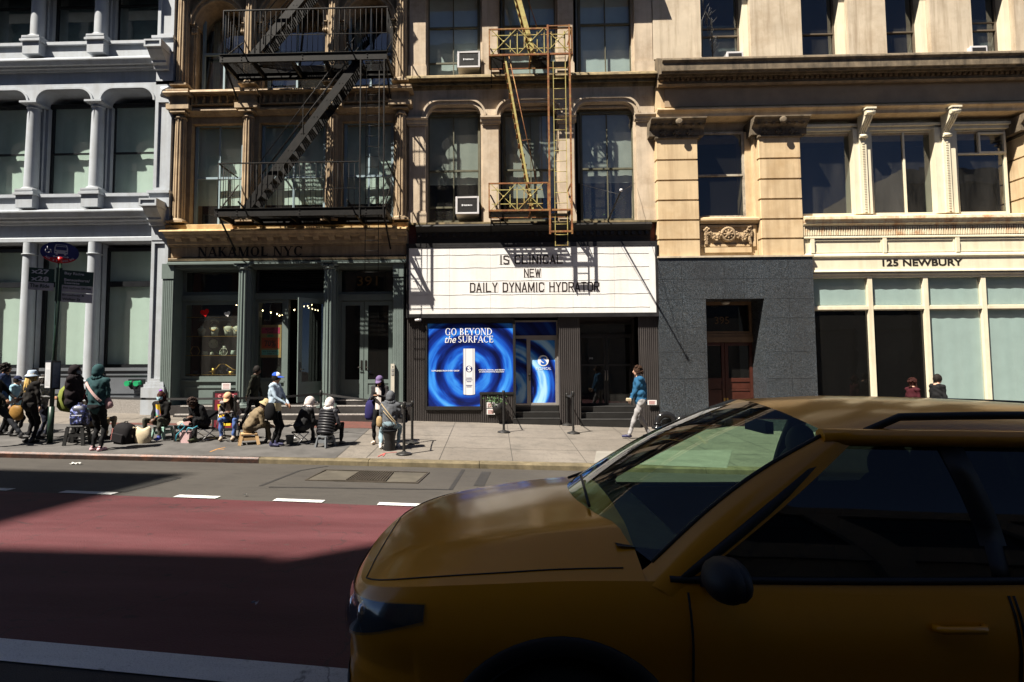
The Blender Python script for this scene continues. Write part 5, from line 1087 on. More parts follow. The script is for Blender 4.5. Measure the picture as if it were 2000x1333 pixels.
# ================================================================== fire escapes
m_iron = M('black_iron', (.009, .0085, .008), .6, var=.35, vs=6, bump=.25, bs=40, metal=.2, spec=.2, stain=((.03, .022, .018), .4, 5), streak=((.02, .018, .017), .4))
m_yel = M('yellow_peeling_paint', (.42, .36, .12), .6, var=.2, vs=7, bump=.3, bs=40, stain=((.28, .085, .02), .9, 5))
m_rust = M('rusted_iron', (.22, .08, .028), .8, var=.4, vs=9, bump=.35, bs=50, stain=((.40, .30, .09), .8, 6))
def fire_escape_black():
 yf, yb = 16.12, 17.2
 fe = thing('fire_escape', 'black iron fire escape with zigzag stairs over the jewellery shop', 'fire escape', (X(590), yf, Z(420, 590, yf)))
 def P(px, py, y=yf): return at(px, py, y)
 levels = []
 for (pxl, pxr, ytop, ybot, rail_l, rail_r, yrail) in ((430, 754, 103.5, 119, 437, 755, 18), (420, 752, 405.5, 421, 427, 752, 317.5)):
  xl_, xr_ = P(pxl, ytop).x, P(pxr + 2, ytop).x; zt_, zb_ = Z((ytop + 108) / 2 if ytop < 200 else ytop + 2, 590, yf), Z(ybot + 1, 590, yf)
  pm = MB(); pm.box(xl_, xr_, yf - .03, yf + .03, zb_, zt_); pm.box(xl_, xr_, yf - .06, yf + .06, zt_, zt_ + .012)
  pm.box(xl_ + .05, xr_, yb - .03, yb + .03, zb_, zt_ - .004)
  for t in (0, .18, .42, .62, .82, 1): xx = lerp(xl_ + .03, xr_ - .03, t); pm.box(xx - .03, xx + .03, yf + .031, yb - .031, zb_ + .03, zt_ - .03)
  for t in (.0, .12, .5, .9):
   xx = lerp(xl_ + .08, xr_ - .1, t)
   for dz in (.045, -.045): pm.lathe((xx, yf - .03, (zb_ + zt_) / 2 + dz), [(0, .018), (.015, .014), (.02, 0)], 8, ax=Matrix.Rotation(R(90), 3, 'X'))
  pm.build('platform_frame', m_iron, fe)
  # hole for the stair that comes up / ladder opening, grating bars run along the front
  g = MB(); nb = 17; stx0, stx1 = xl_ + (xr_ - xl_) * .70, xl_ + (xr_ - xl_) * .985
  for i in range(nb):
   yy = lerp(yf + .06, yb - .05, i / (nb - 1))
   if ytop < 200: segs = [(xl_ + .03, P(560, 110).x)] + ([(P(705, 110).x, xr_ - .03)] if yy > yf + .45 else [])
   else: segs = [(xl_ + .03, P(705, 410).x)] + ([(P(705, 410).x + .002, xr_ - .03)] if yy > yf + .5 else [])
   if ytop < 200 and yy > yf + .66: segs = [(xl_ + .03, xr_ - .03)]
   for a, c in segs: g.box(a, c, yy - .018, yy + .018, zt_ - .012, zt_)
  for k_ in range(9): xx = lerp(xl_ + .3, xr_ - .3, k_ / 8); g.box(xx - .012, xx + .012, yf + .62 if 2 < k_ < 6 and ytop < 200 else yf + .05, yb - .05, zt_ - .03, zt_ - .013)
  g.build('grating', m_iron, fe)
  # railing
  zr = Z(yrail, 590, yf); rl = MB(); xr2 = P(703, yrail).x if ytop > 200 else xr_
  rx0 = P(rail_l, yrail).x
  rl.bar((rx0, yf, zr), (xr2, yf, zr), .04, .03); n = int((xr2 - rx0) / .158)
  for i in range(n + 1): xx = lerp(rx0, xr2, i / n); rl.tube([(xx, yf, zr), (xx, yf, zt_)], .0085 if 0 < i < n else .014, 6)
  for xx in (rx0, xr_):
   rl.bar((xx, yf, zr), (xx, yb + .18, zr), .035, .03);
   for k_ in range(1, 7): yy = lerp(yf, yb, k_ / 7); rl.tube([(xx, yy, zr), (xx, yy, zt_)], .0085, 6)
  rl.bar((rx0 + 1.2, yf + .004, (zr + zt_) / 2 - .1), (xr2, yf + .004, (zr + zt_) / 2 - .1), .02, .015); rl.build('railing', m_iron, fe)
  bc = MB()
  for xx in (xl_ + .08, xr_ - .08): bc.bar((xx, yf + .1, zb_ + .02), (xx, yb + .25, zb_ - .85), .04, .04); bc.bar((xx, yf + .12, zt_ + .02), (xx, yb + .22, zr + .02 - .25), .03, .03)
  for px in (480, 690):
   q = P(px, ytop + 5); bc.bar((q.x - .12, yf - .25, zt_ + .16), (q.x, yf - .02, zt_ - .02), .03, .04); bc.bar((q.x, yf - .02, zt_ - .02), (q.x + .1, yf - .02, zb_ + .02), .05, .04)
  bc.build('bracket', m_iron, fe); levels.append((zt_, zb_, xl_, xr_, zr))
 # stairs
 def stair(x0_, z0_, x1_, z1_, y0_, y1_, nt):
  for yy in (y0_, y1_):
   s = MB(); s.bar((x0_, yy, z0_), (x1_, yy, z1_), .012, .24)
   for i in range(9):
    t = (i + .5) / 9
    for o_ in (-.05, .05): s.lathe((lerp(x0_, x1_, t) + o_, yy - .008, lerp(z0_, z1_, t)), [(0, .012), (.012, .008), (.014, 0)], 6, ax=Matrix.Rotation(R(90), 3, 'X'))
   s.build('stringer', m_iron, fe)
  for i in range(nt):
   t = (i + .6) / nt; xx, zz = lerp(x0_, x1_, t), lerp(z0_, z1_, t); s = MB()
   for k_ in range(4): xs = xx - .1 + k_ * .07; s.box(xs, xs + .045, y0_ + .01, y1_ - .01, zz - .012, zz + .012)
   s.box(xx - .1, xx + .12, y0_ + .009, y0_ + .02, zz - .03, zz + .011); s.build('tread', m_iron, fe)
  dx, dz = x1_ - x0_, z1_ - z0_
  for yy in (y0_ - .01, y1_ + .01):
   h = MB()
   for o_ in (.42, .85): h.tube([(x0_ + .28 * dx * .3, yy, z0_ + .28 * dz * .3 + o_), (x1_ - .05 * dx, yy, z1_ - .05 * dz + o_)], .013, 6)
   for t in (.1, .5, .93): h.bar((x0_ + dx * t, yy, z0_ + dz * t), (x0_ + dx * t, yy, z0_ + dz * t + .86), .02, .03)
   h.build('handrail', m_iron, fe)
 zt0, zb0 = levels[0][0], levels[0][1]; zt1_ = levels[1][0]
 pa, pb = P(479, 407, yf + .12), P(703, 130, yf + .12)
 stair(pa.x, zt1_ + .02, pb.x, zt0 - .1, yf + .12, yf + .62, 18)
 pa2 = P(492, 104, yf + .12); stair(pa2.x, zt0 + .02, pa2.x + 3.3, zt0 + 4.05, yf + .12, yf + .62, 18)
 # ladder cage at the right and drop ladder
 for xx in (P(704, 260).x, P(750, 260).x): ld = MB(); ld.bar((xx, yf - .03, zb0 - .02), (xx, yf - .03, zt1_ - .32), .035, .05); ld.build('ladder_post', m_iron, fe)
 ld = MB(); xa, xb = P(714.5, 300, yf + .1).x, P(740, 300, yf + .1).x; zl0, zl1 = Z(532, 726, yf + .1), zb0 - .1
 for xx in (xa, xb): ld.tube([(xx, yf + .1, zl0), (xx, yf + .1, zl1)], .012, 6)
 n = int((zl1 - zl0) / .31)
 for i in range(n + 1): zz = zl0 + i * .31; ld.tube([(xa, yf + .1, zz), (xb, yf + .1, zz)], .009, 6)
 ld.build('ladder', m_iron, fe); return fe
fire_escape_black()
def fire_escape_yellow():
 yf, yb = 16.53, 17.32
 fe = thing('fire_escape', 'yellow and rust fire escape with small cross-braced balconies over the marquee', 'fire escape', (X(1035), yf, Z(411, 1035, yf)))
 def P(px, py, y=yf): return at(px, py, y)
 lv = []
 for (pxl, pxr, pyb, pyt, full) in ((956, 1117, 107, 56.5, True), (955.5, 1117, 411, 358, False)):
  xl_, xr_ = P(pxl, pyb).x, P(pxr, pyb).x; zb_, zt_ = Z(pyb, 1035, yf), Z(pyt, 1035, yf); lv.append((zb_, zt_, xl_, xr_))
  xe = xr_ if full else P(1071, pyb).x
  fm = MB(); fm.bar((xl_ - .02, yf, zb_), (xr_ + .02, yf, zb_), .05, .05); fm.bar((xl_, yb, zb_), (xr_, yb, zb_), .05, .05)
  for xx in (xl_, (xl_ + xr_) / 2, xr_): fm.bar((xx, yf + .026, zb_), (xx, yb - .026, zb_), .045, .045)
  fm.build('platform_frame', m_rust, fe)
  g = MB()
  for i in range(13):
   yy = lerp(yf + .07, yb - .06, i / 12)
   hole0, hole1 = P(984, pyb).x, P(1040, pyb).x; lh0, lh1 = P(1076, pyb).x, P(1112, pyb).x
   if i < 7: segs = [(xl_, hole0), (hole1, lh0), (lh1, xr_)] if full else [(xl_, lh0), (lh1, xr_)]
   else: segs = [(xl_, xr_)]
   for a, c in segs: g.box(a, c, yy - .016, yy + .016, zb_ - .01, zb_ + .01)
  for xx in (hole0, hole1, lh0, lh1): g.box(xx - .02, xx + .02, yf + .03, yb - .03, zb_ - .03, zb_ - .011)
  g.build('grating', m_iron, fe)
  rl = MB(); rl.bar((xl_ - .02, yf, zt_), (xe, yf, zt_), .04, .04)
  for xx in (xl_, xr_): rl.bar((xx, yf, zt_), (xx, yb + .1, zt_), .035, .035); rl.bar((xx, yf, zb_), (xx, yf, zt_), .04, .04); rl.bar((xx, yf + .02, zb_ + .06), (xx, yb, zt_ - .03), .02, .02)
  rl.bar((xe, yf, zb_), (xe, yf, zt_), .04, .04); rl.build('top_rail', m_rust, fe)
  br = MB(); npn = 3 if full else 2; hgt = zt_ - zb_
  for i in range(npn):
   a = lerp(xl_ + .03, P(1118, pyb).x - .03, i / 3); c = lerp(xl_ + .03, P(1118, pyb).x - .03, (i + 1) / 3); m_ = (a + c) / 2
   for sx in (-1, 1): br.bar((m_ - sx * (c - a) * .46, yf - .012 * (sx + 2) / 2, zb_ + .02), (m_ + sx * (c - a) * .46, yf - .012 * (sx + 2) / 2, zt_ - .02), .016, .028, (0, 1, 0))
   for t in (.24, .76): br.bar((a + .04, yf + .004, zb_ + hgt * t), (c - .04, yf + .004, zb_ + hgt * t), .02, .02)
   for t in (.26, .74): br.bar((lerp(a, c, t), yf + .012, zb_ + hgt * .12), (lerp(a, c, t), yf + .012, zt_ - hgt * .12), .022, .022)
   if i: br.bar((a, yf + .016, zb_), (a, yf + .016, zt_), .024, .024)
   br.lathe((m_, yf - .03, (zb_ + zt_) / 2), [(0, .02), (.03, .012), (.035, 0)], 8, ax=Matrix.Rotation(R(90), 3, 'X'))
  br.build('cross_braced_panel', m_yel, fe)
  wb = MB()
  for xx in (xl_ + .05, xr_ - .05): wb.bar((xx, yf + .06, zb_ - .03), (xx, yb + .12, zb_ - .55), .03, .03)
  wb.build('bracket', m_iron, fe)
 zb0, zt0, xl0, xr0_ = lv[0]; zb1, zt1_, _, _ = lv[1]
 # steep stairs
 def steep(a, b, up_hand):
  for yy, m_, nm in ((yf + .1, m_yel, 'stringer'), (yf + .5, m_yel, 'stringer')):
   s = MB(); s.bar((a[0], yy, a[1]), (b[0], yy, b[1]), .05, .13); s.build(nm, m_, fe)
  n = 15
  for i in range(n): t = (i + .5) / n; s = MB(); s.box(lerp(a[0], b[0], t) - .07, lerp(a[0], b[0], t) + .07, yf + .126, yf + .474, lerp(a[1], b[1], t) - .012, lerp(a[1], b[1], t) + .012); s.build('tread', m_rust, fe)
  h = MB(); h.tube([(a[0] + .12, yf + .08, a[1] + .8), (b[0] + .12 + (b[0] - a[0]) * 0, yf + .08, b[1] + .05)], .014, 6); h.tube([(lerp(a[0], b[0], .45) - .03, yf + .08, lerp(a[1], b[1], .45)), (lerp(a[0], b[0], .45) + .28, yf + .08, lerp(a[1], b[1], .45) + .03)], .01, 6); h.build('handrail', m_rust, fe)
 p0, p1 = P(1041, 408, yf + .1), P(986, 113, yf + .1); steep((p0.x, zb1 + .02), (p1.x, zb0 - .03), 1)
 q0, q1 = P(1043, 104, yf + .1), P(1013, -8, yf + .1); k_ = (q1.x - q0.x) / (q1.z - q0.z); steep((q0.x, zb0 + .02), (q0.x + k_ * 4.1, zb0 + 4.1), 1)
 ld = MB(); xa, xb = P(1072, 260, yf - .02).x, P(1114.5, 260, yf - .02).x
 for xx in (xa, xb): ld.bar((xx, yf - .03, Z(50, 1090, yf)), (xx, yf - .03, Z(458, 1090, yf)), .05, .05)
 ld.bar((xa, yf - .03, Z(52, 1090, yf)), (xb, yf - .03, Z(52, 1090, yf)), .03, .03); ld.bar((xa, yf - .03, Z(453, 1090, yf)), (xb, yf - .03, Z(453, 1090, yf)), .06, .05); ld.build('ladder_frame', m_rust, fe)
 ld = MB(); xa, xb = P(1082.5, 300, yf + .06).x, P(1106.5, 300, yf + .06).x; zl0, zl1 = Z(481, 1095, yf + .06), Z(62, 1095, yf + .06)
 for xx in (xa, xb): ld.bar((xx, yf + .06, zl0), (xx, yf + .06, zl1), .02, .03)
 n = int((zl1 - zl0) / .315)
 for i in range(n + 1): zz = zl0 + .02 + i * .315; ld.tube([(xa, yf + .06, zz), (xb, yf + .06, zz)], .009, 6)
 ld.build('ladder', m_yel, fe)
fire_escape_yellow()
# ================================================================== air conditioners
m_acw = M('white_enamel', (.62, .60, .60), .4, var=.05, bump=.03); m_acg = M('black_grille', (.02, .018, .017), .6, bump=.1)
def aircon(name, label, xa, xb, za, zb, y0, y1, group):
 t = thing(name, label, 'air conditioner', ((xa + xb) / 2, y0, za), group)
 b = MB(); b.box(xa, xb, y0 + .02, y1, za, zb); b.frame(xa - .01, xb + .01, za - .01, zb + .01, .055, y0 - .02, y0 + .019); b.build('casing', m_acw, t, bevel=.006)
 g = MB(); g.box(xa + .05, xb - .05, y0 - .004, y0 + .018, za + .05, zb - .05);
 for i in range(14): xx = lerp(xa + .06, xb - .06, i / 13); g.box(xx - .005, xx + .005, y0 - .012, y0 - .004, za + .05, zb - .05)
 g.build('grille', m_acg, t)
 lo = MB(); cx_, cz_ = (xa + xb) / 2, (za + zb) / 2; lo.prism([(cx_ - .17, cz_ + .03), (cx_ - .14, cz_ + .03), (cx_ - .14, cz_ - .02), (cx_ - .155, cz_ - .035), (cx_ - .17, cz_ - .02)], y0 - .02, y0 - .013); lo.build('badge', m_wprint, t)
 text('FRIEDRICH', m_wprint, t, (cx_ - .12, y0 - .016, cz_ - .025), (1, 0, 0), (0, 0, 1), .27, .045, bold=.03)
 return t
ya = 17.28
aircon('air_conditioner', 'white window air conditioner in the third-floor window left of the yellow fire escape', X(894, 122, ya), X(937, 122, ya), Z(132, 915, ya), Z(101.5, 915, ya), ya, 17.95, 'air conditioners on the beige front')
aircon('air_conditioner', 'white window air conditioner in the second-floor window just above the marquee cornice', X(890.5, 402, ya), X(935, 402, ya), Z(418, 912, ya), Z(385, 912, ya), ya, 17.95, 'air conditioners on the beige front')
for px, py, lab in ((1435, 106, 'small white air conditioner top showing in the first round-headed window above the granite doorway'), (1911, 95, 'small white air conditioner in the round-headed window at the far end of the limestone front')):
 t = thing('air_conditioner', lab, 'air conditioner', (X(px, py, 17.3), 17.3, Z(py, px, 17.3) - .2)); b = MB(); xx = X(px, py, 17.3); zz = Z(py - 4, px, 17.3); b.box(xx - .24, xx + .24, 17.3, 17.9, zz - .3, zz); b.box(xx - .255, xx + .255, 17.28, 17.3, zz - .31, zz + .01); b.build('casing', m_acw, t, bevel=.01)
 g = MB(); g.box(xx - .2, xx + .2, 17.27, 17.28, zz - .28, zz - .05); g.build('grille', m_acg, t)
# flag-less pole with white ball over the marquee, guard spikes, camera, little things on the fronts
fp = thing('wall_pole', 'thin black wall pole with a white ball tip leaning over the marquee', 'pole', (X(1188, 432, 17.3), 17.3, Z(432, 1188, 17.3)))
p0, p1 = at(1187, 433, 17.35), at(1213, 372, 15.2); q = MB(); q.tube([p0, p1], [.028, .02], 8); q.build('pole', m_black, fp); q = MB(); q.ell(p1, .045, .045, .045); q.build('ball', m_acw, fp)
q = MB(); q.tube([p1 - (p1 - p0) * .12, at(1133, 360, 17.45)], .006, 5); q.tube([p1 - (p1 - p0) * .05, at(1241, 358, 17.45)], .006, 5); q.build('wire', m_black, fp)
sk_ = MB()
for i in range(24):
 t = i / 23; a = at(lerp(1372, 1392, t), lerp(8, 108, t) if i % 2 else lerp(30, 112, t), 17.2); sk_.tube([a, a + Vector((random.uniform(-.1, .25), random.uniform(-.35, -.05), random.uniform(.1, .45)))], .008, 5)
sk_.tube([at(1371, 110, 17.2), at(1371, 40, 17.2), at(1378, 22, 17.2), at(1390, 45, 17.2), at(1392, 112, 17.2)], .018, 6); tag(sk_.build('spike_guard', m_black), 'black iron spike guard beside the round-headed window over the granite doorway', 'spike guard')
cmv = thing('security_camera', 'small white security camera under the corner of the marquee', 'camera', at(817, 625, 17.2)); v = at(817, 625.5, 17.2); q = MB(); q.tube([v + Vector((-.09, 0, 0)), v + Vector((.09, -.05, 0))], .04, 10); q.build('body', m_acw, cmv); q = MB(); q.tube([v + Vector((0, .02, .02)), v + Vector((0, .2, .06))], .015, 6); q.build('mount', m_acw, cmv)
# intercom panel beside the double doors
v = at(767.5, 745, 17.2); q = thing('intercom', 'tall narrow pale intercom panel beside the double doors at 391', 'intercom', (v.x, 17.2, Z(790, 767, 17.2))); mb = MB(); mb.box(v.x - .055, v.x + .055, 17.12, 17.21, Z(776, 767, 17.2), Z(711, 767, 17.2)); mb.build('panel', M('stone_panel', (.52, .48, .40), .6, var=.1), q)
mb = MB(); mb.ell((v.x, 17.115, Z(716, 767, 17.2)), .02, .012, .025); mb.box(v.x - .035, v.x + .035, 17.11, 17.12, Z(726, 767, 17.2), Z(720, 767, 17.2)); mb.box(v.x - .035, v.x + .035, 17.11, 17.12, Z(733, 767, 17.2), Z(728, 767, 17.2)); mb.build('speaker', M('grey_steel', (.3, .29, .27), .4), q)
# notices on the ribbed wall
for (px, py, w_, h_, lab) in ((958.5, 792, .24, .17, 'upper white notice on the ribbed black wall beside the planter'), (958.5, 804.5, .24, .16, 'lower white notice on the ribbed black wall beside the planter'), (1273.5, 786.5, .26, .14, 'white notice on the ribbed black pier beside the granite')):
 v = at(px, py, 17.24); mb = MB(); mb.box(v.x - w_ / 2, v.x + w_ / 2, 17.22, 17.24, v.z - h_ / 2, v.z + h_ / 2); t = thing('notice', lab, 'notice', v); mb.build('sheet', M('notice_white', (.78, .75, .73), .6, var=.03), t)
 l_ = MB()
 for i in range(4): l_.box(v.x - w_ * .38, v.x + w_ * (.38 - .1 * (i % 2)), 17.215, 17.219, v.z + h_ * (.3 - .2 * i) - .006, v.z + h_ * (.3 - .2 * i) + .006)
 l_.build('print', M('pink_print', (.5, .2, .18), .6), t)
# planter with greenery
v = at(968, 786, 17.08); pl_ = thing('planter', 'black pot of green leaves hung on the ribbed wall left of the shop door', 'planter', v)
mb = MB(); mb.lathe(v + Vector((.06, 0, -.32)), [(.0, 0), (.13, 0), (.17, .28), (.15, .28), (.14, .24), (0, .24)], 16); mb.build('pot', m_black, pl_)
lf = MB()
for i in range(170):
 c_ = v + Vector((random.gauss(-.02, .13), random.gauss(0, .07), random.gauss(.02, .08))); d_ = Vector((random.uniform(-1, 1), random.uniform(-1, 1), random.uniform(-.3, 1))).normalized() * random.uniform(.03, .07); s_ = d_.orthogonal().normalized() * .02
 lf.quad(c_, c_ + d_ * .5 + s_, c_ + d_, c_ + d_ * .5 - s_)
lf.build('leaves', M('planter_leaf', (.05, .10, .03), .5, var=.4, bump=0), pl_)
# twin standpipe inlets
def standpipe(name, px, py, label, s=1.0):
 g0_ = ground_at(px, py + 8); t = thing(name, label, 'standpipe', g0_); q = MB(); c_ = Vector((g0_.x, 17.0, g0_.z)); r = .17 * s
 pts = [c_ + Vector((-r * 1.3, 0, .0)), c_ + Vector((-r * 1.25, 0, .16 * s))] + [c_ + Vector((-r * 1.25 * math.cos(R(15 * i)), -.02, .16 * s + r * 1.15 * math.sin(R(15 * i)))) for i in range(1, 12)] + [c_ + Vector((r * 1.25, 0, .16 * s)), c_ + Vector((r * 1.3, 0, 0))]
 q.tube(pts, .085 * s, 14); q.build('pipe', M('gloss_black_iron', (.015, .015, .016), .15, bump=.03), t)
 for sx in (-1, 1): q = MB(); q.lathe(c_ + Vector((sx * r * 1.28, 0, 0)), [(.15 * s, 0), (.15 * s, .05), (.1 * s, .06), (.1 * s, .12), (.115 * s, .12), (.115 * s, .15), (.09 * s, .16)], 14); q.build('flange', M('gloss_black_iron', (.015, .015, .016), .15), t)
standpipe('standpipe', 1288, 824, 'glossy black looped standpipe at the foot of the ribbed pier', 1.12); standpipe('standpipe', 1322, 825, 'smaller glossy black looped standpipe against the granite pier', .9)
# green fire department connection on the grey building
v = at(263, 748, 17.5); t = thing('fire_connection', 'twin green fire hose connection on the slate base panel', 'fire connection', v)
for i, dx in enumerate((-.13, .13)):
 q = MB(); q.tube([v + Vector((dx, .1, 0)), v + Vector((dx * 1.1, -.14, -.02))], .07, 12); q.tube([v + Vector((dx * 1.1, -.12, -.02)), v + Vector((dx * 1.1, -.18, -.02))], .085, 12); q.build('cap', M('green_enamel', (.02, .30, .12), .35), t)
q = MB(); q.tube([v + Vector((-.13, .02, 0)), v + Vector((.13, .02, 0))], .06, 10); q.prism([(v.x - .16, v.z - .06), (v.x + .16, v.z - .06), (v.x + .05, v.z - .2), (v.x - .05, v.z - .2)], 17.4, 17.55); q.box(v.x - .24, v.x + .3, 17.55, 17.575, v.z - .03, v.z + .11); q.build('body', m_blackf, t)
# ================================================================== the taxi
def catmull(P, t):
 n = len(P) - 1; t = max(0, min(n - 1e-6, t)); i = int(t); f = t - i
 p0, p1, p2, p3 = P[max(i - 1, 0)], P[i], P[i + 1], P[min(i + 2, n)]
 return [.5 * ((2 * b) + (-a + c) * f + (2 * a - 5 * b + 4 * c - d) * f * f + (-a + 3 * b - 3 * c + d) * f ** 3) for a, b, c, d in zip(p0, p1, p2, p3)]
OUT = [(.0, -.30, .86), (.0, 0, .86), (.012, .30, .862), (.065, .56, .875), (.19, .745, .91), (.40, .855, .95), (.7, .905, .98), (1.1, .92, 1.0), (2.0, .925, 1.0), (2.8, .925, 1.01), (3.6, .92, 1.03), (4.2, .895, 1.05), (4.5, .80, 1.06), (4.61, .5, 1.06), (4.63, 0, 1.06), (4.63, -.3, 1.06)]
VP = [(-.065, 0), (-.06, .0), (-.022, .10), (.0, .26), (-.012, .45), (-.016, .62), (-.008, .78), (-.03, .92), (-.09, 1.0), (-.1, 1.02)]      # inset, share of the height from shoulder to sill
def surf(s, v):
 """s along the plan outline (1 = nose centre .. 14 = tail centre), v 0 shoulder .. 1 sill"""
 x, y, zs = catmull(OUT, s); a, b = catmull(OUT, s - .05), catmull(OUT, s + .05)
 tx, ty = b[0] - a[0], b[1] - a[1]; L_ = math.hypot(tx, ty) or 1; nx, ny = -ty / L_, tx / L_
 ins, fv = catmull(VP, 1 + v * 7)
 if x < .4: ins = ins * 1.0 - .05 * max(0, .45 - abs(fv - .72)) * (1 if fv < .5 else 0)
 zb = .23 + .05 * max(0, 1 - x / .5)
 return Vector((x + nx * -ins * -1 * -1 if False else x - nx * ins * -1, y - ny * ins * -1, zs + (zb - zs) * fv))
def s_of_x(x):
 lo, hi = 1.0, 13.9
 for _ in range(40):
  m = (lo + hi) / 2
  if catmull(OUT, m)[0] < x: lo = m
  else: hi = m
 return lo
def side(x, z, off=0):
 s = s_of_x(x); lo, hi = 0.0, 1.0
 for _ in range(30):
  m = (lo + hi) / 2
  if surf(s, m).z > z: lo = m
  else: hi = m
 p = surf(s, lo); return Vector((x, p.y + off, z))
TX0, TYC = -.70, 3.08; TZ = zroad(1.2, TYC)
def W(p, sg=-1):
 """car frame (x from the nose, y to its own side, z) -> world; sg -1 is the side nearest the viewer"""
 return Vector((TX0 + p[0], TYC + sg * p[1], TZ + p[2]))
taxi = thing('taxi', 'yellow taxi with black roof rails close by in the shaded red lane', 'taxi', (TX0 + 2.3, TYC, TZ))
def paint():
 k = NT('taxi_yellow_paint'); n1 = k.noise(1.5, detail=4)
 k.l(k.ramp(n1, [(.3, (.90, .36, .008)), (.7, (.95, .40, .012))]), k.b.inputs['Base Color']); k.b.inputs['Roughness'].default_value = .32
 k.b.inputs['Coat Weight'].default_value = .6; k.b.inputs['Coat Tint'].default_value = (1, .82, .48, 1); k.b.inputs['Coat Roughness'].default_value = .13
 bn = k.n('Bump'); bn.inputs['Strength'].default_value = .05; bn.inputs['Distance'].default_value = .01; k.l(k.noise(220, detail=2), bn.inputs['Height']); k.l(bn.outputs[0], k.b.inputs['Normal'])
 return k.m
m_tx = paint(); m_txb = M('black_car_plastic', (.014, .014, .015), .55, bump=.1, bs=200); m_chr = M('chrome', (.6, .6, .6), .08, metal=1, var=.03, bump=0)
m_cgl = glass('car_side_glass', (.02, .026, .024), 1.45, .015); m_wsg = glass('windscreen_glass', (.62, .80, .66), 1.5, .03)
WH = [(.95, .36), (3.62, .36)]; RW = .40
def skin(s0, s1, ns, v0, v1, nv, off=0, sg=-1, keep=None, arch=True):
 vs, fs = [], []
 for i in range(ns + 1):
  for j in range(nv + 1):
   s, v = lerp(s0, s1, i / ns), lerp(v0, v1, j / nv); p = surf(s, v)
   if off:
    d1, d2 = surf(s + .02, v) - surf(s - .02, v), surf(s, min(1, v + .02)) - surf(s, max(0, v - .02)); n_ = d1.cross(d2).normalized(); n_ = n_ if n_.y > 0 or (abs(n_.y) < .5 and (n_.x < 0) == (p.x < 2)) else -n_; p = p + n_ * off
   vs.append(p)
 dd = lambda p: min(math.hypot(p.x - cx_, p.z - cz_) for cx_, cz_ in WH)
 for i in range(ns):
  for j in range(nv):
   q = [i * (nv + 1) + j, (i + 1) * (nv + 1) + j, (i + 1) * (nv + 1) + j + 1, i * (nv + 1) + j + 1]
   c_ = sum((vs[k_] for k_ in q), Vector()) / 4
   if arch and c_.y > .5 and dd(c_) < RW: continue
   if keep and not keep(c_): continue
   fs.append(q)
 if arch:
  for f in fs:
   for k_ in f:
    p = vs[k_]
    for cx_, cz_ in WH:
     d_ = math.hypot(p.x - cx_, p.z - cz_)
     if p.y > .5 and 1e-4 < d_ < RW: p.x = cx_ + (p.x - cx_) * RW / d_; p.z = cz_ + (p.z - cz_) * RW / d_
 return [W(p, sg) for p in vs], fs
mb = MB()
for sg in (-1, 1): mb.add(*skin(1.0, 14.0, 230, 0, 1, 34, sg=sg), True)
body = mb.build('body', m_tx, taxi)
# bonnet
mb = MB(); n = 44; m_ = 24; vs = []
def bon(s, u, lift=0):
 p = surf(s, 0); cr_ = interp([(0, .0), (.08, .012), (.25, .05), (.5, .085), (.9, .125), (1.3, .16)], p.x)
 z = p.z + cr_ * (1 - abs(u) ** 2.6) + .012 * math.exp(-((abs(u) - .62) / .1) ** 2) * min(1, p.x / .5)
 return Vector((p.x - .05 * (1 - u * u) * 0, p.y * u, z + lift))
for i in range(n + 1):
 s = lerp(1.02, s_of_x(1.27), i / n)
 for j in range(m_ + 1): vs.append(W(bon(s, lerp(-1, 1, j / m_)), 1))
mb.add(vs, [(i * (m_ + 1) + j, (i + 1) * (m_ + 1) + j, (i + 1) * (m_ + 1) + j + 1, i * (m_ + 1) + j + 1) for i in range(n) for j in range(m_)], True); mb.build('bonnet', m_tx, taxi)
mb = MB()                                                                        # shut line between bonnet and wings
for sg in (-1, 1): mb.tube([W(bon(lerp(3.2, s_of_x(1.2), i / 20), .93, .001), sg) for i in range(21)], .0035, 5)
mb.tube([W(bon(3.2, u / 10 * .93, .001), 1) for u in range(-10, 11)], .0035, 5); mb.build('shut_line', m_txb, taxi)
# glasshouse
def wsb(u): return Vector((1.10 + .22 * u * u, .80 * u, 1.145 - .10 * u * u))        # base of the windscreen
def wst(u): return Vector((2.02 + .10 * u * u, .60 * u, 1.625 - .105 * u * u))
def grid(fn, nu, nv, mb, sg=1, sm=True):
 vs = [W(fn(i / nu, j / nv), sg) for i in range(nu + 1) for j in range(nv + 1)]
 mb.add(vs, [(i * (nv + 1) + j, (i + 1) * (nv + 1) + j, (i + 1) * (nv + 1) + j + 1, i * (nv + 1) + j + 1) for i in range(nu) for j in range(nv)], sm)
def wsf(a, b):
 u = lerp(-1, 1, a); p = wsb(u).lerp(wst(u), b); p.z += .035 * math.sin(math.pi * b); p.x -= .02 * math.sin(math.pi * b); return p
mb = MB(); grid(wsf, 16, 10, mb); mb.build('windscreen', m_wsg, taxi)
def roof(a, b):
 u = lerp(-1, 1, a); p = wst(u); x1_ = 4.28; x = lerp(p.x, x1_, b); hw = lerp(.60, .57, b)
 z = lerp(1.51, 1.48, b) + .135 * (1 - abs(u) ** 2.2) * (1 - .35 * b) + .02 * math.sin(math.pi * min(1, b * 1.3)); z0_ = p.z
 return Vector((x, hw * u, lerp(z0_, z, min(1, b * 5))))
mb = MB(); grid(roof, 18, 24, mb); mb.build('roof', m_tx, taxi)
def belt(x): p = surf(s_of_x(x), 0); return Vector((x, p.y, p.z))
def rail(x):
 b = (x - 2.12) / (4.28 - 2.12); return Vector((x, lerp(.602, .575, b), lerp(1.51, 1.48, b)))
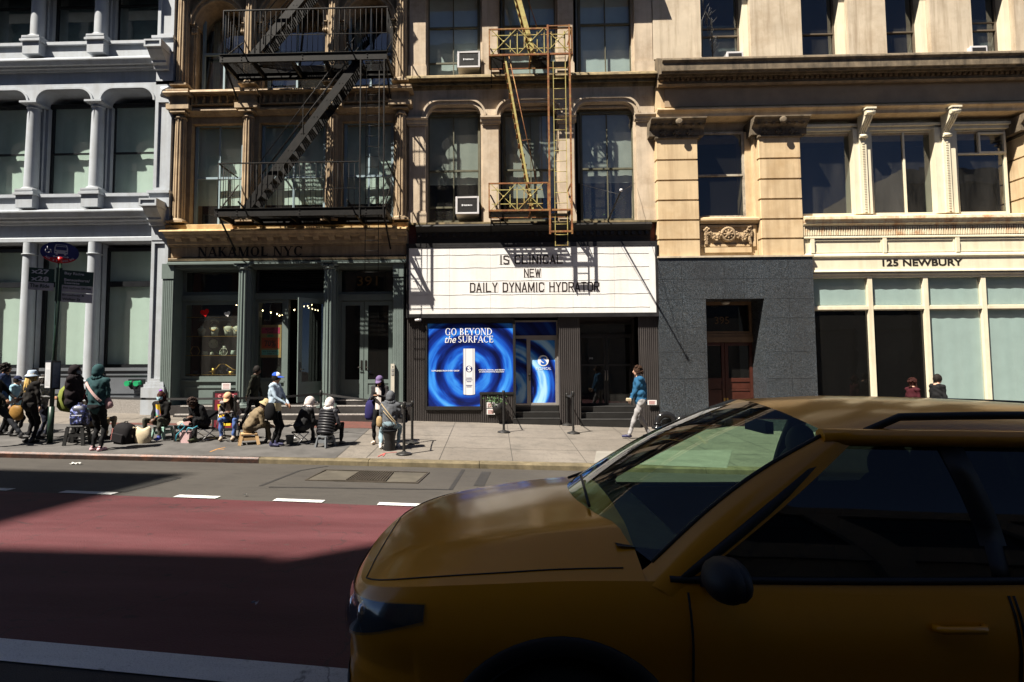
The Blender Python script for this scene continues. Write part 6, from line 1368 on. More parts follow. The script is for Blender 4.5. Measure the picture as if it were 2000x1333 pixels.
def pillar(mb, a, b, wd, dp, sg, bow=.0, n=8):
 """strip from a to b on the side of the glasshouse"""
 pts = []
 for i in range(n + 1):
  t = i / n; p = a.lerp(b, t); p = p + Vector((0, bow * math.sin(math.pi * t), .0)); pts.append(p)
 for p, q in zip(pts, pts[1:]):
  mb.add([W(p + Vector((ox, oy, 0)), sg) for p_, (ox, oy) in ((p, (-wd / 2, 0)), (p, (wd / 2, 0)), (q, (wd / 2, 0)), (q, (-wd / 2, 0))) for p in (p_,)] + [W(p_ + Vector((ox, -dp, -.01)), sg) for p_, ox in ((p, -wd / 2), (p, wd / 2), (q, wd / 2), (q, -wd / 2))],
               [(0, 1, 2, 3), (4, 5, 6, 7), (0, 1, 5, 4), (2, 3, 7, 6), (0, 3, 7, 4), (1, 2, 6, 5)], True)
for sg in (-1, 1):
 def ap(a, b):
  t = -.10 + 1.12 * b; E = wsf(1, max(0, t)) if t > 0 else wsb(1).lerp(wst(1), t); G = belt(1.44).lerp(rail(2.22) + Vector((0, 0, -.02)), t); G.y += .03 * math.sin(math.pi * max(0, t))
  p = E.lerp(G, a); p.y += .018 * math.sin(math.pi * a); p.z += .012 * math.sin(math.pi * a); p.x -= .012 * (1 - a); return p
 mb = MB(); grid(ap, 6, 14, mb, sg); mb.build('front_pillar', m_tx, taxi)
 mb = MB(); mb.tube([W(wsf(1, i / 12) + Vector((-.008, -.004, .004)), sg) for i in range(13)], .009, 6); mb.build('windscreen_seal', m_txb, taxi)
 mb = MB(); mb.tube([W(rail(lerp(2.08, 4.25, i / 12)) + Vector((0, .0, -.004)), sg) for i in range(13)], .036, 10); mb.build('cant_rail', m_tx, taxi)
 mb = MB(); mb.tube([W(rail(lerp(2.3, 4.1, i / 12)) + Vector((0, -.05, .075 + .02 * math.sin(math.pi * i / 12) - (.06 if i in (0, 12) else 0))), sg) for i in range(13)], .017, 8); mb.build('roof_rail', m_txb, taxi)
 def sgl(x0b, x1b, x0t, x1t):
  def f(a, b):
   p, q = belt(lerp(x0b, x1b, a)) + Vector((0, -.012, .0)), rail(lerp(x0t, x1t, a)) + Vector((0, .0, -.03)); r_ = p.lerp(q, b); r_.y += .035 * math.sin(math.pi * b); return r_
  return f
 for x0b, x1b, x0t, x1t in ((1.42, 2.55, 2.16, 2.58), (2.62, 3.45, 2.64, 3.42), (3.52, 4.2, 3.48, 4.0)):
  mb = MB(); grid(sgl(x0b, x1b, x0t, x1t), 10, 8, mb, sg); mb.build('side_window', glass('passenger_side_glass', (.60, .76, .64), 1.5, .02) if sg > 0 and x0b < 3.5 else m_cgl, taxi)
 mb = MB()
 for xb_, xt_, wd in ((2.585, 2.61, .1), (3.485, 3.45, .11)): pillar(mb, belt(xb_) + Vector((0, -.014, 0)), rail(xt_) + Vector((0, .002, -.02)), wd, .04, sg, .035)
 mb.tube([W(belt(lerp(1.36, 4.25, i / 16)) + Vector((0, -.004, .006)), sg) for i in range(17)], .014, 8)
 pa, pb = belt(1.40) + Vector((0, -.01, 0)), rail(2.14) + Vector((0, .0, -.03))
 mb.tube([W(pa.lerp(pb, i / 8) + Vector((0, .036 * math.sin(math.pi * i / 8), 0)), sg) for i in range(9)], .02, 8); mb.build('window_trim', m_txb, taxi)
 mb = MB(); pillar(mb, belt(4.28) + Vector((0, -.01, 0)), rail(4.1) + Vector((0, .0, -.01)), .28, .05, sg, .03); mb.build('rear_pillar', m_tx, taxi)
 # mirror
 mb = MB(); c_ = W((1.50, 1.03, 1.07), sg); mb.ell(c_, .075, .11, .075, 16, 10); mb.ell(c_ + Vector((.03, 0, 0)), .05, .105, .07, 14, 8); mb.build('mirror', m_txb, taxi); mb = MB(); mb.bar(W((1.5, .86, 1.0), sg), W((1.5, .98, 1.05), sg), .06, .035); mb.build('mirror_stem', m_txb, taxi)
 # doors
 for (xa, xc) in ((1.42, 2.56), (2.59, 3.42)):
  def okd(p, xa=xa, xc=xc): return xa < p.x < xc and .36 < p.z < .965
  dm_ = MB(); nx, nz = 30, 14
  vs = [W(side(lerp(xa, xc, i / nx), lerp(.34, .968, j / nz), .004), sg) for i in range(nx + 1) for j in range(nz + 1)]
  fs = []
  for i in range(nx):
   for j in range(nz):
    xm, zm = lerp(xa, xc, (i + .5) / nx), lerp(.34, .968, (j + .5) / nz)
    if min(math.hypot(xm - a, zm - b) for a, b in WH) < RW + .09: continue
    fs.append((i * (nz + 1) + j, (i + 1) * (nz + 1) + j, (i + 1) * (nz + 1) + j + 1, i * (nz + 1) + j + 1))
  dm_.add(vs, fs, True); do = dm_.build('door', m_tx, taxi)
  sm_ = MB(); sm_.tube([W(side(xa, lerp(.34, .97, j / 10), .003), sg) for j in range(11)], .0045, 5); sm_.tube([W(side(lerp(xa, xc, j / 10), .34, .003), sg) for j in range(11)], .0045, 5)
  if xc < 3: sm_.tube([W(side(xc + .012, lerp(.34, .97, j / 10), .003), sg) for j in range(11)], .0045, 5)
  sm_.build('door_gap', m_txb, do)
  hm = MB(); hx_ = xc - .2; hm.tube([W(side(hx_ - .09, .87, .01), sg), W(side(hx_ - .07, .872, .035), sg), W(side(hx_ + .07, .875, .035), sg), W(side(hx_ + .09, .875, .01), sg)], .014, 8); hm.build('handle', m_tx, do)
  if xa < 2:
   tm = MB(); tm.tube([W(side(lerp(xa + .03, xc - .02, j / 10), .47, .006), sg) for j in range(11)], .02, 8); tm.build('rub_strip', m_txb, do)
 # arch trims, sill cladding
 for (wx, wz) in WH:
  mb = MB(); vs = []; n = 26
  for i in range(n + 1):
   t = R(lerp(-8, 188, i / n))
   for rr, of in ((RW - .012, .004), (RW + .004, .018), (RW + .055, .014), (RW + .062, .002)):
    x_, z_ = wx + rr * math.cos(t), wz + rr * math.sin(t); vs.append(W(side(x_, max(.24, z_), of), sg))
  mb.add(vs, [(i * 4 + j, (i + 1) * 4 + j, (i + 1) * 4 + j + 1, i * 4 + j + 1) for i in range(n) for j in range(3)], True); mb.build('wheel_arch_trim', m_txb, taxi)
  mb = MB(); vs = [W((wx + (RW + .0) * math.cos(R(lerp(-25, 205, i / n))), yy, wz + RW * math.sin(R(lerp(-25, 205, i / n)))), sg) for yy in (.5, .93) for i in range(n + 1)]
  mb.add(vs, [(i, i + 1, i + n + 2, i + n + 1) for i in range(n)], True); mb.add([vs[i] for i in range(n + 1)], [tuple(range(n + 1))]); mb.build('wheel_well', m_txb, taxi)
  ax_ = Matrix.Rotation(R(90 * -sg * -1), 3, 'X'); wc_ = W((wx, .80, wz), sg)
  mb = MB(); mb.lathe(wc_, [(.215, -.1), (.30, -.115), (.335, -.09), (.345, -.03), (.345, .03), (.335, .09), (.30, .115), (.215, .1)], 40, ax=ax_); wo = mb.build('wheel', M('tyre_rubber', (.018, .018, .018), .8, bump=.2), taxi)
  mb = MB(); mb.lathe(wc_, [(.22, -.1), (.22, .085), (.205, .08), (.2, .03)], 32, ax=ax_)
  for k_ in range(5):
   t = R(72 * k_); d_ = Vector((math.cos(t), 0, math.sin(t))); mb.bar(wc_ + Vector((0, sg * .07, 0)), wc_ + d_ * .205 + Vector((0, sg * .08, 0)), .07, .03, (0, 1, 0))
  mb.lathe(wc_, [(0, .1), (.05, .095), (.06, .06)], 16, ax=ax_); mb.build('rim', M('alloy_grey', (.25, .25, .26), .35, metal=.8), wo)
 mb = MB(); nx = 30; xs_ = [lerp(1.40, 3.18, i / nx) for i in range(nx + 1)]
 mb.add([W(side(x_, z_, of), sg) for z_, of in ((.235, .0), (.25, .012), (.32, .012), (.335, .002)) for x_ in xs_], [(i + j * (nx + 1), i + 1 + j * (nx + 1), i + 1 + (j + 1) * (nx + 1), i + (j + 1) * (nx + 1)) for j in range(3) for i in range(nx)], True); mb.build('sill_cladding', m_txb, taxi)
 # lamps
 def lamp_patch(s0, s1, vt, vb, off, ns=18, nv=6):
  vs = []
  for i in range(ns + 1):
   for j in range(nv + 1):
    s = lerp(s0, s1, i / ns); v = lerp(vt(i / ns), vb(i / ns), j / nv); p = surf(s, v); q = surf(s, v) + (surf(s, v) - Vector((1.2, 0, p.z))).normalized() * off; vs.append(W(q, sg))
  return vs, [(i * (nv + 1) + j, (i + 1) * (nv + 1) + j, (i + 1) * (nv + 1) + j + 1, i * (nv + 1) + j + 1) for i in range(ns) for j in range(nv)]
 mb = MB(); mb.add(*lamp_patch(2.45, 5.1, lambda t: .10 + .02 * t, lambda t: lerp(.34, .20, t ** 1.5), .004), True); hl = mb.build('headlight', M('headlamp_bowl', (.10, .11, .12), .15, metal=.6, bump=0), taxi)
 mb = MB(); mb.add(*lamp_patch(2.42, 5.14, lambda t: .09 + .02 * t, lambda t: lerp(.35, .21, t ** 1.5), .012), True); mb.build('lens', glass('headlamp_lens', (.75, .8, .85), 1.5), hl)
 mb = MB(); [mb.ell(W(surf(s_, .2) + Vector((.02, -.005, 0)), sg), .03, .05, .05, 12, 8) for s_ in (3.0, 3.6)]; mb.build('reflector', m_chr, hl)
 mb = MB(); mb.add(*lamp_patch(2.9, 3.7, lambda t: .70, lambda t: .84, .006, 8, 4), True); mb.build('fog_light_recess', m_txb, taxi)
 mb = MB(); mb.add(*lamp_patch(11.6, 12.9, lambda t: .02, lambda t: .26, .006, 8, 4), True); mb.build('tail_light', M('tail_lamp_red', (.3, .01, .01), .2), taxi)
mb = MB()                                                                        # grille and lower intake
for (s1_, va, vb_) in ((2.5, .10, .36), (3.0, .60, .86)):
 vs = []; n = 16
 for i in range(-n, n + 1):
  s = 1.0 + (s1_ - 1) * abs(i) / n;
  for j in range(5): p = surf(s, lerp(va, vb_, j / 4)); vs.append(W(p + Vector((-.006, 0, 0)), 1 if i >= 0 else -1))
 mb.add(vs, [(i * 5 + j, (i + 1) * 5 + j, (i + 1) * 5 + j + 1, i * 5 + j + 1) for i in range(2 * n) for j in range(4)], True)
mb.build('grille', m_txb, taxi)
# rear screen, tailgate closing, dark cabin
mb = MB(); grid(lambda a, b: Vector((lerp(4.28, 4.5, b), lerp(-.57, .57, a) * lerp(1, 1.25, b), lerp(1.49, 1.06, b))), 6, 4, mb); mb.build('rear_window', m_cgl, taxi)
m_cab = M('dark_cabin_trim', (.02, .02, .021), .7, bump=.1)
mb = MB(); c_ = [W((x_, y_, z_), 1) for x_ in (1.2, 4.4) for y_ in (-.8, .8) for z_ in (.3, .62)]; mb.add(c_, [(0, 4, 6, 2), (1, 3, 7, 5), (0, 1, 5, 4), (2, 6, 7, 3), (0, 2, 3, 1), (4, 5, 7, 6)])
grid(lambda a, b: Vector((lerp(1.2, 1.62, b), lerp(-.70, .70, a), 1.08 - .03 * b - .10 * b ** 6)), 8, 6, mb); grid(lambda a, b: Vector((1.62 + .06 * b, lerp(-.8, .8, a), lerp(.95, .6, b))), 8, 4, mb); mb.build('dashboard', m_cab, taxi)
def seat(x_, y_):
 t = MB(); t.ell(W((x_, y_, .70), 1), .27, .25, .10, 14, 8); o_ = Matrix.Rotation(R(14), 3, 'Y'); t.ell(W((x_ + .28, y_, 1.0), 1), .09, .24, .36, 14, 10, o_); t.ell(W((x_ + .36, y_, 1.36), 1), .055, .13, .10, 12, 8, o_); t.build('seat', m_cab, taxi)
for x_, y_ in ((2.15, -.38), (2.15, .38), (3.2, -.38), (3.2, .38)): seat(x_, y_)
mb = MB(); sc_ = W((1.80, -.38, 1.02), 1); rm_ = Matrix.Rotation(R(-65), 3, 'Y'); mb.tube([sc_ + rm_ @ Vector((.19 * math.cos(R(15 * i)), .19 * math.sin(R(15 * i)), 0)) for i in range(25)], .014, 8); mb.bar(sc_, W((1.6, -.38, .93), 1), .05, .05); mb.bar(sc_ + rm_ @ Vector((0, -.19, 0)), sc_ + rm_ @ Vector((0, .19, 0)), .03, .02); mb.build('steering_wheel', m_cab, taxi)
mb = MB(); mb.box(*sorted((W((2.08, -.12, 0), 1).x, W((2.12, .12, 0), 1).x)), TYC - .12, TYC + .12, TZ + 1.46, TZ + 1.52); mb.build('rear_view_mirror', m_cab, taxi)
mb = MB()
for y_ in (-.35, .3): mb.tube([W(wsf(.5 + y_ / 1.6, .03) + Vector((-.02, 0, .01)), 1), W(wsf(.5 + y_ / 1.6 + .26, .10) + Vector((-.015, 0, .012)), 1)], .008, 6)
grid(lambda a, b: wsb(lerp(-.86, .86, a)) + Vector((-.06 * (1 - b), 0, -.012)), 12, 2, mb); mb.build('wiper', m_txb, taxi)
# ================================================================== people
def cloth(name, c, var=.15, rough=.85): return M(name, c, rough, var, 5, .3, 45, spec=.15)
SKIN = {'dark': M('deep_brown_skin', (.085, .04, .022), .5, .08, 8, .05), 'mid': M('brown_skin', (.30, .155, .09), .5, .08, 8, .05), 'light': M('light_skin', (.50, .30, .21), .5, .06, 8, .05)}
m_eye = M('eye_dark', (.01, .008, .007), .2, bump=0); m_lip = M('lip', (.25, .08, .07), .5, bump=0)
def ik(a, b, l1, l2, pole):
 d = b - a; L_ = min(d.length, (l1 + l2) * .999); d = d.normalized(); b = a + d * L_
 x = (l1 * l1 - l2 * l2 + L_ * L_) / (2 * L_); hh = math.sqrt(max(0, l1 * l1 - x * x)); p = (pole - d * pole.dot(d))
 p = p.normalized() if p.length > 1e-5 else d.orthogonal().normalized()
 return a + d * x + p * hh, b
def person(label, foot, head_py, theta, top, legs, shoe, skin='mid', sit=False, lean=0, hands=None, feet=None, head=(0, 0), bulk=1.0, h=None, group='people waiting on the pavement', name='person', vox=.0155, seat_shift=0):
 g = ground_at(*foot); th = R(theta); F_ = Vector((math.cos(th), math.sin(th), 0)); L_ = Vector((-math.sin(th), math.cos(th), 0)); U_ = Vector((0, 0, 1))
 ht = at(foot[0], head_py, g.y).z - g.z
 if h is None: h = ht / (1 - .0 * lean) if not sit else 1.66
 s = h / 1.75
 def P(f, l, z): return g + F_ * f + L_ * l + U_ * z
 la = R(lean); tl = .60 * s
 if sit: ph = max(.30, ht - (.60 * math.cos(la) + .255 * math.cos(la * .5)) * s)
 else: ph = .925 * s
 pel = P(seat_shift, 0, ph + (.09 * s if sit else 0));
 if sit: tl = .52 * s
 td = (U_ * math.cos(la) + F_ * math.sin(la)).normalized(); tn = (F_ * math.cos(la) - U_ * math.sin(la))
 chest = pel + td * tl * .62; neck = pel + td * tl * .95
 hy, hp = R(head[0]), R(head[1] + lean * .55)
 hf0 = F_ * math.cos(hy) + L_ * math.sin(hy); hf = hf0 * math.cos(hp) - U_ * math.sin(hp); hl = U_.cross(hf0).normalized(); hu = hf.cross(hl).normalized()
 hc = neck + (td * .55 + hu * .45) * .17 * s + hf * .03 * s
 HM = Matrix((hf, hl, hu)).transposed(); TM = Matrix((tn, L_, td)).transposed()
 parts = []                                       # (region, fn(p)->signed distance-ish, builder)
 mb = MB()
 def cap(p, q, r0, r1, reg, n=10):
  d = (q - p); k = 4
  pts = [p - d.normalized() * r0 * math.cos(R(90 * i / k)) for i in range(k)] + [p, q] + [q + d.normalized() * r1 * math.sin(R(90 * (i + 1) / k)) for i in range(k)]
  rs = [max(.001, r0 * math.sin(R(90 * i / k))) for i in range(k)] + [r0, r1] + [max(.001, r1 * math.cos(R(90 * (i + 1) / k))) for i in range(k)]
  mb.tube(pts, rs, n); parts.append((reg, p, q, r0, r1))
 def el(c, a, b, e, M_, reg): mb.ell(c, a, b, e, 14, 10, M_); parts.append((reg, c, c, min(a, b, e) * .9 + max(a, b, e) * .1, 0))
 # trunk
 cap(pel, chest, .135 * s * bulk, .15 * s * bulk, 'top'); el(pel + td * .02 - tn * .015, .125 * s * bulk, .17 * s * bulk, .15 * s, TM, 'legs' if not sit else 'legs')
 el(chest + td * .04, .125 * s * bulk, .19 * s * bulk, .23 * s, TM, 'top'); el(pel + td * tl * .3, .13 * s * bulk, .17 * s * bulk, .22 * s, TM, 'top')
 sh = [neck - td * .035 * s + L_ * (.175 * s * (bulk * .4 + .6) * k) for k in (1, -1)]
 cap(sh[0], sh[1], .07 * s * bulk, .07 * s * bulk, 'top'); cap(neck - td * .02, neck + td * .07 * s + hf * .01, .062 * s, .055 * s, 'skin')
 # head
 el(hc, .096 * s, .076 * s, .118 * s, HM, 'skin'); el(hc + HM @ Vector((.035, 0, -.07)) * s, .055 * s, .05 * s, .05 * s, HM, 'skin')
 cap(hc + HM @ Vector((.09, 0, .015)) * s, hc + HM @ Vector((.112, 0, -.03)) * s, .011, .016, 'skin', 6)
 for k in (1, -1): el(hc + HM @ Vector((-.01, .078 * k, -.01)) * s, .022 * s, .012 * s, .032 * s, HM, 'skin')
 # legs
 fe_ = feet or (((.02, .10), (.0, -.10)) if not sit else ((.38, .14), (.38, -.14)))
 for k, (ff, fl) in zip((1, -1), [q[:2] for q in fe_]):
  fz = fe_[0 if k > 0 else 1][2] if len(fe_[0 if k > 0 else 1]) > 2 else 0
  hip = pel + L_ * (.088 * s * k) - U_ * (.02 if not sit else .03); ank = P(ff, fl, .085 + fz)
  pole = F_ * 1.0 + (U_ * .9 if sit else U_ * .05) + L_ * (.25 * k if sit else 0)
  kn, ank = ik(hip, ank, .44 * s, .42 * s, pole)
  cap(hip, kn, .088 * s * (bulk * .5 + .5), .062 * s, 'legs'); cap(kn, ank, .06 * s, .043 * s, 'legs')
  toe = ank + F_ * .155 * s - U_ * .045; cap(ank - U_ * .04 - F_ * .035, toe, .042, .034, 'shoe'); cap(ank - U_ * .045, ank - U_ * .045 + F_ * .1, .04, .042, 'shoe'); cap(ank + U_ * .02, ank - U_ * .05, .042, .042, 'shoe')
 # arms with five-fingered hands
 hd = hands or ((.06, .27, .80 * s), (.06, -.27, .80 * s))
 palms = []
 for k, t, q in zip((1, -1), hd, sh):
  tg = P(*t); el_, wr = ik(q, tg, .29 * s, .255 * s, -F_ * .5 - U_ * .6 + L_ * .55 * k)
  cap(q, el_, .058 * s * bulk, .048 * s * (bulk * .6 + .4), 'top'); cap(el_, wr, .047 * s * (bulk * .6 + .4), .034 * s, 'top')
  d = (wr - el_).normalized(); sd = d.cross(U_); sd = sd.normalized() if sd.length > .1 else L_; up = sd.cross(d)
  pm = wr + d * .075 * s; cap(wr, pm, .026, .03, 'skin', 8)
  for i, (ox, ln) in enumerate(((-.028, .062), (-.010, .072), (.010, .068), (.027, .052))):
   b0 = pm + sd * ox; m0 = b0 + d * ln * .55 - up * .010; e0 = m0 + d * ln * .35 - up * .028; cap(b0, m0, .0105, .010, 'skin', 6); cap(m0, e0, .010, .0085, 'skin', 6)
  tb = wr + d * .025 + sd * (.026 * -k); cap(tb, tb + d * .03 + sd * (.025 * -k) - up * .012, .013, .011, 'skin', 6); cap(tb + d * .03 + sd * (.025 * -k) - up * .012, tb + d * .062 + sd * (.018 * -k) - up * .03, .011, .009, 'skin', 6)
  palms.append(pm)
 tmp = mb.build('tmp', m_eye, None)
 r_ = tmp.modifiers.new('r', 'REMESH'); r_.mode = 'VOXEL'; r_.voxel_size = vox; sm = tmp.modifiers.new('s', 'SMOOTH'); sm.factor = .5; sm.iterations = 3
 bpy.context.view_layer.update(); me = bpy.data.meshes.new_from_object(tmp.evaluated_get(bpy.context.evaluated_depsgraph_get())); bpy.data.objects.remove(tmp)
 me.name = 'body'; me.materials.clear(); order = ['top', 'legs', 'shoe', 'skin']
 for m__ in (top, legs, shoe, SKIN[skin]): me.materials.append(m__)
 import numpy as np                               # cloth folds
 nv = len(me.vertices); co = np.empty(nv * 3); no = np.empty(nv * 3); me.vertices.foreach_get('co', co); me.vertices.foreach_get('normal', no); co = co.reshape(-1, 3); no = no.reshape(-1, 3)
 x_, y_, z_ = co.T; f_ = .0075 * np.sin(24 * z_ + 9 * x_ + 3.1 * np.sin(11 * y_ + 7 * x_)) + .005 * np.sin(47 * z_ - 21 * y_ + 2.3 * np.sin(19 * x_ + 5 * z_)) * np.sin(13 * x_ + 17 * y_)
 k_ = (np.linalg.norm(co - np.array(hc), axis=1) > .17 * s) * 1.0
 for p_ in palms: k_ *= np.linalg.norm(co - np.array(p_), axis=1) > .13
 co += no * (f_ * (k_ * .9 + .08))[:, None]; me.vertices.foreach_set('co', co.ravel())
 segs = [(order.index(reg), p, q - p, max((q - p).length_squared, 1e-9), r0, r1) for reg, p, q, r0, r1 in parts]
 mi = []
 for f in me.polygons:
  c_ = f.center; best = 9; bi = 0
  for (ri, p, d, l2, r0, r1) in segs:
   t = (c_ - p).dot(d) / l2; t = 0 if t < 0 else 1 if t > 1 else t
   dd = (c_ - p - d * t).length - (r0 + (r1 - r0) * t)
   if dd < best: best = dd; bi = ri
  mi.append(bi)
 me.polygons.foreach_set('material_index', mi); me.polygons.foreach_set('use_smooth', [True] * len(mi)); me.update()
 root = thing(name, label, 'person', g, group)
 o = bpy.data.objects.new('body', me); COL.objects.link(o); adopt(o, root)
 e = MB()
 for k in (1, -1): e.ell(hc + HM @ Vector((.088, .03 * k, .012)) * s, .009, .013, .008, 8, 6, HM)
 e.build('eyes', m_eye, root); e = MB(); e.ell(hc + HM @ Vector((.088, 0, -.066)) * s, .008, .024, .008, 8, 5, HM); e.build('mouth', m_lip, root)
 return dict(root=root, hc=hc, HM=HM, s=s, g=g, F=F_, L=L_, neck=neck, chest=chest, pel=pel, td=td, tn=tn, TM=TM, sh=sh, palms=palms, P=P, ph=ph)
def hp_(q, f, l, u): return q['hc'] + q['HM'] @ Vector((f, l, u)) * q['s']
def hair(q, c, style='short', name='hair', ln=.4):
 mb = MB(); s, HM = q['s'], q['HM']; m = M('hair_%s_%d' % (name, int(c[0] * 1000)), c, .7, .35, 14, .5, 90, spec=.12)
 ax = HM
 def shell(cx, rx, ry, rz, zmin, face=.55):
  n, k = 20, 10; vs = []
  for i in range(k + 1):
   ph = lerp(0, math.acos(max(-1, zmin / rz)), i / k)
   for j in range(n):
    t = 2 * math.pi * j / n; cut = max(0, math.cos(t)) ** 2; pz = ph * (1 - face * cut * .55)
    vs.append(hp_(q, cx + rx * math.sin(pz) * math.cos(t), ry * math.sin(pz) * math.sin(t), rz * math.cos(pz) + .008 * math.sin(7 * t + i)))
  mb.add(vs, [(i * n + j, (i + 1) * n + j, (i + 1) * n + (j + 1) % n, i * n + (j + 1) % n) for i in range(k) for j in range(n)], True)
 shell(-.012, .108, .088, .128, -.075)
 rnd = random.Random(int(q['hc'].x * 1000))
 if style in ('long', 'dread'):
  for i in range(46 if style == 'long' else 34):
   t = R(rnd.uniform(70, 290)); p = hp_(q, -.012 + .1 * math.cos(t), .085 * math.sin(t), rnd.uniform(-.02, .06)); back = -q['F']
   L2 = ln * rnd.uniform(.75, 1.05); pts = [p, p + back * .03 - Vector((0, 0, L2 * .35)) + q['L'] * rnd.uniform(-.02, .02), p + back * rnd.uniform(.02, .07) - Vector((0, 0, L2 * .7)) + q['L'] * rnd.uniform(-.03, .03), p + back * rnd.uniform(.0, .06) - Vector((0, 0, L2)) + q['L'] * rnd.uniform(-.04, .04)]
   mb.tube(pts, [.02, .022, .017, .004] if style == 'long' else [.014, .013, .012, .01], 6)
 if style == 'curly':
  for i in range(70):
   t, ph = R(rnd.uniform(40, 320)), rnd.uniform(.1, 2.1); c_ = hp_(q, -.012 + .115 * math.sin(ph) * math.cos(t), .1 * math.sin(ph) * math.sin(t), .13 * math.cos(ph) - (ln if ph > 1.5 else 0) * rnd.random()); mb.ell(c_, .03, .03, .026, 7, 5)
 return mb.build('hair', m, q['root'])
def brimcap(q, mat, brim_mat=None, front=None, yaw=0):
 mb = MB(); ms = [mat, brim_mat or mat, front or mat]; n, k = 20, 6; vs = []
 for i in range(k + 1):
  ph = R(88 * i / k)
  for j in range(n): t = 2 * math.pi * j / n; vs.append(hp_(q, -.008 + .112 * math.sin(ph) * math.cos(t), .094 * math.sin(ph) * math.sin(t), .045 + .095 * math.cos(ph)))
 for i in range(k):
  for j in range(n):
   mb.f.append([i * n + j + len(mb.v) * 0, (i + 1) * n + j, (i + 1) * n + (j + 1) % n, i * n + (j + 1) % n]); mb.mi.append(2 if math.cos(2 * math.pi * (j + .5) / n) > .35 else 0); mb.sm.append(True)
 mb.v += [tuple(v) for v in vs]; mb.cur = 1
 br = []; n2 = 12
 for j in range(n2 + 1):
  t = R(lerp(-62, 62, j / n2)); br += [hp_(q, -.008 + .11 * math.cos(t), .092 * math.sin(t), .05), hp_(q, .0 + .115 * math.cos(t) + .085 * math.cos(t * 1.2), .09 * math.sin(t) * 1.02, .035 - .02 * abs(math.sin(t)))]
 mb.add(br, [(2 * j, 2 * j + 1, 2 * j + 3, 2 * j + 2) for j in range(n2)], True); mb.add([v + Vector((0, 0, -.006)) for v in br], [(2 * j, 2 * j + 1, 2 * j + 3, 2 * j + 2) for j in range(n2)], True)
 return mb.build('cap', ms, q['root'])
def bucket(q, mat):
 mb = MB(); n = 24; vs = []; pr = [(.0, .148), (.07, .146), (.1, .13), (.112, .06), (.118, .045), (.165, -.0), (.17, -.012), (.16, -.006), (.112, .035)]
 for (r, z) in pr:
  for j in range(n): t = 2 * math.pi * j / n; vs.append(hp_(q, -.008 + r * math.cos(t), r * .88 * math.sin(t), z + .006 * math.sin(3 * t) * (r > .14)))
 mb.add(vs, [(i * n + j, (i + 1) * n + j, (i + 1) * n + (j + 1) % n, i * n + (j + 1) % n) for i in range(len(pr) - 1) for j in range(n)], True); return mb.build('bucket_hat', mat, q['root'])
def hood(q, mat):
 mb = MB(); n, k = 20, 11; vs = []
 for i in range(k + 1):
  ph = lerp(0, 2.35, i / k)
  for j in range(n):
   t = 2 * math.pi * j / n; cut = max(0, math.cos(t)); ph2 = ph * (1 - .48 * cut ** 1.5) if ph > .6 else ph; r = 1 + .03 * math.sin(5 * t + 2 * ph)
   vs.append(hp_(q, -.03 + .132 * r * math.sin(ph2) * math.cos(t), .112 * r * math.sin(ph2) * math.sin(t), .0 + .15 * math.cos(ph2)) - q['F'] * .02 * (ph > 1.8))
 mb.add(vs, [(i * n + j, (i + 1) * n + j, (i + 1) * n + (j + 1) % n, i * n + (j + 1) % n) for i in range(k) for j in range(n)], True)
 nk = q['neck'] + q['td'] * .03
 for j in range(14): t = 2 * math.pi * j / 14; mb.ell(nk + q['F'] * .085 * math.cos(t) * q['s'] + q['L'] * .105 * math.sin(t) * q['s'] + Vector((0, 0, .01 * math.cos(3 * t))), .045, .045, .05, 8, 6)
 return mb.build('hood', mat, q['root'])
def mask(q, mat):
 mb = MB(); n, m = 10, 6; vs = []
 for i in range(n + 1):
  for j in range(m + 1): t = R(lerp(-75, 75, i / n)); z = lerp(-.105, -.005, j / m); vs.append(hp_(q, .02 + (.098 - .02 * abs(j / m - .55)) * math.cos(t), .078 * math.sin(t), z * (1 - .35 * abs(math.sin(t)))))
 mb.add(vs, [(i * (m + 1) + j, (i + 1) * (m + 1) + j, (i + 1) * (m + 1) + j + 1, i * (m + 1) + j + 1) for i in range(n) for j in range(m)], True); return mb.build('face_mask', mat, q['root'])
def hem(q, mat, z0, z1, r0, r1, name='shirt_hem', dy=0):
 mb = MB(); n = 18; vs = []
 for z, r in ((z0, r0), (z1, r1)):
  for j in range(n): t = 2 * math.pi * j / n; vs.append(q['pel'] + q['tn'] * (r * .82 * math.cos(t)) + q['L'] * (r * math.sin(t)) + q['td'] * z)
 mb.add(vs, [(j, (j + 1) % n, n + (j + 1) % n, n + j) for j in range(n)], True); return mb.build(name, mat, q['root'])
def strap(q, mat, a, b, w=.035, off=.02, name='strap', back=True):
 """band across the trunk from shoulder point a to hip point b on the back or the front; points are (l, up along trunk)"""
 mb = MB(); pts = []; sg = -1 if back else 1; n = 10
 for i in range(n + 1):
  t = i / n; l, u = lerp(a[0], b[0], t), lerp(a[1], b[1], t); d = math.sqrt(max(.02, 1 - (l / .24) ** 2)); pts.append(q['pel'] + q['td'] * u + q['L'] * l + q['tn'] * (sg * (.165 * d + off)))
 for p, r in zip(pts, pts[1:]): mb.bar(p, r, w, .01, q['tn'])
 return mb.build(name, mat, q['root'])
K = lambda n, c, v=.15, r=.85: cloth(n, c, v, r)
c_black, c_soft, c_char = K('black_cloth', (.007, .007, .008)), K('soft_black_cloth', (.011, .011, .012)), K('charcoal_cloth', (.045, .047, .05))
c_wht = K('white_cloth', (.62, .58, .55), .05); s_white = M('white_shoe', (.6, .58, .54), .6, .08); s_black = M('black_shoe', (.015, .014, .014), .5); s_tan = M('tan_trainer', (.36, .29, .22), .7, .3, 12)
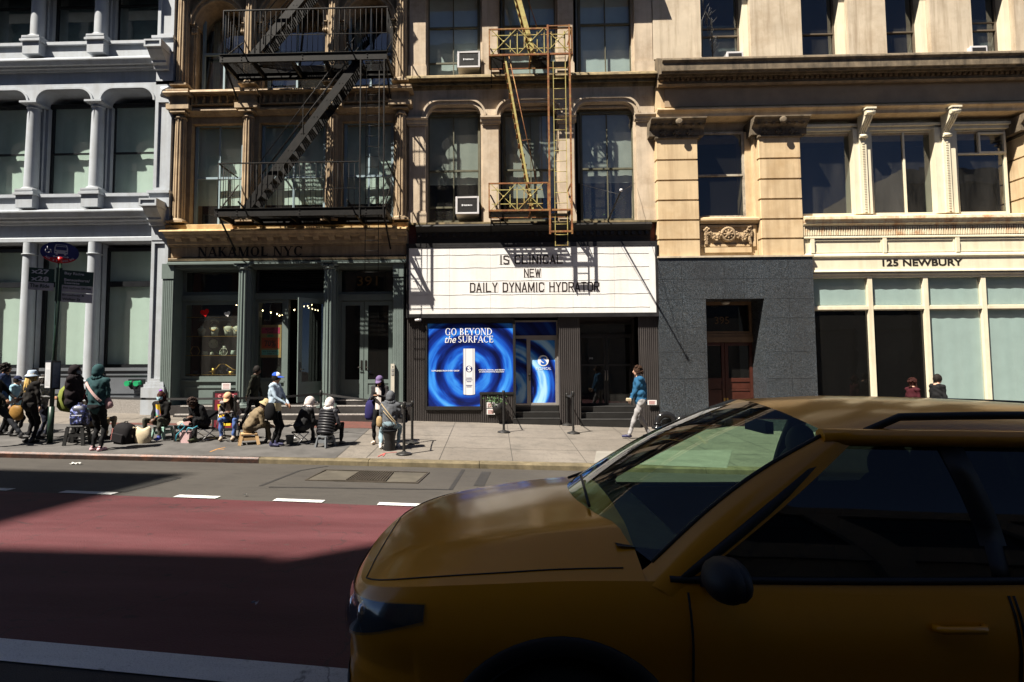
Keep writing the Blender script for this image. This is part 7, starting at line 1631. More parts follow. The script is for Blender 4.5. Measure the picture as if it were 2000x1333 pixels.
# --- the left-hand cluster by the bus stop
q = person('person in a black T-shirt stretching one leg to the kerb, at the frame edge', (-14, 874), 722, 5, c_black, K('dark_jeans', (.025, .027, .033)), s_black, 'mid', lean=-6, feet=((.72, .06), (-.15, -.12)), hands=((.36, .10, 1.06), (.34, -.12, 1.04))); hair(q, (.012, .01, .009)); P0 = q
tb = MB(); c_ = (q['palms'][0] + q['palms'][1]) / 2; tb.cbox(c_ + q['F'] * .05, .20, .26, .012, Matrix.Rotation(R(-35), 3, 'Y')); tag(tb.build('tablet', M('dark_screen', (.05, .03, .03), .2)), 'dark tablet held by the person with the stretched leg', 'tablet')
q = person('person with thick dark hair standing behind the navy cap', (4, 850), 713, 20, K('navy_cloth', (.02, .03, .07)), c_black, s_black, 'mid'); hair(q, (.014, .011, .010), 'curly', ln=.02)
q = person('person in a navy cap and light blue top behind the blonde woman', (27, 852), 737, 10, K('pale_blue_cloth', (.28, .45, .55)), c_black, s_black, 'light', head=(0, 10)); hair(q, (.02, .015, .012)); brimcap(q, K('navy_cap_cloth', (.015, .02, .05)))
q = person('woman with long blonde hair, light blue bucket hat and black clothes seen from behind', (56, 866), 728, 78, K('patterned_black_cloth', (.02, .018, .017), .6), c_black, s_black, 'light', bulk=1.1, hands=((.2, .16, 1.02), (.04, -.24, .8))); hair(q, (.50, .34, .12), 'long', 'blonde', .52); bucket(q, K('light_blue_denim', (.36, .44, .54), .12)); PB = q
q = person('woman in a grey sweater with a headband, beside the bus timetable', (80, 857), 735, 8, K('grey_knit', (.22, .22, .225)), K('dark_denim', (.02, .022, .035)), s_black, 'mid', hands=((.24, .06, .98), (.26, -.06, .96))); hair(q, (.02, .013, .010), 'long', ln=.3); mask(q, c_black)
hb = MB(); hb.lathe(q['hc'] + q['HM'] @ Vector((-.01, 0, .05)) * q['s'], [(.098, -.012), (.102, 0), (.098, .012)], 18, ax=q['HM']); hb.build('headband', K('white_band', (.6, .6, .58)), q['root'])
q = person('large person in a black hood and face mask carrying an olive bag', (141, 864), 717, 12, K('purplish_black_cloth', (.014, .010, .012)), c_black, s_black, 'dark', bulk=1.32, hands=((.22, .1, .98), (.2, -.1, .96))); hood(q, K('purplish_black_cloth', (.014, .010, .012))); mask(q, K('grey_mask', (.18, .2, .21))); strap(q, K('red_strap', (.16, .02, .025)), (.16, .5), (-.05, .05), .03, .06, 'strap', False); PH = q
q = person('person in a dark teal hoodie, black leggings and pink trainers with their back turned', (187, 882), 717, 84, K('dark_teal_fleece', (.022, .055, .06)), K('black_leggings', (.009, .009, .01)), M('pink_trainer', (.62, .38, .40), .7, .25, 10), 'light', bulk=1.14, hands=((.2, .1, 1.08), (.2, -.1, 1.06))); hood(q, K('dark_teal_fleece', (.022, .055, .06))); PT = q
q = person('person in khaki trousers and a blue top sitting behind the teal hoodie', (182, 857), 784, 8, K('royal_blue_cloth', (.014, .02, .13)), K('khaki_trousers', (.30, .22, .13)), s_black, 'light', sit=True, feet=((.40, .1), (.34, -.12))); hair(q, (.02, .015, .012)); PK = q
# --- seated row along the kerb
q = person('woman with dreadlocks, blue mask and tie-dye shirt sitting facing the street', (318, 856), 766, -96, K('black_fleece', (.008, .0075, .0075)), K('olive_grey_trousers', (.05, .05, .04)), M('blue_shoe', (.04, .06, .28), .6, .3, 12), 'dark', sit=True, lean=8, hands=((.34, .05, .50), (.36, -.03, .48)), feet=((.40, .2), (.38, -.2)), bulk=1.1); hair(q, (.05, .016, .012), 'dread', 'auburn', .42); mask(q, M('surgical_mask', (.40, .62, .70), .7, .05))
fr_ = MB(); n = 8
k = NT('tie_dye_cloth'); v_ = k.n('TexVoronoi'); v_.inputs['Scale'].default_value = 11; k.l(k.coords(), v_.inputs['Vector']); sp_ = k.n('SeparateColor'); k.l(v_.outputs['Color'], sp_.inputs[0])
k.l(k.ramp(sp_.outputs[0], [(0, (.9, .25, .02)), (.25, (.85, .6, .03)), (.45, (.02, .45, .35)), (.65, (.03, .35, .7)), (.8, (.6, .45, .7)), (1, (.9, .2, .05))]), k.b.inputs['Base Color'])
vs = [q['pel'] + q['td'] * lerp(.06, .46, j / 6) + q['L'] * (.075 * (i / n * 2 - 1) * (1 - .3 * j / 6)) + q['tn'] * (.185 - .03 * abs(i / n * 2 - 1)) for i in range(n + 1) for j in range(7)]
fr_.add(vs, [(i * 7 + j, (i + 1) * 7 + j, (i + 1) * 7 + j + 1, i * 7 + j + 1) for i in range(n) for j in range(6)], True); fr_.build('shirt_front', k.m, q['root']); hb = MB(); hb.ell(hp_(q, -.03, -.02, .14), .04, .05, .03); hb.build('hair_tie', K('purple_cloth', (.3, .08, .5)), q['root']); PD = q
q = person('person in a black coat bent over their lap on a camping chair', (398, 858), 783, -115, c_black, c_soft, M('olive_shoe', (.05, .06, .03), .7), 'dark', sit=True, lean=30, hands=((.36, .07, .56), (.38, -.05, .55)), head=(10, 28), bulk=1.15, feet=((.40, .2), (.42, -.18))); hair(q, (.035, .022, .018), 'curly', ln=.0); PC = q
q = person('person in a tan cap, grey jacket and blue jeans bending over a phone', (452, 856), 766, -78, K('light_grey_jacket', (.27, .24, .23)), K('blue_jeans', (.07, .12, .30), .25), s_tan, 'dark', sit=True, lean=34, hands=((.34, .04, .66), (.35, -.06, .66)), head=(-10, 20), feet=((.42, .14), (.40, -.14))); hair(q, (.02, .012, .01), 'long', ln=.3); brimcap(q, K('tan_cap_cloth', (.55, .34, .20), .08)); strap(q, c_black, (-.19, .48), (.1, .05), .06, .05, 'vest_strap', False); PJ = q
q = person('woman in a khaki jacket and bucket hat hunched on the pale wooden stool', (486, 868), 788, 25, K('khaki_jacket', (.19, .145, .09)), K('dark_khaki_trousers', (.10, .08, .055)), M('grey_trainer', (.25, .23, .22), .7), 'mid', sit=True, lean=32, hands=((.46, .07, .42), (.48, -.07, .42)), head=(-12, 14), bulk=1.22, feet=((.42, .12), (.46, -.1))); hair(q, (.025, .012, .010), 'long', ln=.42); bucket(q, K('khaki_hat_cloth', (.38, .30, .17), .08)); PW = q
q = person('dark-jacketed person walking past the shop steps behind the queue', (493, 838), 717, 4, K('olive_black_jacket', (.02, .021, .015)), c_black, s_black, 'dark', lean=6, feet=((.3, .08), (-.28, -.08)), hands=((.16, .22, .85), (-.1, -.24, .82)), group='people walking by'); hair(q, (.012, .01, .009))
q = person('boy in a light denim jacket and blue and white cap standing in the queue', (535, 872), 731, -4, K('pale_denim', (.40, .50, .60), .12), c_black, M('navy_trainer', (.03, .03, .08), .6, .4, 14), 'mid', hands=((.30, .06, .98), (.30, -.13, 1.0)), head=(0, 6), bulk=1.05); hair(q, (.012, .01, .009)); brimcap(q, K('cap_blue', (.03, .09, .48)), None, K('cap_white', (.66, .64, .62), .03)); hem(q, K('pale_yellow_cotton', (.66, .58, .36), .05), -.06, .12, .185, .175); PBoy = q
q = person('person in a black jacket with a white hood and cap on a low camping stool', (586, 866), 780, 48, K('black_windbreaker', (.013, .013, .014), .2, .55), c_char, s_black, 'light', sit=True, lean=24, hands=((.40, .07, .48), (.42, -.07, .48)), bulk=1.2, feet=((.42, .12), (.42, -.12))); hood(q, K('white_hood_cotton', (.62, .55, .52), .06)); cpb = brimcap(q, K('white_cap_cotton', (.6, .55, .52), .05)); PA1 = q
q = person('person in a black quilted jacket with a white hood on a grey folding stool', (636, 873), 788, 70, M('black_quilted_nylon', (.020, .020, .024), .45, .2, 5, .3), c_soft, s_black, 'light', sit=True, lean=14, hands=((.30, .14, .45), (.30, -.16, .45)), bulk=1.15, feet=((.36, .14), (.38, -.16))); hood(q, K('white_hood_cotton', (.62, .55, .52), .06)); PA2 = q
rg = MB()
for i in range(9):
 u = -.06 + i * .062; rr = .175 + .018 * math.sin(i / 8 * math.pi); n = 22
 rg.tube([q['pel'] + q['td'] * u + q['tn'] * (rr * .80 * math.cos(2 * math.pi * j / n)) + q['L'] * (rr * math.sin(2 * math.pi * j / n)) for j in range(n + 1)], .03, 8, caps=False)
rg.build('quilting', M('black_quilted_nylon', (.020, .020, .024), .45), q['root'])
q = person('woman in a purple cap and dark jacket looking at her phone', (742, 867), 736, -98, K('dark_grey_jacket', (.03, .028, .03)), c_black, M('cream_shoe', (.62, .52, .42), .6), 'mid', hands=((.24, .045, 1.16), (.24, -.055, 1.16)), head=(0, 26), feet=((.0, .05), (.06, -.12))); hair(q, (.010, .008, .008), 'long', ln=.42); brimcap(q, K('purple_cap_cloth', (.14, .10, .20), .08))
fr_ = MB(); vs = [q['pel'] + q['td'] * lerp(-.02, .5, j / 6) + q['L'] * (.07 * (i / 6 * 2 - 1)) + q['tn'] * (.158 - .02 * abs(i / 6 * 2 - 1)) for i in range(7) for j in range(7)]; fr_.add(vs, [(i * 7 + j, (i + 1) * 7 + j, (i + 1) * 7 + j + 1, i * 7 + j + 1) for i in range(6) for j in range(6)], True); fr_.build('shirt_front', K('white_shirt', (.68, .60, .56), .05), q['root']); PP = q
ph_ = MB(); ph_.cbox((q['palms'][0] + q['palms'][1]) / 2 + q['F'] * .03, .07, .012, .14, Matrix.Rotation(R(30), 3, 'X')); tag(ph_.build('phone', M('phone_black', (.02, .02, .02), .2)), 'phone held by the woman in the purple cap', 'phone')
q = person('person in a grey hoodie and pale jeans on a black stool with their back turned', (761, 879), 767, 88, K('grey_hoodie_cotton', (.085, .09, .10), .15), K('pale_jeans', (.22, .30, .34), .15), s_white, 'light', sit=True, lean=6, hands=((.26, .08, .78), (.26, -.08, .78)), feet=((.06, .22), (.34, -.12)), bulk=1.12); hood(q, K('grey_hoodie_cotton', (.085, .09, .10), .15)); strap(q, K('beige_strap', (.42, .33, .20)), (.17, .46), (-.16, .06), .02, .035); strap(q, K('beige_strap', (.42, .33, .20)), (.12, .3), (-.18, .0), .014, .04); PG = q
# --- passers-by
q = person('man in a blue sweater and grey trousers striding past the black doors', (1253, 857), 718, 178, K('blue_sweater', (.02, .085, .17)), K('pale_grey_trousers', (.26, .25, .25)), M('navy_trainer', (.03, .03, .08), .6), 'light', lean=3, feet=((.34, .08, .0), (-.24, -.1, .02)), hands=((.26, .06, 1.02), (.25, -.08, 1.04)), bulk=1.14, group='people walking by'); hair(q, (.035, .018, .011), 'curly', 'brown', .015); PM = q
wl_ = MB(); wl_.cbox(q['palms'][0] + q['F'] * .03 + Vector((0, 0, .05)), .14, .12, .09); tag(wl_.build('parcel', K('tan_parcel_paper', (.40, .32, .22)), None, .02), 'small tan parcel in the hands of the man in the blue sweater', 'parcel')
q = person('woman with curly auburn hair walking beyond the taxi roof', (1787, 860), 742, 3, K('dark_red_top', (.045, .008, .012)), c_black, s_black, 'light', feet=((.25, .08), (-.22, -.08)), group='people walking by'); hair(q, (.03, .009, .007), 'curly', 'auburn_curl', .26)
q = person('man with short dark hair and black top walking beyond the taxi roof', (1836, 864), 734, 3, c_soft, c_black, s_black, 'light', feet=((-.24, .08), (.26, -.08)), group='people walking by'); hair(q, (.016, .012, .010))
# ================================================================== things on the pavement
m_alu = M('bare_aluminium', (.5, .5, .5), .35, metal=.8, var=.1, bump=0)
def base_thing(name, label, cat, v, group=None): return thing(name, label, cat, v, group)
def ring(mb, c, w, d, z, r, M_=None):
 P = [Vector((x * w / 2, y * d / 2, z)) for x, y in ((-1, -1), (1, -1), (1, 1), (-1, 1), (-1, -1))]; mb.tube([c + (M_ @ p if M_ else p) for p in P], r, 6)
def folding_stool(q, label, legs, seatm, w=.34, d=.28, back=False, name='camping_stool'):
 g = Vector((q['pel'].x, q['pel'].y, 0)); g.z = zwalk(g.x, g.y); zt = q['pel'].z - .13 * q['s']; h = zt - g.z; Rm = Matrix((q['F'], q['L'], (0, 0, 1))).transposed()
 t = thing(name, label, 'stool' if not back else 'chair', g); mb = MB(); mb.cbox(g + Vector((0, 0, h)), d, w, .03, Rm); mb.build('seat', seatm, t, bevel=.008)
 mb = MB()
 for sy in (-1, 1):
  for sx in (-1, 1): mb.tube([g + Rm @ Vector((sx * d * .5, sy * w * .5, h)), g + Rm @ Vector((-sx * d * .62, sy * w * .55, .01))], .011, 7)
  mb.tube([g + Rm @ Vector((-d * .62, sy * w * .55, .012)), g + Rm @ Vector((d * .62, sy * w * .55, .012))], .01, 6)
 if back:
  for sy in (-1, 1): mb.tube([g + Rm @ Vector((-d * .5, sy * w * .55, h)), g + Rm @ Vector((-d * .75, sy * w * .55, h + .42))], .011, 7)
 mb.build('legs', legs, t)
 if back: mb = MB(); mb.cbox(g + Rm @ Vector((-d * .68, 0, h + .3)), .02, w * 1.1, .24, Rm); mb.build('backrest', seatm, t)
 return t
def step_stool(g, label, mat, w, d, h, Rm, holes=True, name='step_stool', group=None):
 t = thing(name, label, 'stool', g, group); mb = MB(); mb.cbox(g + Vector((0, 0, h - .02)), w, d, .04, Rm); mb.build('seat', mat, t, bevel=.006)
 for sx in (-1, 1):
  mb = MB(); a, b, c_, e = (sx * w * .44, -d * .42, h - .041), (sx * w * .44, d * .42, h - .041), (sx * w * .58, d * .54, 0), (sx * w * .58, -d * .54, 0)
  for p, r in ((a, e), (b, c_)): mb.bar(g + Rm @ Vector(p), g + Rm @ Vector(r), .035, .07, Rm @ Vector((1, 0, 0)))
  mb.bar(g + Rm @ Vector((sx * w * .5, -d * .44, h * .52)), g + Rm @ Vector((sx * w * .5, d * .44, h * .52)), .03, .07); mb.build('leg', mat, t)
 for sy in (-1, 1):
  mb = MB(); mb.bar(g + Rm @ Vector((-w * .5, sy * d * .46, h * .5)), g + Rm @ Vector((w * .5, sy * d * .46, h * .5)), .02, .06); mb.build('stretcher', mat, t)
 return t
def seat_of(q): g = Vector((q['pel'].x, q['pel'].y, 0)); g.z = zwalk(g.x, g.y); return g, q['pel'].z - .125 * q['s'] - g.z, Matrix((q['F'], q['L'], (0, 0, 1))).transposed()
folding_stool(PC, 'black camping chair with crossed metal legs under the bent-over person in black', m_alu, c_black, .40, .34, True, 'camping_chair')
folding_stool(PA1, 'low black camping stool under the person with white hood and cap', m_alu, c_black)
folding_stool(PJ, 'small black folding stool under the person in blue jeans', m_black, c_black)
folding_stool(PK, 'dark folding stool under the person in khaki trousers', m_black, c_black)
g, h_, Rm = seat_of(PW); step_stool(g, 'pale wooden step stool under the woman in the khaki jacket', M('pale_birch', (.55, .36, .18), .6, .15, 3, .1), .36, .34, h_, Rm)
g, h_, Rm = seat_of(PA2); step_stool(g, 'grey plastic folding stool under the quilted jacket', M('grey_plastic', (.13, .14, .15), .5), .30, .26, h_, Rm)
g, h_, Rm = seat_of(PD); step_stool(g, 'pale green plastic stool under the woman in the tie-dye shirt', M('mint_plastic', (.26, .42, .36), .5), .32, .3, h_, Rm)
g, h_, Rm = seat_of(PG); t = thing('stool', 'black perforated collapsible stool under the grey hoodie', 'stool', g); mb = MB(); mb.lathe(g, [(.145, 0), (.15, .01), (.115, h_ * .45), (.12, h_ * .5), (.155, h_ - .04)], 24); mb.build('base', M('perforated_plastic', (.012, .012, .012), .5, .5, 60, .4, 90), t); mb = MB(); mb.lathe(g, [(0, h_ - .04), (.17, h_ - .04), (.175, h_ - .02), (.165, h_), (0, h_)], 24); mb.build('seat', c_black, t)
# step stool with patterned backpack, white stool behind
g = ground_at(151, 869); Rm = Matrix.Rotation(R(10), 3, 'Z'); step_stool(g, 'black plastic step stool holding the starry blue backpack', M('black_plastic', (.02, .02, .02), .45), .34, .3, .44, Rm)
def backpack(name, label, c, w, d, h, mat, Rm, pocket=True):
 t = thing(name, label, 'backpack', c); mb = MB(); n = 20; vs = []; pr = [(0, .0), (.42, .0), (.5, .06), (.52, .4), (.49, .75), (.38, .93), (.2, 1.0), (0, 1.0)]
 for (r, z) in pr:
  for j in range(n): a = 2 * math.pi * j / n; cx_, sy_ = math.copysign(abs(math.cos(a)) ** .6, math.cos(a)), math.copysign(abs(math.sin(a)) ** .6, math.sin(a)); vs.append(c + Rm @ Vector((w * r * cx_, d * r * sy_, h * z)))
 mb.add(vs, [(i * n + j, (i + 1) * n + j, (i + 1) * n + (j + 1) % n, i * n + (j + 1) % n) for i in range(len(pr) - 1) for j in range(n)], True); mb.build('bag_body', mat, t)
 if pocket: mb = MB(); mb.cbox(c + Rm @ Vector((0, -d * .52, h * .3)), w * .7, d * .18, h * .45, Rm); mb.build('pocket', mat, t, bevel=.02)
 mb = MB(); mb.tube([c + Rm @ Vector((-.05, 0, h * .98)), c + Rm @ Vector((-.04, 0, h * 1.08)), c + Rm @ Vector((.04, 0, h * 1.08)), c + Rm @ Vector((.05, 0, h * .98))], .011, 6); mb.build('handle', mat, t); return t
k = NT('starry_blue_cloth'); v_ = k.n('TexVoronoi'); v_.inputs['Scale'].default_value = 26; k.l(k.coords(), v_.inputs['Vector']); sp_ = k.n('SeparateColor'); k.l(v_.outputs['Color'], sp_.inputs[0])
k.l(k.ramp(sp_.outputs[0], [(0, (.006, .008, .02)), (.7, (.01, .014, .05)), (.8, (.05, .07, .30)), (.95, (.30, .34, .6))]), k.b.inputs['Base Color'])
backpack('backpack', 'dark blue starry backpack standing on the black step stool', g + Vector((.02, .02, .442)), .36, .26, .46, k.m, Rm)
g = ground_at(241, 866); bp_ = backpack('backpack', 'black backpack with pink lettering lying on the pavement', g, .48, .34, .47, K('black_canvas', (.012, .011, .012)), Matrix.Rotation(R(-15), 3, 'Z') @ Matrix.Rotation(R(8), 3, 'Y'))
mb = MB()
for i in range(6): mb.bar(g + Vector((-.22 + .005 * i, -.12, .10 + .045 * i)), g + Vector((-.19 + .005 * i, -.135, .125 + .045 * i)), .008, .02); mb.bar(g + Vector((-.225 + .005 * i, -.125, .115 + .045 * i)), g + Vector((-.185 + .005 * i, -.13, .105 + .045 * i)), .006, .012)
mb.build('lettering', M('pink_print', (.6, .04, .16), .6), bp_)
g = ground_at(279, 866); t = thing('tote_bag', 'slumped cream canvas tote bag beside the black backpack', 'bag', g); mb = MB(); n = 18; vs = []
for (r, z) in ((.8, 0), (1, .08), (1.02, .2), (.85, .32), (.6, .36), (.5, .33)):
 for j in range(n): a = 2 * math.pi * j / n; vs.append(g + Vector((.19 * r * math.cos(a) + .02 * math.sin(3 * a + z * 20), .12 * r * math.sin(a), z + .03 * math.sin(2 * a + 1) * (z > .25))))
mb.add(vs, [(i * n + j, (i + 1) * n + j, (i + 1) * n + (j + 1) % n, i * n + (j + 1) % n) for i in range(5) for j in range(n)], True); mb.build('bag_body', K('cream_canvas', (.50, .42, .29), .15), t); mb = MB(); mb.tube([g + Vector((-.1, -.05, .33)), g + Vector((-.17, -.1, .38)), g + Vector((-.2, -.13, .25)), g + Vector((-.16, -.14, .15))], .014, 6); mb.build('strap', K('cream_canvas', (.50, .42, .29)), t)
# crate table with food, gift bag
g = ground_at(362, 862); t = thing('crate_table', 'low black slatted crate used as a table between two sitters', 'crate', g); mb = MB()
for z in (.03, .16, .29): mb.frame(g.x - .2, g.x + .2, g.z + z, g.z + z + .07, .015, g.y - .14, g.y - .12); mb.box(g.x - .2, g.x + .2, g.y + .12, g.y + .14, g.z + z, g.z + z + .07); mb.box(g.x - .2, g.x - .185, g.y - .12, g.y + .12, g.z + z, g.z + z + .07); mb.box(g.x + .185, g.x + .2, g.y - .12, g.y + .12, g.z + z, g.z + z + .07)
for sx in (-1, 1): [mb.box(g.x + sx * .19 - .015, g.x + sx * .19 + .015, g.y + sy * .128 - .015, g.y + sy * .128 + .015, g.z, g.z + .37) for sy in (-1, 1)]
mb.box(g.x - .21, g.x + .21, g.y - .15, g.y + .15, g.z + .37, g.z + .385); mb.build('slats', M('black_plastic', (.02, .02, .02), .45), t)
for dx, dy, s_, lab in ((-.1, .02, 1, 'pale food box on the black crate, next to the tie-dye shirt'), (.05, -.04, .8, 'smaller pink food box on the black crate, next to the gift bag')):
 b_ = MB(); b_.prism([(g.x + dx - .08 * s_, g.z + .386), (g.x + dx + .08 * s_, g.z + .386), (g.x + dx + .1 * s_, g.z + .44), (g.x + dx + .05 * s_, g.z + .47 * 1), (g.x + dx - .07 * s_, g.z + .46), (g.x + dx - .1 * s_, g.z + .43)], g.y + dy - .06, g.y + dy + .06); tag(b_.build('food_box', M('pink_card' if s_ < 1 else 'cream_card', (.58, .36, .34) if s_ < 1 else (.6, .54, .46), .7)), lab, 'box')
g = ground_at(372, 862) + Vector((0, -.22, .05)); g.z = zwalk(g.x, g.y); t = thing('gift_bag', 'small pink paper gift bag with teal ribbon standing before the crate', 'gift bag', g); mb = MB(); mb.add([g + Vector(p) for p in ((-.1, -.05, .0), (.1, -.05, .0), (.1, .05, .0), (-.1, .05, .0), (-.12, -.06, .28), (.12, -.06, .27), (.12, .06, .27), (-.12, .06, .28))], [(0, 1, 2, 3), (0, 1, 5, 4), (1, 2, 6, 5), (2, 3, 7, 6), (3, 0, 4, 7)]); mb.build('bag_body', M('pink_paper', (.62, .42, .42), .6, .15, 30), t)
mb = MB(); rb = [g + Vector(p) for p in ((-.07, -.065, .26), (-.13, -.1, .38), (-.05, -.1, .47), (.03, -.09, .40), (-.06, -.09, .3), (-.16, -.1, .2), (-.18, -.1, .06))]; mb.tube(rb, .013, 6); mb.tube([g + Vector((.05, -.07, .26)), g + Vector((.1, -.08, .36)), g + Vector((.2, -.06, .34)), g + Vector((.3, -.04, .40))], .015, 6); mb.build('ribbon', M('teal_satin', (.06, .32, .42), .4), t)
# bags carried
def sack(name, label, cat, c, w, d, h, mat, Rm=Matrix.Identity(3), strap_to=None, sm=None):
 t = thing(name, label, cat, c); mb = MB(); n = 18; vs = []; pr = ((.0, 0), (.55, .0), (.9, .12), (1, .4), (.9, .75), (.6, .95), (.35, 1.0), (0, .98))
 for (r, z) in pr:
  for j in range(n): a = 2 * math.pi * j / n; vs.append(c + Rm @ Vector((w / 2 * r * math.cos(a) * (1 + .05 * math.sin(3 * a + 5 * z)), d / 2 * r * math.sin(a), h * z)))
 mb.add(vs, [(i * n + j, (i + 1) * n + j, (i + 1) * n + (j + 1) % n, i * n + (j + 1) % n) for i in range(len(pr) - 1) for j in range(n)], True); mb.build('bag_body', mat, t)
 if strap_to: mb = MB(); [mb.tube([c + Rm @ Vector((o_ * w * .3, 0, h * .9)), (c + Rm @ Vector((o_ * w * .2, 0, h)) + s_) / 2 + Vector((0, 0, .0)), s_], .014, 6) for o_, s_ in ((-1, strap_to), (1, strap_to))]; mb.build('strap', sm or mat, t)
 return t
def near(q, l, f, z): return q['g'] + q['L'] * l + q['F'] * f + Vector((0, 0, z))
sack('handbag', 'olive drawstring bag slung on the large person in the black hood', 'bag', near(PH, .26, -.30, .70), .50, .26, .62, K('olive_canvas', (.17, .20, .045), .15), Matrix.Rotation(R(12), 3, 'Y'), PH['sh'][0])
sack('handbag', 'tan and brown shoulder bag hanging beside the blonde woman', 'bag', near(PB, .42, .0, .52), .34, .16, .34, K('tan_leather', (.22, .12, .03), .3, .5), Matrix.Rotation(R(6), 3, 'Y'), PB['sh'][0], c_black)
strap(PT, K('pale_pink_strap', (.62, .42, .40), .05), (.15, .53), (-.19, .12), .055, .03)
sack('handbag', 'small pink shoulder bag on the hip of the teal hoodie', 'bag', near(PT, -.24, .06, .92), .22, .12, .26, K('dusty_pink_leather', (.42, .26, .27), .1, .5), Matrix.Rotation(R(-20), 3, 'Y'))
sack('tote_bag', 'navy tote bag on the arm of the woman in the purple cap', 'bag', near(PP, -.28, -.02, .56), .26, .14, .48, K('navy_canvas', (.025, .022, .09), .2), Matrix.Rotation(R(4), 3, 'Y'), PP['sh'][1] + Vector((0, 0, -.1)))
sack('handbag', 'small beige pouch at the side of the grey hoodie', 'bag', near(PG, .23, -.04, .52), .15, .09, .24, K('beige_leather', (.38, .27, .14), .1, .5))
sack('handbag', 'black bag hanging behind the boy in the denim jacket', 'bag', near(PBoy, -.26, .02, .62), .26, .14, .40, c_black, Matrix.Identity(3), PBoy['sh'][1] + Vector((0, 0, -.4)))
sack('handbag', 'black bag with white pattern on the lap of the person in blue jeans', 'bag', near(PJ, .02, .22, PJ['ph'] + .06), .32, .16, .15, M('black_white_print', (.05, .05, .05), .7, .9, 25), Matrix.Identity(3))
g = ground_at(566, 868); t = thing('bucket', 'small grey plastic bucket beside the low camping stool', 'bucket', g); mb = MB(); mb.lathe(g, [(0, .0), (.075, .0), (.095, .2), (.1, .2), (.1, .21), (.088, .21), (.07, .02), (0, .02)], 20); mb.build('pail', M('grey_plastic', (.13, .14, .15), .5), t); mb = MB(); mb.tube([g + Vector((.095 * math.cos(R(a)), -.03, .2 - .09 * math.sin(R(a)))) for a in range(0, 181, 20)], .004, 5); mb.build('handle', m_alu, t)
# ------------------------------------------------------------------ queue barriers
def stanchion(px, py, top, label, belt_to=None, bz=None):
 g = ground_at(px, py); h = at(px, top, g.y).z - g.z; t = thing('queue_barrier', label, 'barrier post', g, 'black queue barrier posts')
 mb = MB(); mb.lathe(g, [(0, .0), (.175, .0), (.178, .012), (.16, .03), (.06, .055), (.04, .075), (0, .075)], 24); mb.build('base', m_black, t)
 mb = MB(); mb.lathe(g, [(.032, .06), (.032, h - .14)], 16); mb.build('post', m_black, t)
 mb = MB(); mb.lathe(g, [(.034, h - .14), (.042, h - .135), (.042, h - .02), (.03, h), (0, h)], 16); mb.build('belt_head', m_black, t)
 p = g + Vector((0, 0, h - .08))
 if belt_to:
  mb = MB(); n = 12
  for i in range(n):
   a, b = p.lerp(belt_to, i / n), p.lerp(belt_to, (i + 1) / n); a = a - Vector((0, 0, .03 * math.sin(math.pi * i / n))); b = b - Vector((0, 0, .03 * math.sin(math.pi * (i + 1) / n))); mb.bar(a, b, .004, .055)
  mb.build('belt', M('black_webbing', (.025, .024, .024), .8), t)
 return p
pE = stanchion(152, 842, 770, 'queue barrier post behind the starry backpack, by the grey building'); pD = stanchion(458, 862, 772, 'queue barrier post behind the person in blue jeans', pE); pA = stanchion(626, 850, 763, 'queue barrier post between the white hoods', pD)
pB = stanchion(805, 866, 783, 'farther post of the pair beside the grey hoodie', pA); stanchion(789, 888, 785, 'nearer post of the pair beside the grey hoodie', pB)
p1 = stanchion(988, 826, 769, 'queue barrier post close to the shop door steps, left of the blue door'); stanchion(984, 845, 763, 'queue barrier post out on the pavement before the planter', p1)
p2 = stanchion(1108, 831, 768, 'queue barrier post against the ribbed pier between the doors'); stanchion(1120, 847, 765, 'queue barrier post out on the pavement before the ribbed pier', p2)
# ------------------------------------------------------------------ bus stop
g = ground_at(97, 866); bs_ = thing('bus_stop_sign', 'dark green bus stop post with round blue bus sign and route plates', 'bus stop', g)
m_pg = M('dark_green_enamel', (.012, .030, .020), .4, .2, 6, .05); yb_ = g.y; top = at(117, 513, yb_); ax = (top - g)
mb = MB(); mb.tube([g, g + ax * .20], .062, 14); mb.tube([g + ax * .2, top], .045, 14); mb.build('post', m_pg, bs_)
mb = MB(); mb.tube([top - ax.normalized() * .02, top + ax.normalized() * .12], .058, 14); mb.build('collar', M('red_enamel', (.42, .012, .015), .35), bs_)
ph31 = R(40.5); ux = Vector((math.cos(ph31), math.sin(ph31), 0)); uz = ax.normalized(); nn = ux.cross(uz).normalized()
c0 = at(117, 494, yb_) + nn * .02
def disc(a0, a1, zoff, off, mat, name, n=40, cut=None):
 mb = MB(); pts = []
 for i in range(n): t_ = 2 * math.pi * i / n; pts.append((.37 * math.cos(t_), .255 * math.sin(t_)))
 if cut: pts = [p for p in pts if p[1] < cut]; pts = sorted(pts, key=lambda p: math.atan2(p[1] - .0, p[0]) if True else 0); pts = [(math.sqrt(max(0, 1 - (cut / .255) ** 2)) * -.37, cut)] + [p for p in sorted(pts, key=lambda p: p[0])] + [(math.sqrt(max(0, 1 - (cut / .255) ** 2)) * .37, cut)]
 P = [c0 + ux * x + uz * z + nn * off for x, z in pts]; Q = [p - nn * .012 for p in P]; m = len(P)
 mb.add(P + Q, [tuple(range(m)), tuple(range(2 * m - 1, m - 1, -1))] + [(i, (i + 1) % m, m + (i + 1) % m, m + i) for i in range(m)]); return mb.build(name, mat, bs_)
m_gr_ = M('grey_white_print', (.42, .42, .46), .5, bump=0)
disc(0, 0, 0, .012, M('navy_enamel', (.012, .014, .10), .4, bump=0), 'sign_disc'); disc(0, 0, 0, .018, M('red_enamel', (.42, .012, .015), .35), 'red_band', cut=-.13)
def S(x, z, off=.022): return c0 + ux * x + uz * z + nn * off
def plate(mb, x0_, x1_, z0_, z1_, off=.022): mb.quad(S(x0_, z0_, off), S(x1_, z0_, off), S(x1_, z1_, off), S(x0_, z1_, off))
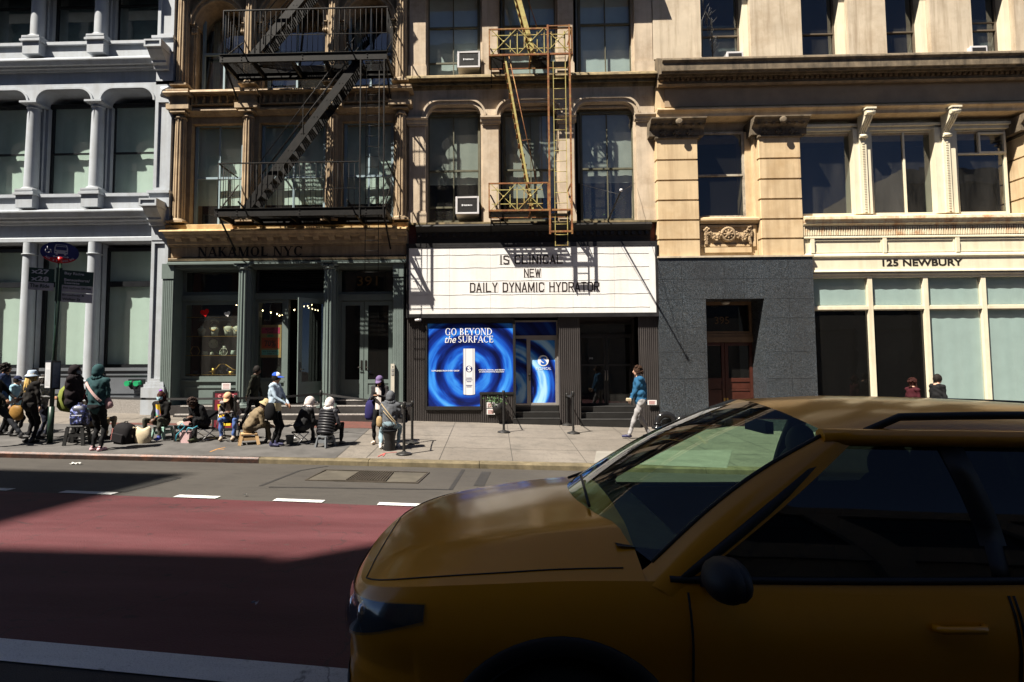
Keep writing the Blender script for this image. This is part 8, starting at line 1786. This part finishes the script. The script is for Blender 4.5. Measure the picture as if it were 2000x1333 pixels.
mb = MB(); bx_ = .02; mb.quad(S(bx_ - .13, -.03), S(bx_ + .13, -.03), S(bx_ + .13, .10), S(bx_ + .105, .185), S(bx_ - .105, .185), S(bx_ - .13, .10)); plate(mb, bx_ - .1, bx_ - .06, -.06, -.03); plate(mb, bx_ + .06, bx_ + .1, -.06, -.03)
mb.bar(S(bx_ - .12, -.10), S(bx_ + .12, -.10), .004, .014, uz); mb.quad(S(bx_ - .12, -.075), S(bx_ - .155, -.10), S(bx_ - .12, -.125)); mb.quad(S(bx_ + .12, -.075), S(bx_ + .12, -.125), S(bx_ + .155, -.10)); mb.build('bus_symbol', m_gr_, bs_)
mb = MB(); plate(mb, bx_ - .105, bx_ + .105, .055, .135, .025); plate(mb, bx_ - .09, bx_ + .09, .15, .172, .025); plate(mb, bx_ - .115, bx_ - .085, .0, .02, .025); plate(mb, bx_ + .085, bx_ + .115, .0, .02, .025); mb.build('bus_symbol_windows', M('navy_enamel', (.012, .014, .10), .4), bs_)
mb = MB(); wx_ = -.23; mb.tube([S(wx_ + .045 * math.cos(R(a)), .02 + .045 * math.sin(R(a))) for a in range(140, 400, 20)], .006, 5); mb.tube([S(wx_ - .01, .12), S(wx_ - .01, .05), S(wx_ + .05, .05), S(wx_ + .07, -.02)], .006, 5); mb.build('wheelchair_symbol', m_gr_, bs_)
s_ = 'NO STANDING'
for i, ch in enumerate(s_):
 if ch == ' ': continue
 a = R(lerp(-142, -38, i / (len(s_) - 1))); tx = Vector((-math.sin(a) * .37, math.cos(a) * .255)).normalized(); p = S(.315 * math.cos(a), .208 * math.sin(a) - .0, .026); text(ch, m_gr_, bs_, p - (ux * tx.x + uz * tx.y) * .016 - (uz * tx.x - ux * tx.y) * .02, ux * tx.x + uz * tx.y, uz * tx.x - ux * tx.y, height=.042, bold=.03)
def sp2(px, py): v = at(px, py, yb_); return v
def board(name, xa, xc, za, zc, mat, off=.03):
 mb = MB(); P = [pz + ux * x + uz * z + nn * (off + o_) for o_ in (0, -.012) for x, z in ((xa, za), (xc, za), (xc, zc), (xa, zc))]; mb.add(P, [(0, 1, 2, 3), (7, 6, 5, 4), (0, 1, 5, 4), (1, 2, 6, 5), (2, 3, 7, 6), (3, 0, 4, 7)]); return mb.build(name, mat, bs_)
pz = at(116, 529, yb_); m_wb = M('plate_white', (.34, .33, .36), .5, bump=0); m_gb = M('plate_green', (.010, .035, .026), .45, bump=0)
board('route_plate', -.56, -.09, -.31, .02, m_gb); board('route_plate', -.56, -.09, -.49, -.312, m_wb)
board('route_plate', .06, .67, -.33, .02, m_gb); board('route_plate', .06, .67, -.50, -.332, m_wb); board('route_plate', .05, .67, -.73, -.51, m_wb)
mb = MB(); mb.cbox(pz + ux * -.0 + uz * -.33, .12, .09, .78, Matrix((ux, nn, uz)).transposed()); mb.build('bracket', m_pg, bs_)
def bt(s, x, z, w, h, mat, b=.02): text(s, mat, bs_, pz + ux * x + uz * z + nn * .033, ux, uz, w, h, bold=b)
bt('x27', -.52, -.115, .33, .11, m_gr_, .03); bt('x28', -.52, -.28, .33, .11, m_gr_, .03); bt('The Ride', -.53, -.43, .36, .085, m_pg)
bt('Bay Ridge', .10, -.10, .38, .08, m_gr_); bt('Bensonhurst/', .10, -.235, .5, .065, m_gr_); bt('Seagate', .10, -.315, .3, .065, m_gr_); bt('Pick Up/Drop Off Only', .09, -.43, .55, .06, m_pg); bt('Broadway &', .08, -.60, .43, .06, m_pg); bt('Walker St', .08, -.69, .35, .06, m_pg)
bxp = at(103, 733, yb_); Rb = Matrix.Rotation(R(-17), 3, 'Z'); mb = MB(); mb.cbox(bxp, .22, .22, .66, Rb); mb.build('timetable_case', m_blackf, bs_, bevel=.008)
mb = MB(); f1 = Rb @ Vector((1, 0, 0)); f2 = Rb @ Vector((0, -1, 0));
mb.cbox(bxp + f2 * .112, .17, .004, .58, Rb); mb.build('timetable_sheet', M('timetable_white', (.55, .55, .56), .4, bump=0), bs_)
mb = MB(); mb.cbox(bxp + f1 * .112, .004, .17, .58, Rb); mb.build('timetable_sheet', M('timetable_blue', (.10, .13, .17), .3, bump=0), bs_)
mb = MB()
for i in range(17): mb.cbox(bxp + f1 * .1145 + Vector((0, 0, .25 - .031 * i)), .002, .13, .008, Rb); mb.cbox(bxp + f2 * .1145 + Vector((0, 0, .12 - .022 * i)), .13, .002, .006, Rb)
mb.build('timetable_print', M('timetable_ink', (.22, .24, .27), .5), bs_)
# ------------------------------------------------------------------ sale board and shop display
g = ground_at(440, 839); sb = thing('sale_board', 'folding maroon and yellow sale board standing before the shop steps', 'sale board', g); am = R(24); ux2 = Vector((math.cos(am), math.sin(am), 0)); nf = Vector((math.sin(am), -math.cos(am), 0)); ln_ = 1.02
m_mar = M('maroon_print', (.16, .012, .022), .5, bump=0); m_yl = M('yellow_print', (.72, .50, .03), .5, bump=0)
for sg, mat in ((1, m_mar), (-1, M('beige_board', (.20, .14, .10), .6))):
 o_ = Vector((0, 0, ln_)) + nf * .03 * sg; dn = nf * .30 * sg - Vector((0, 0, ln_)); uzb = -dn.normalized(); nb_ = ux2.cross(uzb) * sg; c_ = g + nf * .30 * sg
 mb = MB(); m3 = Matrix((ux2, nb_, uzb)).transposed(); mb.cbox(c_ + uzb * .52, .56, .02, 1.0, m3); mb.build('panel', mat, sb)
 mb = MB()
 for sx in (-1, 1): mb.cbox(c_ + uzb * .5 + ux2 * sx * .3, .045, .035, 1.08, m3)
 mb.cbox(c_ + uzb * 1.04, .56, .034, .05, m3); mb.cbox(c_ + uzb * .04, .56, .034, .05, m3); mb.build('frame', m_black, sb)
 if sg > 0:
  O = c_ + nb_ * .013; mb = MB(); mb.quad(*[O + ux2 * x + uzb * z for x, z in ((-.2, .70), (.2, .70), (.13, .12), (-.13, .12))]); mb.build('yellow_panel', m_yl, sb)
  text('SALE', M('pale_red_print', (.62, .22, .22), .5), sb, O + ux2 * -.2 + uzb * .80 + nb_ * .004, ux2, uzb, .40, .17, bold=.03); text('70%', m_mar, sb, O + ux2 * -.12 + uzb * .5 + nb_ * .006, ux2, uzb, .24, .14, bold=.03); text('OFF', m_mar, sb, O + ux2 * -.1 + uzb * .36 + nb_ * .006, ux2, uzb, .2, .09, bold=.03)
v = g + Vector((0, 0, 1.03)); mb = MB(); mb.box(v.x - .12, v.x + .12, v.y - .006, v.y + .006, v.z + .03, v.z + .2); nt_ = thing('notice', 'white paper notice with red lines stuck on top of the sale board', 'notice', v); mb.build('sheet', M('notice_white', (.78, .75, .73), .6), nt_); mb = MB(); [mb.box(v.x - .09, v.x + .09, v.y - .009, v.y - .0065, v.z + .165 - .035 * i, v.z + .175 - .035 * i) for i in range(4)]; mb.build('print', M('pink_print', (.6, .04, .16), .6), nt_)
# poster behind the glass
yq_ = ysf + .05
def Q(px, py, y=yq_): return at(px, py, y)
sp_t = thing('sale_poster', 'tan moving-sale poster with red and teal blocks hung inside the shop window', 'poster', Q(529, 700))
def blk(x0_, x1_, y0_, y1_, mat, off, name):
 a, b = Q(x0_, y1_), Q(x1_, y0_); mb = MB(); mb.box(a.x, b.x, yq_ - off - .004, yq_ - off, a.z, b.z); return mb.build(name, mat, sp_t)
blk(508, 550, 635, 699, M('kraft_paper', (.42, .27, .10), .7), 0, 'sheet'); blk(511, 547, 640, 652, M('crimson_print', (.55, .025, .10), .6, bump=0), .005, 'colour_block'); blk(522, 534, 654, 658.5, M('green_print', (.04, .35, .12), .6, bump=0), .005, 'colour_block'); blk(511, 546, 660, 681, M('orange_red_print', (.62, .09, .03), .6, bump=0), .005, 'colour_block'); blk(511, 544, 684, 694, M('aqua_print', (.14, .48, .42), .6, bump=0), .005, 'colour_block')
m_dk = M('dark_print', (.02, .015, .02), .6, bump=0)
for s_, x_, y_, w_, h_ in (('MOVING', 519, 646, 17, 4.5), ('SALE', 522, 651.5, 11, 4), ('UP TO', 524, 657.5, 8, 2.6), ('70%', 517, 677, 22, 12), ('OFF', 531, 679.8, 7, 4), ('IN STORE', 514, 688.3, 26, 2.6), ('ONLY', 522, 692.6, 14, 2.6)):
 a, b = Q(x_, y_), Q(x_ + w_, y_ - h_); text(s_, m_dk, sp_t, (a.x, yq_ - .0095, a.z), (1, 0, 0), (0, 0, 1), b.x - a.x, b.z - a.z, bold=.02)
# hearts on the glass
for px, py, s_, mat, lab in ((400, 611, .14, M('heart_red', (.75, .006, .006), .5, bump=0), 'red heart hung in the display window'), (444, 613.5, .10, M('heart_white', (.75, .74, .72), .5, bump=0), 'white heart hung in the display window')):
 c_ = at(px, py, ysf + .03); mb = MB(); pts = []
 for i in range(28): t_ = 2 * math.pi * i / 28; x_, z_ = 16 * math.sin(t_) ** 3, 13 * math.cos(t_) - 5 * math.cos(2 * t_) - 2 * math.cos(3 * t_) - math.cos(4 * t_); a_ = .25; pts.append((c_.x + s_ / 16 * (x_ * math.cos(a_) - z_ * math.sin(a_)), c_.z + s_ / 16 * (x_ * math.sin(a_) + z_ * math.cos(a_))))
 mb.prism(pts, c_.y - .004, c_.y + .004); tag(mb.build('heart', mat), lab, 'heart')
# shelves with jewellery busts and vases
yd0, yd1 = ysf + .08, ysf + .48; m_gold = M('brass_edge', (.40, .24, .06), .35, metal=.8, bump=0); m_bust = M('cream_linen', (.50, .50, .38), .85, .08)
sx0, sx1 = bays[0][0] + .08, bays[0][1] + .3
for i, py in enumerate((620, 657, 694.5, 732)):
 zz = Z(py, 420, yd0); t = thing('shelf', 'display shelf in the jewellery window, %s' % ('topmost, above the busts', 'carrying the linen busts', 'carrying plates and pots', 'lowest, carrying golden pieces')[i], 'shelf', ((sx0 + sx1) / 2, yd0, zz)); mb = MB(); mb.box(sx0, sx1, yd0, yd1, zz - .02, zz); mb.build('board', M('smoked_glass', (.03, .035, .035), .15), t); mb = MB(); mb.box(sx0, sx1, yd0 - .014, yd0 - .001, zz - .016, zz + .004); mb.build('edge', m_gold, t)
def zsh(py): return Z(py, 420, yd0)
for px, lab, k_ in ((394, 'linen necklace bust deepest in shadow at the left of its shelf', .9), (419, 'linen bust wearing a broad golden collar', 1), (447, 'linen bust with a long fine necklace', 1.12), (464, 'linen bust half hidden by the fluted column', 1.12)):
 c_ = at(px, 650, yd0 + .16); c_.z = zsh(657); t = thing('necklace_bust', lab, 'bust', c_, 'necklace busts'); mb = MB(); mb.lathe(c_, [(.0, 0), (.10 * k_, 0), (.12 * k_, .12 * k_), (.15 * k_, .22 * k_), (.13 * k_, .28 * k_), (.055 * k_, .32 * k_), (.048 * k_, .38 * k_), (0, .385 * k_)], 20, sy=.6); mb.build('form', m_bust, t)
 mb = MB(); r_ = .11 * k_; mb.tube([c_ + Vector((r_ * math.cos(R(a)), -.075 * k_ - .015, .27 * k_ + (.12 if px != 419 else .08) * k_ * math.sin(R(a)))) for a in range(-180, 1, 15)], .014 if px == 419 else .006, 6); mb.build('necklace', m_gold, t)
for px, py, r_, h_, mat, lab in ((401, 694, .085, .13, m_bust, 'squat cream pot left of the lower shelf'), (414, 694, .06, .1, m_bust, 'small cream pot beside the squat one'), (433, 694, .08, .14, M('sage_glaze', (.30, .36, .26), .4), 'sage pot under the hexagon frame'), (456, 694, .09, .15, M('mint_glaze', (.42, .5, .42), .4), 'mint pot at the column end of the shelf'), (438, 694, .055, .30, M('stone_glaze', (.36, .36, .30), .5), 'tall stone vase on the lower shelf')):
 c_ = at(px, py, yd0 + .12); c_.z = zsh(694.5); mb = MB(); mb.lathe(c_, [(0, 0), (r_ * .7, 0), (r_, h_ * .4), (r_ * .8, h_ * .85), (r_ * .85, h_), (r_ * .75, h_), (r_ * .7, h_ * .8), (0, h_ * .7)], 16); tag(mb.build('pot', mat), lab, 'pot')
c_ = at(417, 672, yd0 + .3); mb = MB(); mb.lathe(c_, [(0, .01), (.12, .015), (.15, .03), (.15, .02), (0, 0)], 24, ax=Matrix.Rotation(R(80), 3, 'X')); tag(mb.build('plate', m_bust), 'round cream plate standing in the jewellery window', 'plate')
for px, py, r_, lab in ((381, 688, .16, 'dark wire hexagon frame in the jewellery window'), (437, 688, .13, 'pale hexagon frame around the tall stone vase')):
 c_ = at(px, py, yd0 + .05); c_.z = zsh(694.5) + r_ * .87; mb = MB(); mb.tube([c_ + Vector((r_ * math.cos(R(60 * i)), 0, r_ * math.sin(R(60 * i)))) for i in range(7)], .01, 6); tag(mb.build('hexagon_frame', m_gold if r_ > .14 else m_bust), lab, 'frame')
for px, r_, h_, lab in ((417, .06, .2, 'golden cylinder box on the lowest display shelf'), (452, .1, .1, 'golden comb-like display rack on the lowest shelf')):
 c_ = at(px, 730, yd0 + .1); c_.z = zsh(732); mb = MB(); mb.lathe(c_, [(0, 0), (r_, 0), (r_, h_), (0, h_)], 14); tag(mb.build('box', m_gold), lab, 'box')
c_ = at(430, 732, yd0 + .12); c_.z = zsh(732); mb = MB(); mb.tube([c_ + Vector((-.5, 0, .06)), c_ + Vector((-.2, 0, .1)), c_ + Vector((-.0, 0, .34)), c_ + Vector((.15, 0, .33)), c_ + Vector((.4, 0, .16)), c_ + Vector((.6, 0, .12))], [.012, .018, .022, .022, .02, .01], 8); tag(mb.build('driftwood', m_gold), 'curving golden driftwood branch on the lowest display shelf', 'branch')
lf = MB(); rnd = random.Random(3)
for i in range(150):
 c0_ = at(rnd.choice((432, 462, 437, 424)), rnd.choice((688, 672, 748, 750)), yd0 + .2) + Vector((rnd.gauss(0, .07), rnd.gauss(0, .05), rnd.gauss(0, .06))); d_ = Vector((rnd.uniform(-1, 1), rnd.uniform(-1, 1), rnd.uniform(-.2, 1))).normalized() * .05; s2 = d_.orthogonal().normalized() * .014; lf.quad(c0_, c0_ + d_ * .5 + s2, c0_ + d_, c0_ + d_ * .5 - s2)
tag(lf.build('foliage', M('display_leaf', (.03, .10, .03), .5, .4)), 'green leaves between the pots in the jewellery window', 'plant')
c_ = at(419, 628, yd0 + .3); mb = MB()
for i in range(8): mb.ell(c_ + Vector((.035 * i - .12, 0, .05 * math.sin(i * .5))), .03, .02, .028, 8, 5)
mb.tube([c_ + Vector((-.05, 0, -.4)), c_ + Vector((-.12, 0, -.1)), c_ + Vector((0, 0, .05)), c_ + Vector((.15, 0, .0))], .006, 5); tag(mb.build('orchid', M('orchid_white', (.6, .62, .5), .6)), 'pale orchid spray over the linen busts', 'orchid')
c_ = at(545, 728, ysf + .35); mb = MB(); mb.lathe(c_, [(0, -.06), (.06, -.06), (.10, .06), (.05, .16), (.06, .2), (0, .2)], 16); tag(mb.build('pot', M('mint_glaze', (.42, .5, .42), .4)), 'mint vase in the window beside the open shop door', 'pot')
# string lights inside the shop
lt = thing('string_lights', 'string of small warm bulbs hanging inside the jewellery shop', 'string lights', at(520, 600, 18.9)); P = [at(px, py, 18.6 + .06 * i) for i, (px, py) in enumerate(((455, 590), (462, 593), (469, 592), (500, 600), (513, 604), (529, 608), (541, 611), (546, 614), (552, 613), (575, 603), (594, 596), (601, 595), (603, 599), (609, 593), (610, 601), (616, 603), (621, 604)))]
mb = MB(); mb.tube(P, .006, 5); mb.build('cable', m_black, lt)
for p in P:
 mb = MB(); mb.ell(p - Vector((0, 0, .05)), .02, .02, .024, 10, 7); mb.build('bulb', lamp_mat('warm_bulb', (1, .72, .38), 6), lt)
# litter
def litter(px, py, road, w_, c, lab):
 g = road_at(px, py) if road else ground_at(px, py); mb = MB(); rnd = random.Random(px); n = 5; vs = [g + Vector((w_ * (i / n - .5), w_ * .35 * (j / 2 - .5) + rnd.uniform(-.02, .02), .012 + rnd.uniform(0, .035))) for i in range(n + 1) for j in range(3)]
 mb.add(vs, [(i * 3 + j, (i + 1) * 3 + j, (i + 1) * 3 + j + 1, i * 3 + j + 1) for i in range(n) for j in range(2)]); tag(mb.build('litter', M('litter_%d' % px, c, .7, .2, 20)), lab, 'litter')
litter(148, 908, True, .22, (.5, .5, .48), 'scrap of white paper in the parking lane before the bus stop'); litter(264, 896, True, .3, (.32, .42, .48), 'crumpled blue and white wrapper in the gutter by the steel kerb'); litter(498, 1184, True, .05, (.4, .42, .45), 'tiny pale scrap on the shaded red lane'); litter(480, 970, True, .06, (.4, .4, .38), 'tiny pale scrap near the lane dashes')
def spray(pts, mat, wd=.03):
 mb = MB()
 for (a, b) in zip(pts, pts[1:]):
  p, q = ground_at(*a), ground_at(*b); d = q - p; s = Vector((-d.y, d.x, 0)).normalized() * wd / 2
  for i in range(5):
   u, v = p + d * (i / 5), p + d * ((i + 1) / 5); mb.quad(*[(c.x, c.y, zwalk(c.x, c.y) + .011) for c in (u - s, v - s, v + s, u + s)])
 return struct(mb.build('utility_mark', mat))
spray([(738, 893), (752, 886), (775, 884)], M('red_spray', (.40, .09, .08), .9)); spray([(752, 886), (748, 892)], M('red_spray', (.40, .09, .08)))
spray([(410, 884), (425, 878), (438, 879)], M('orange_spray', (.42, .20, .05), .9)); spray([(425, 878), (440, 875)], M('orange_spray', (.42, .20, .05)))
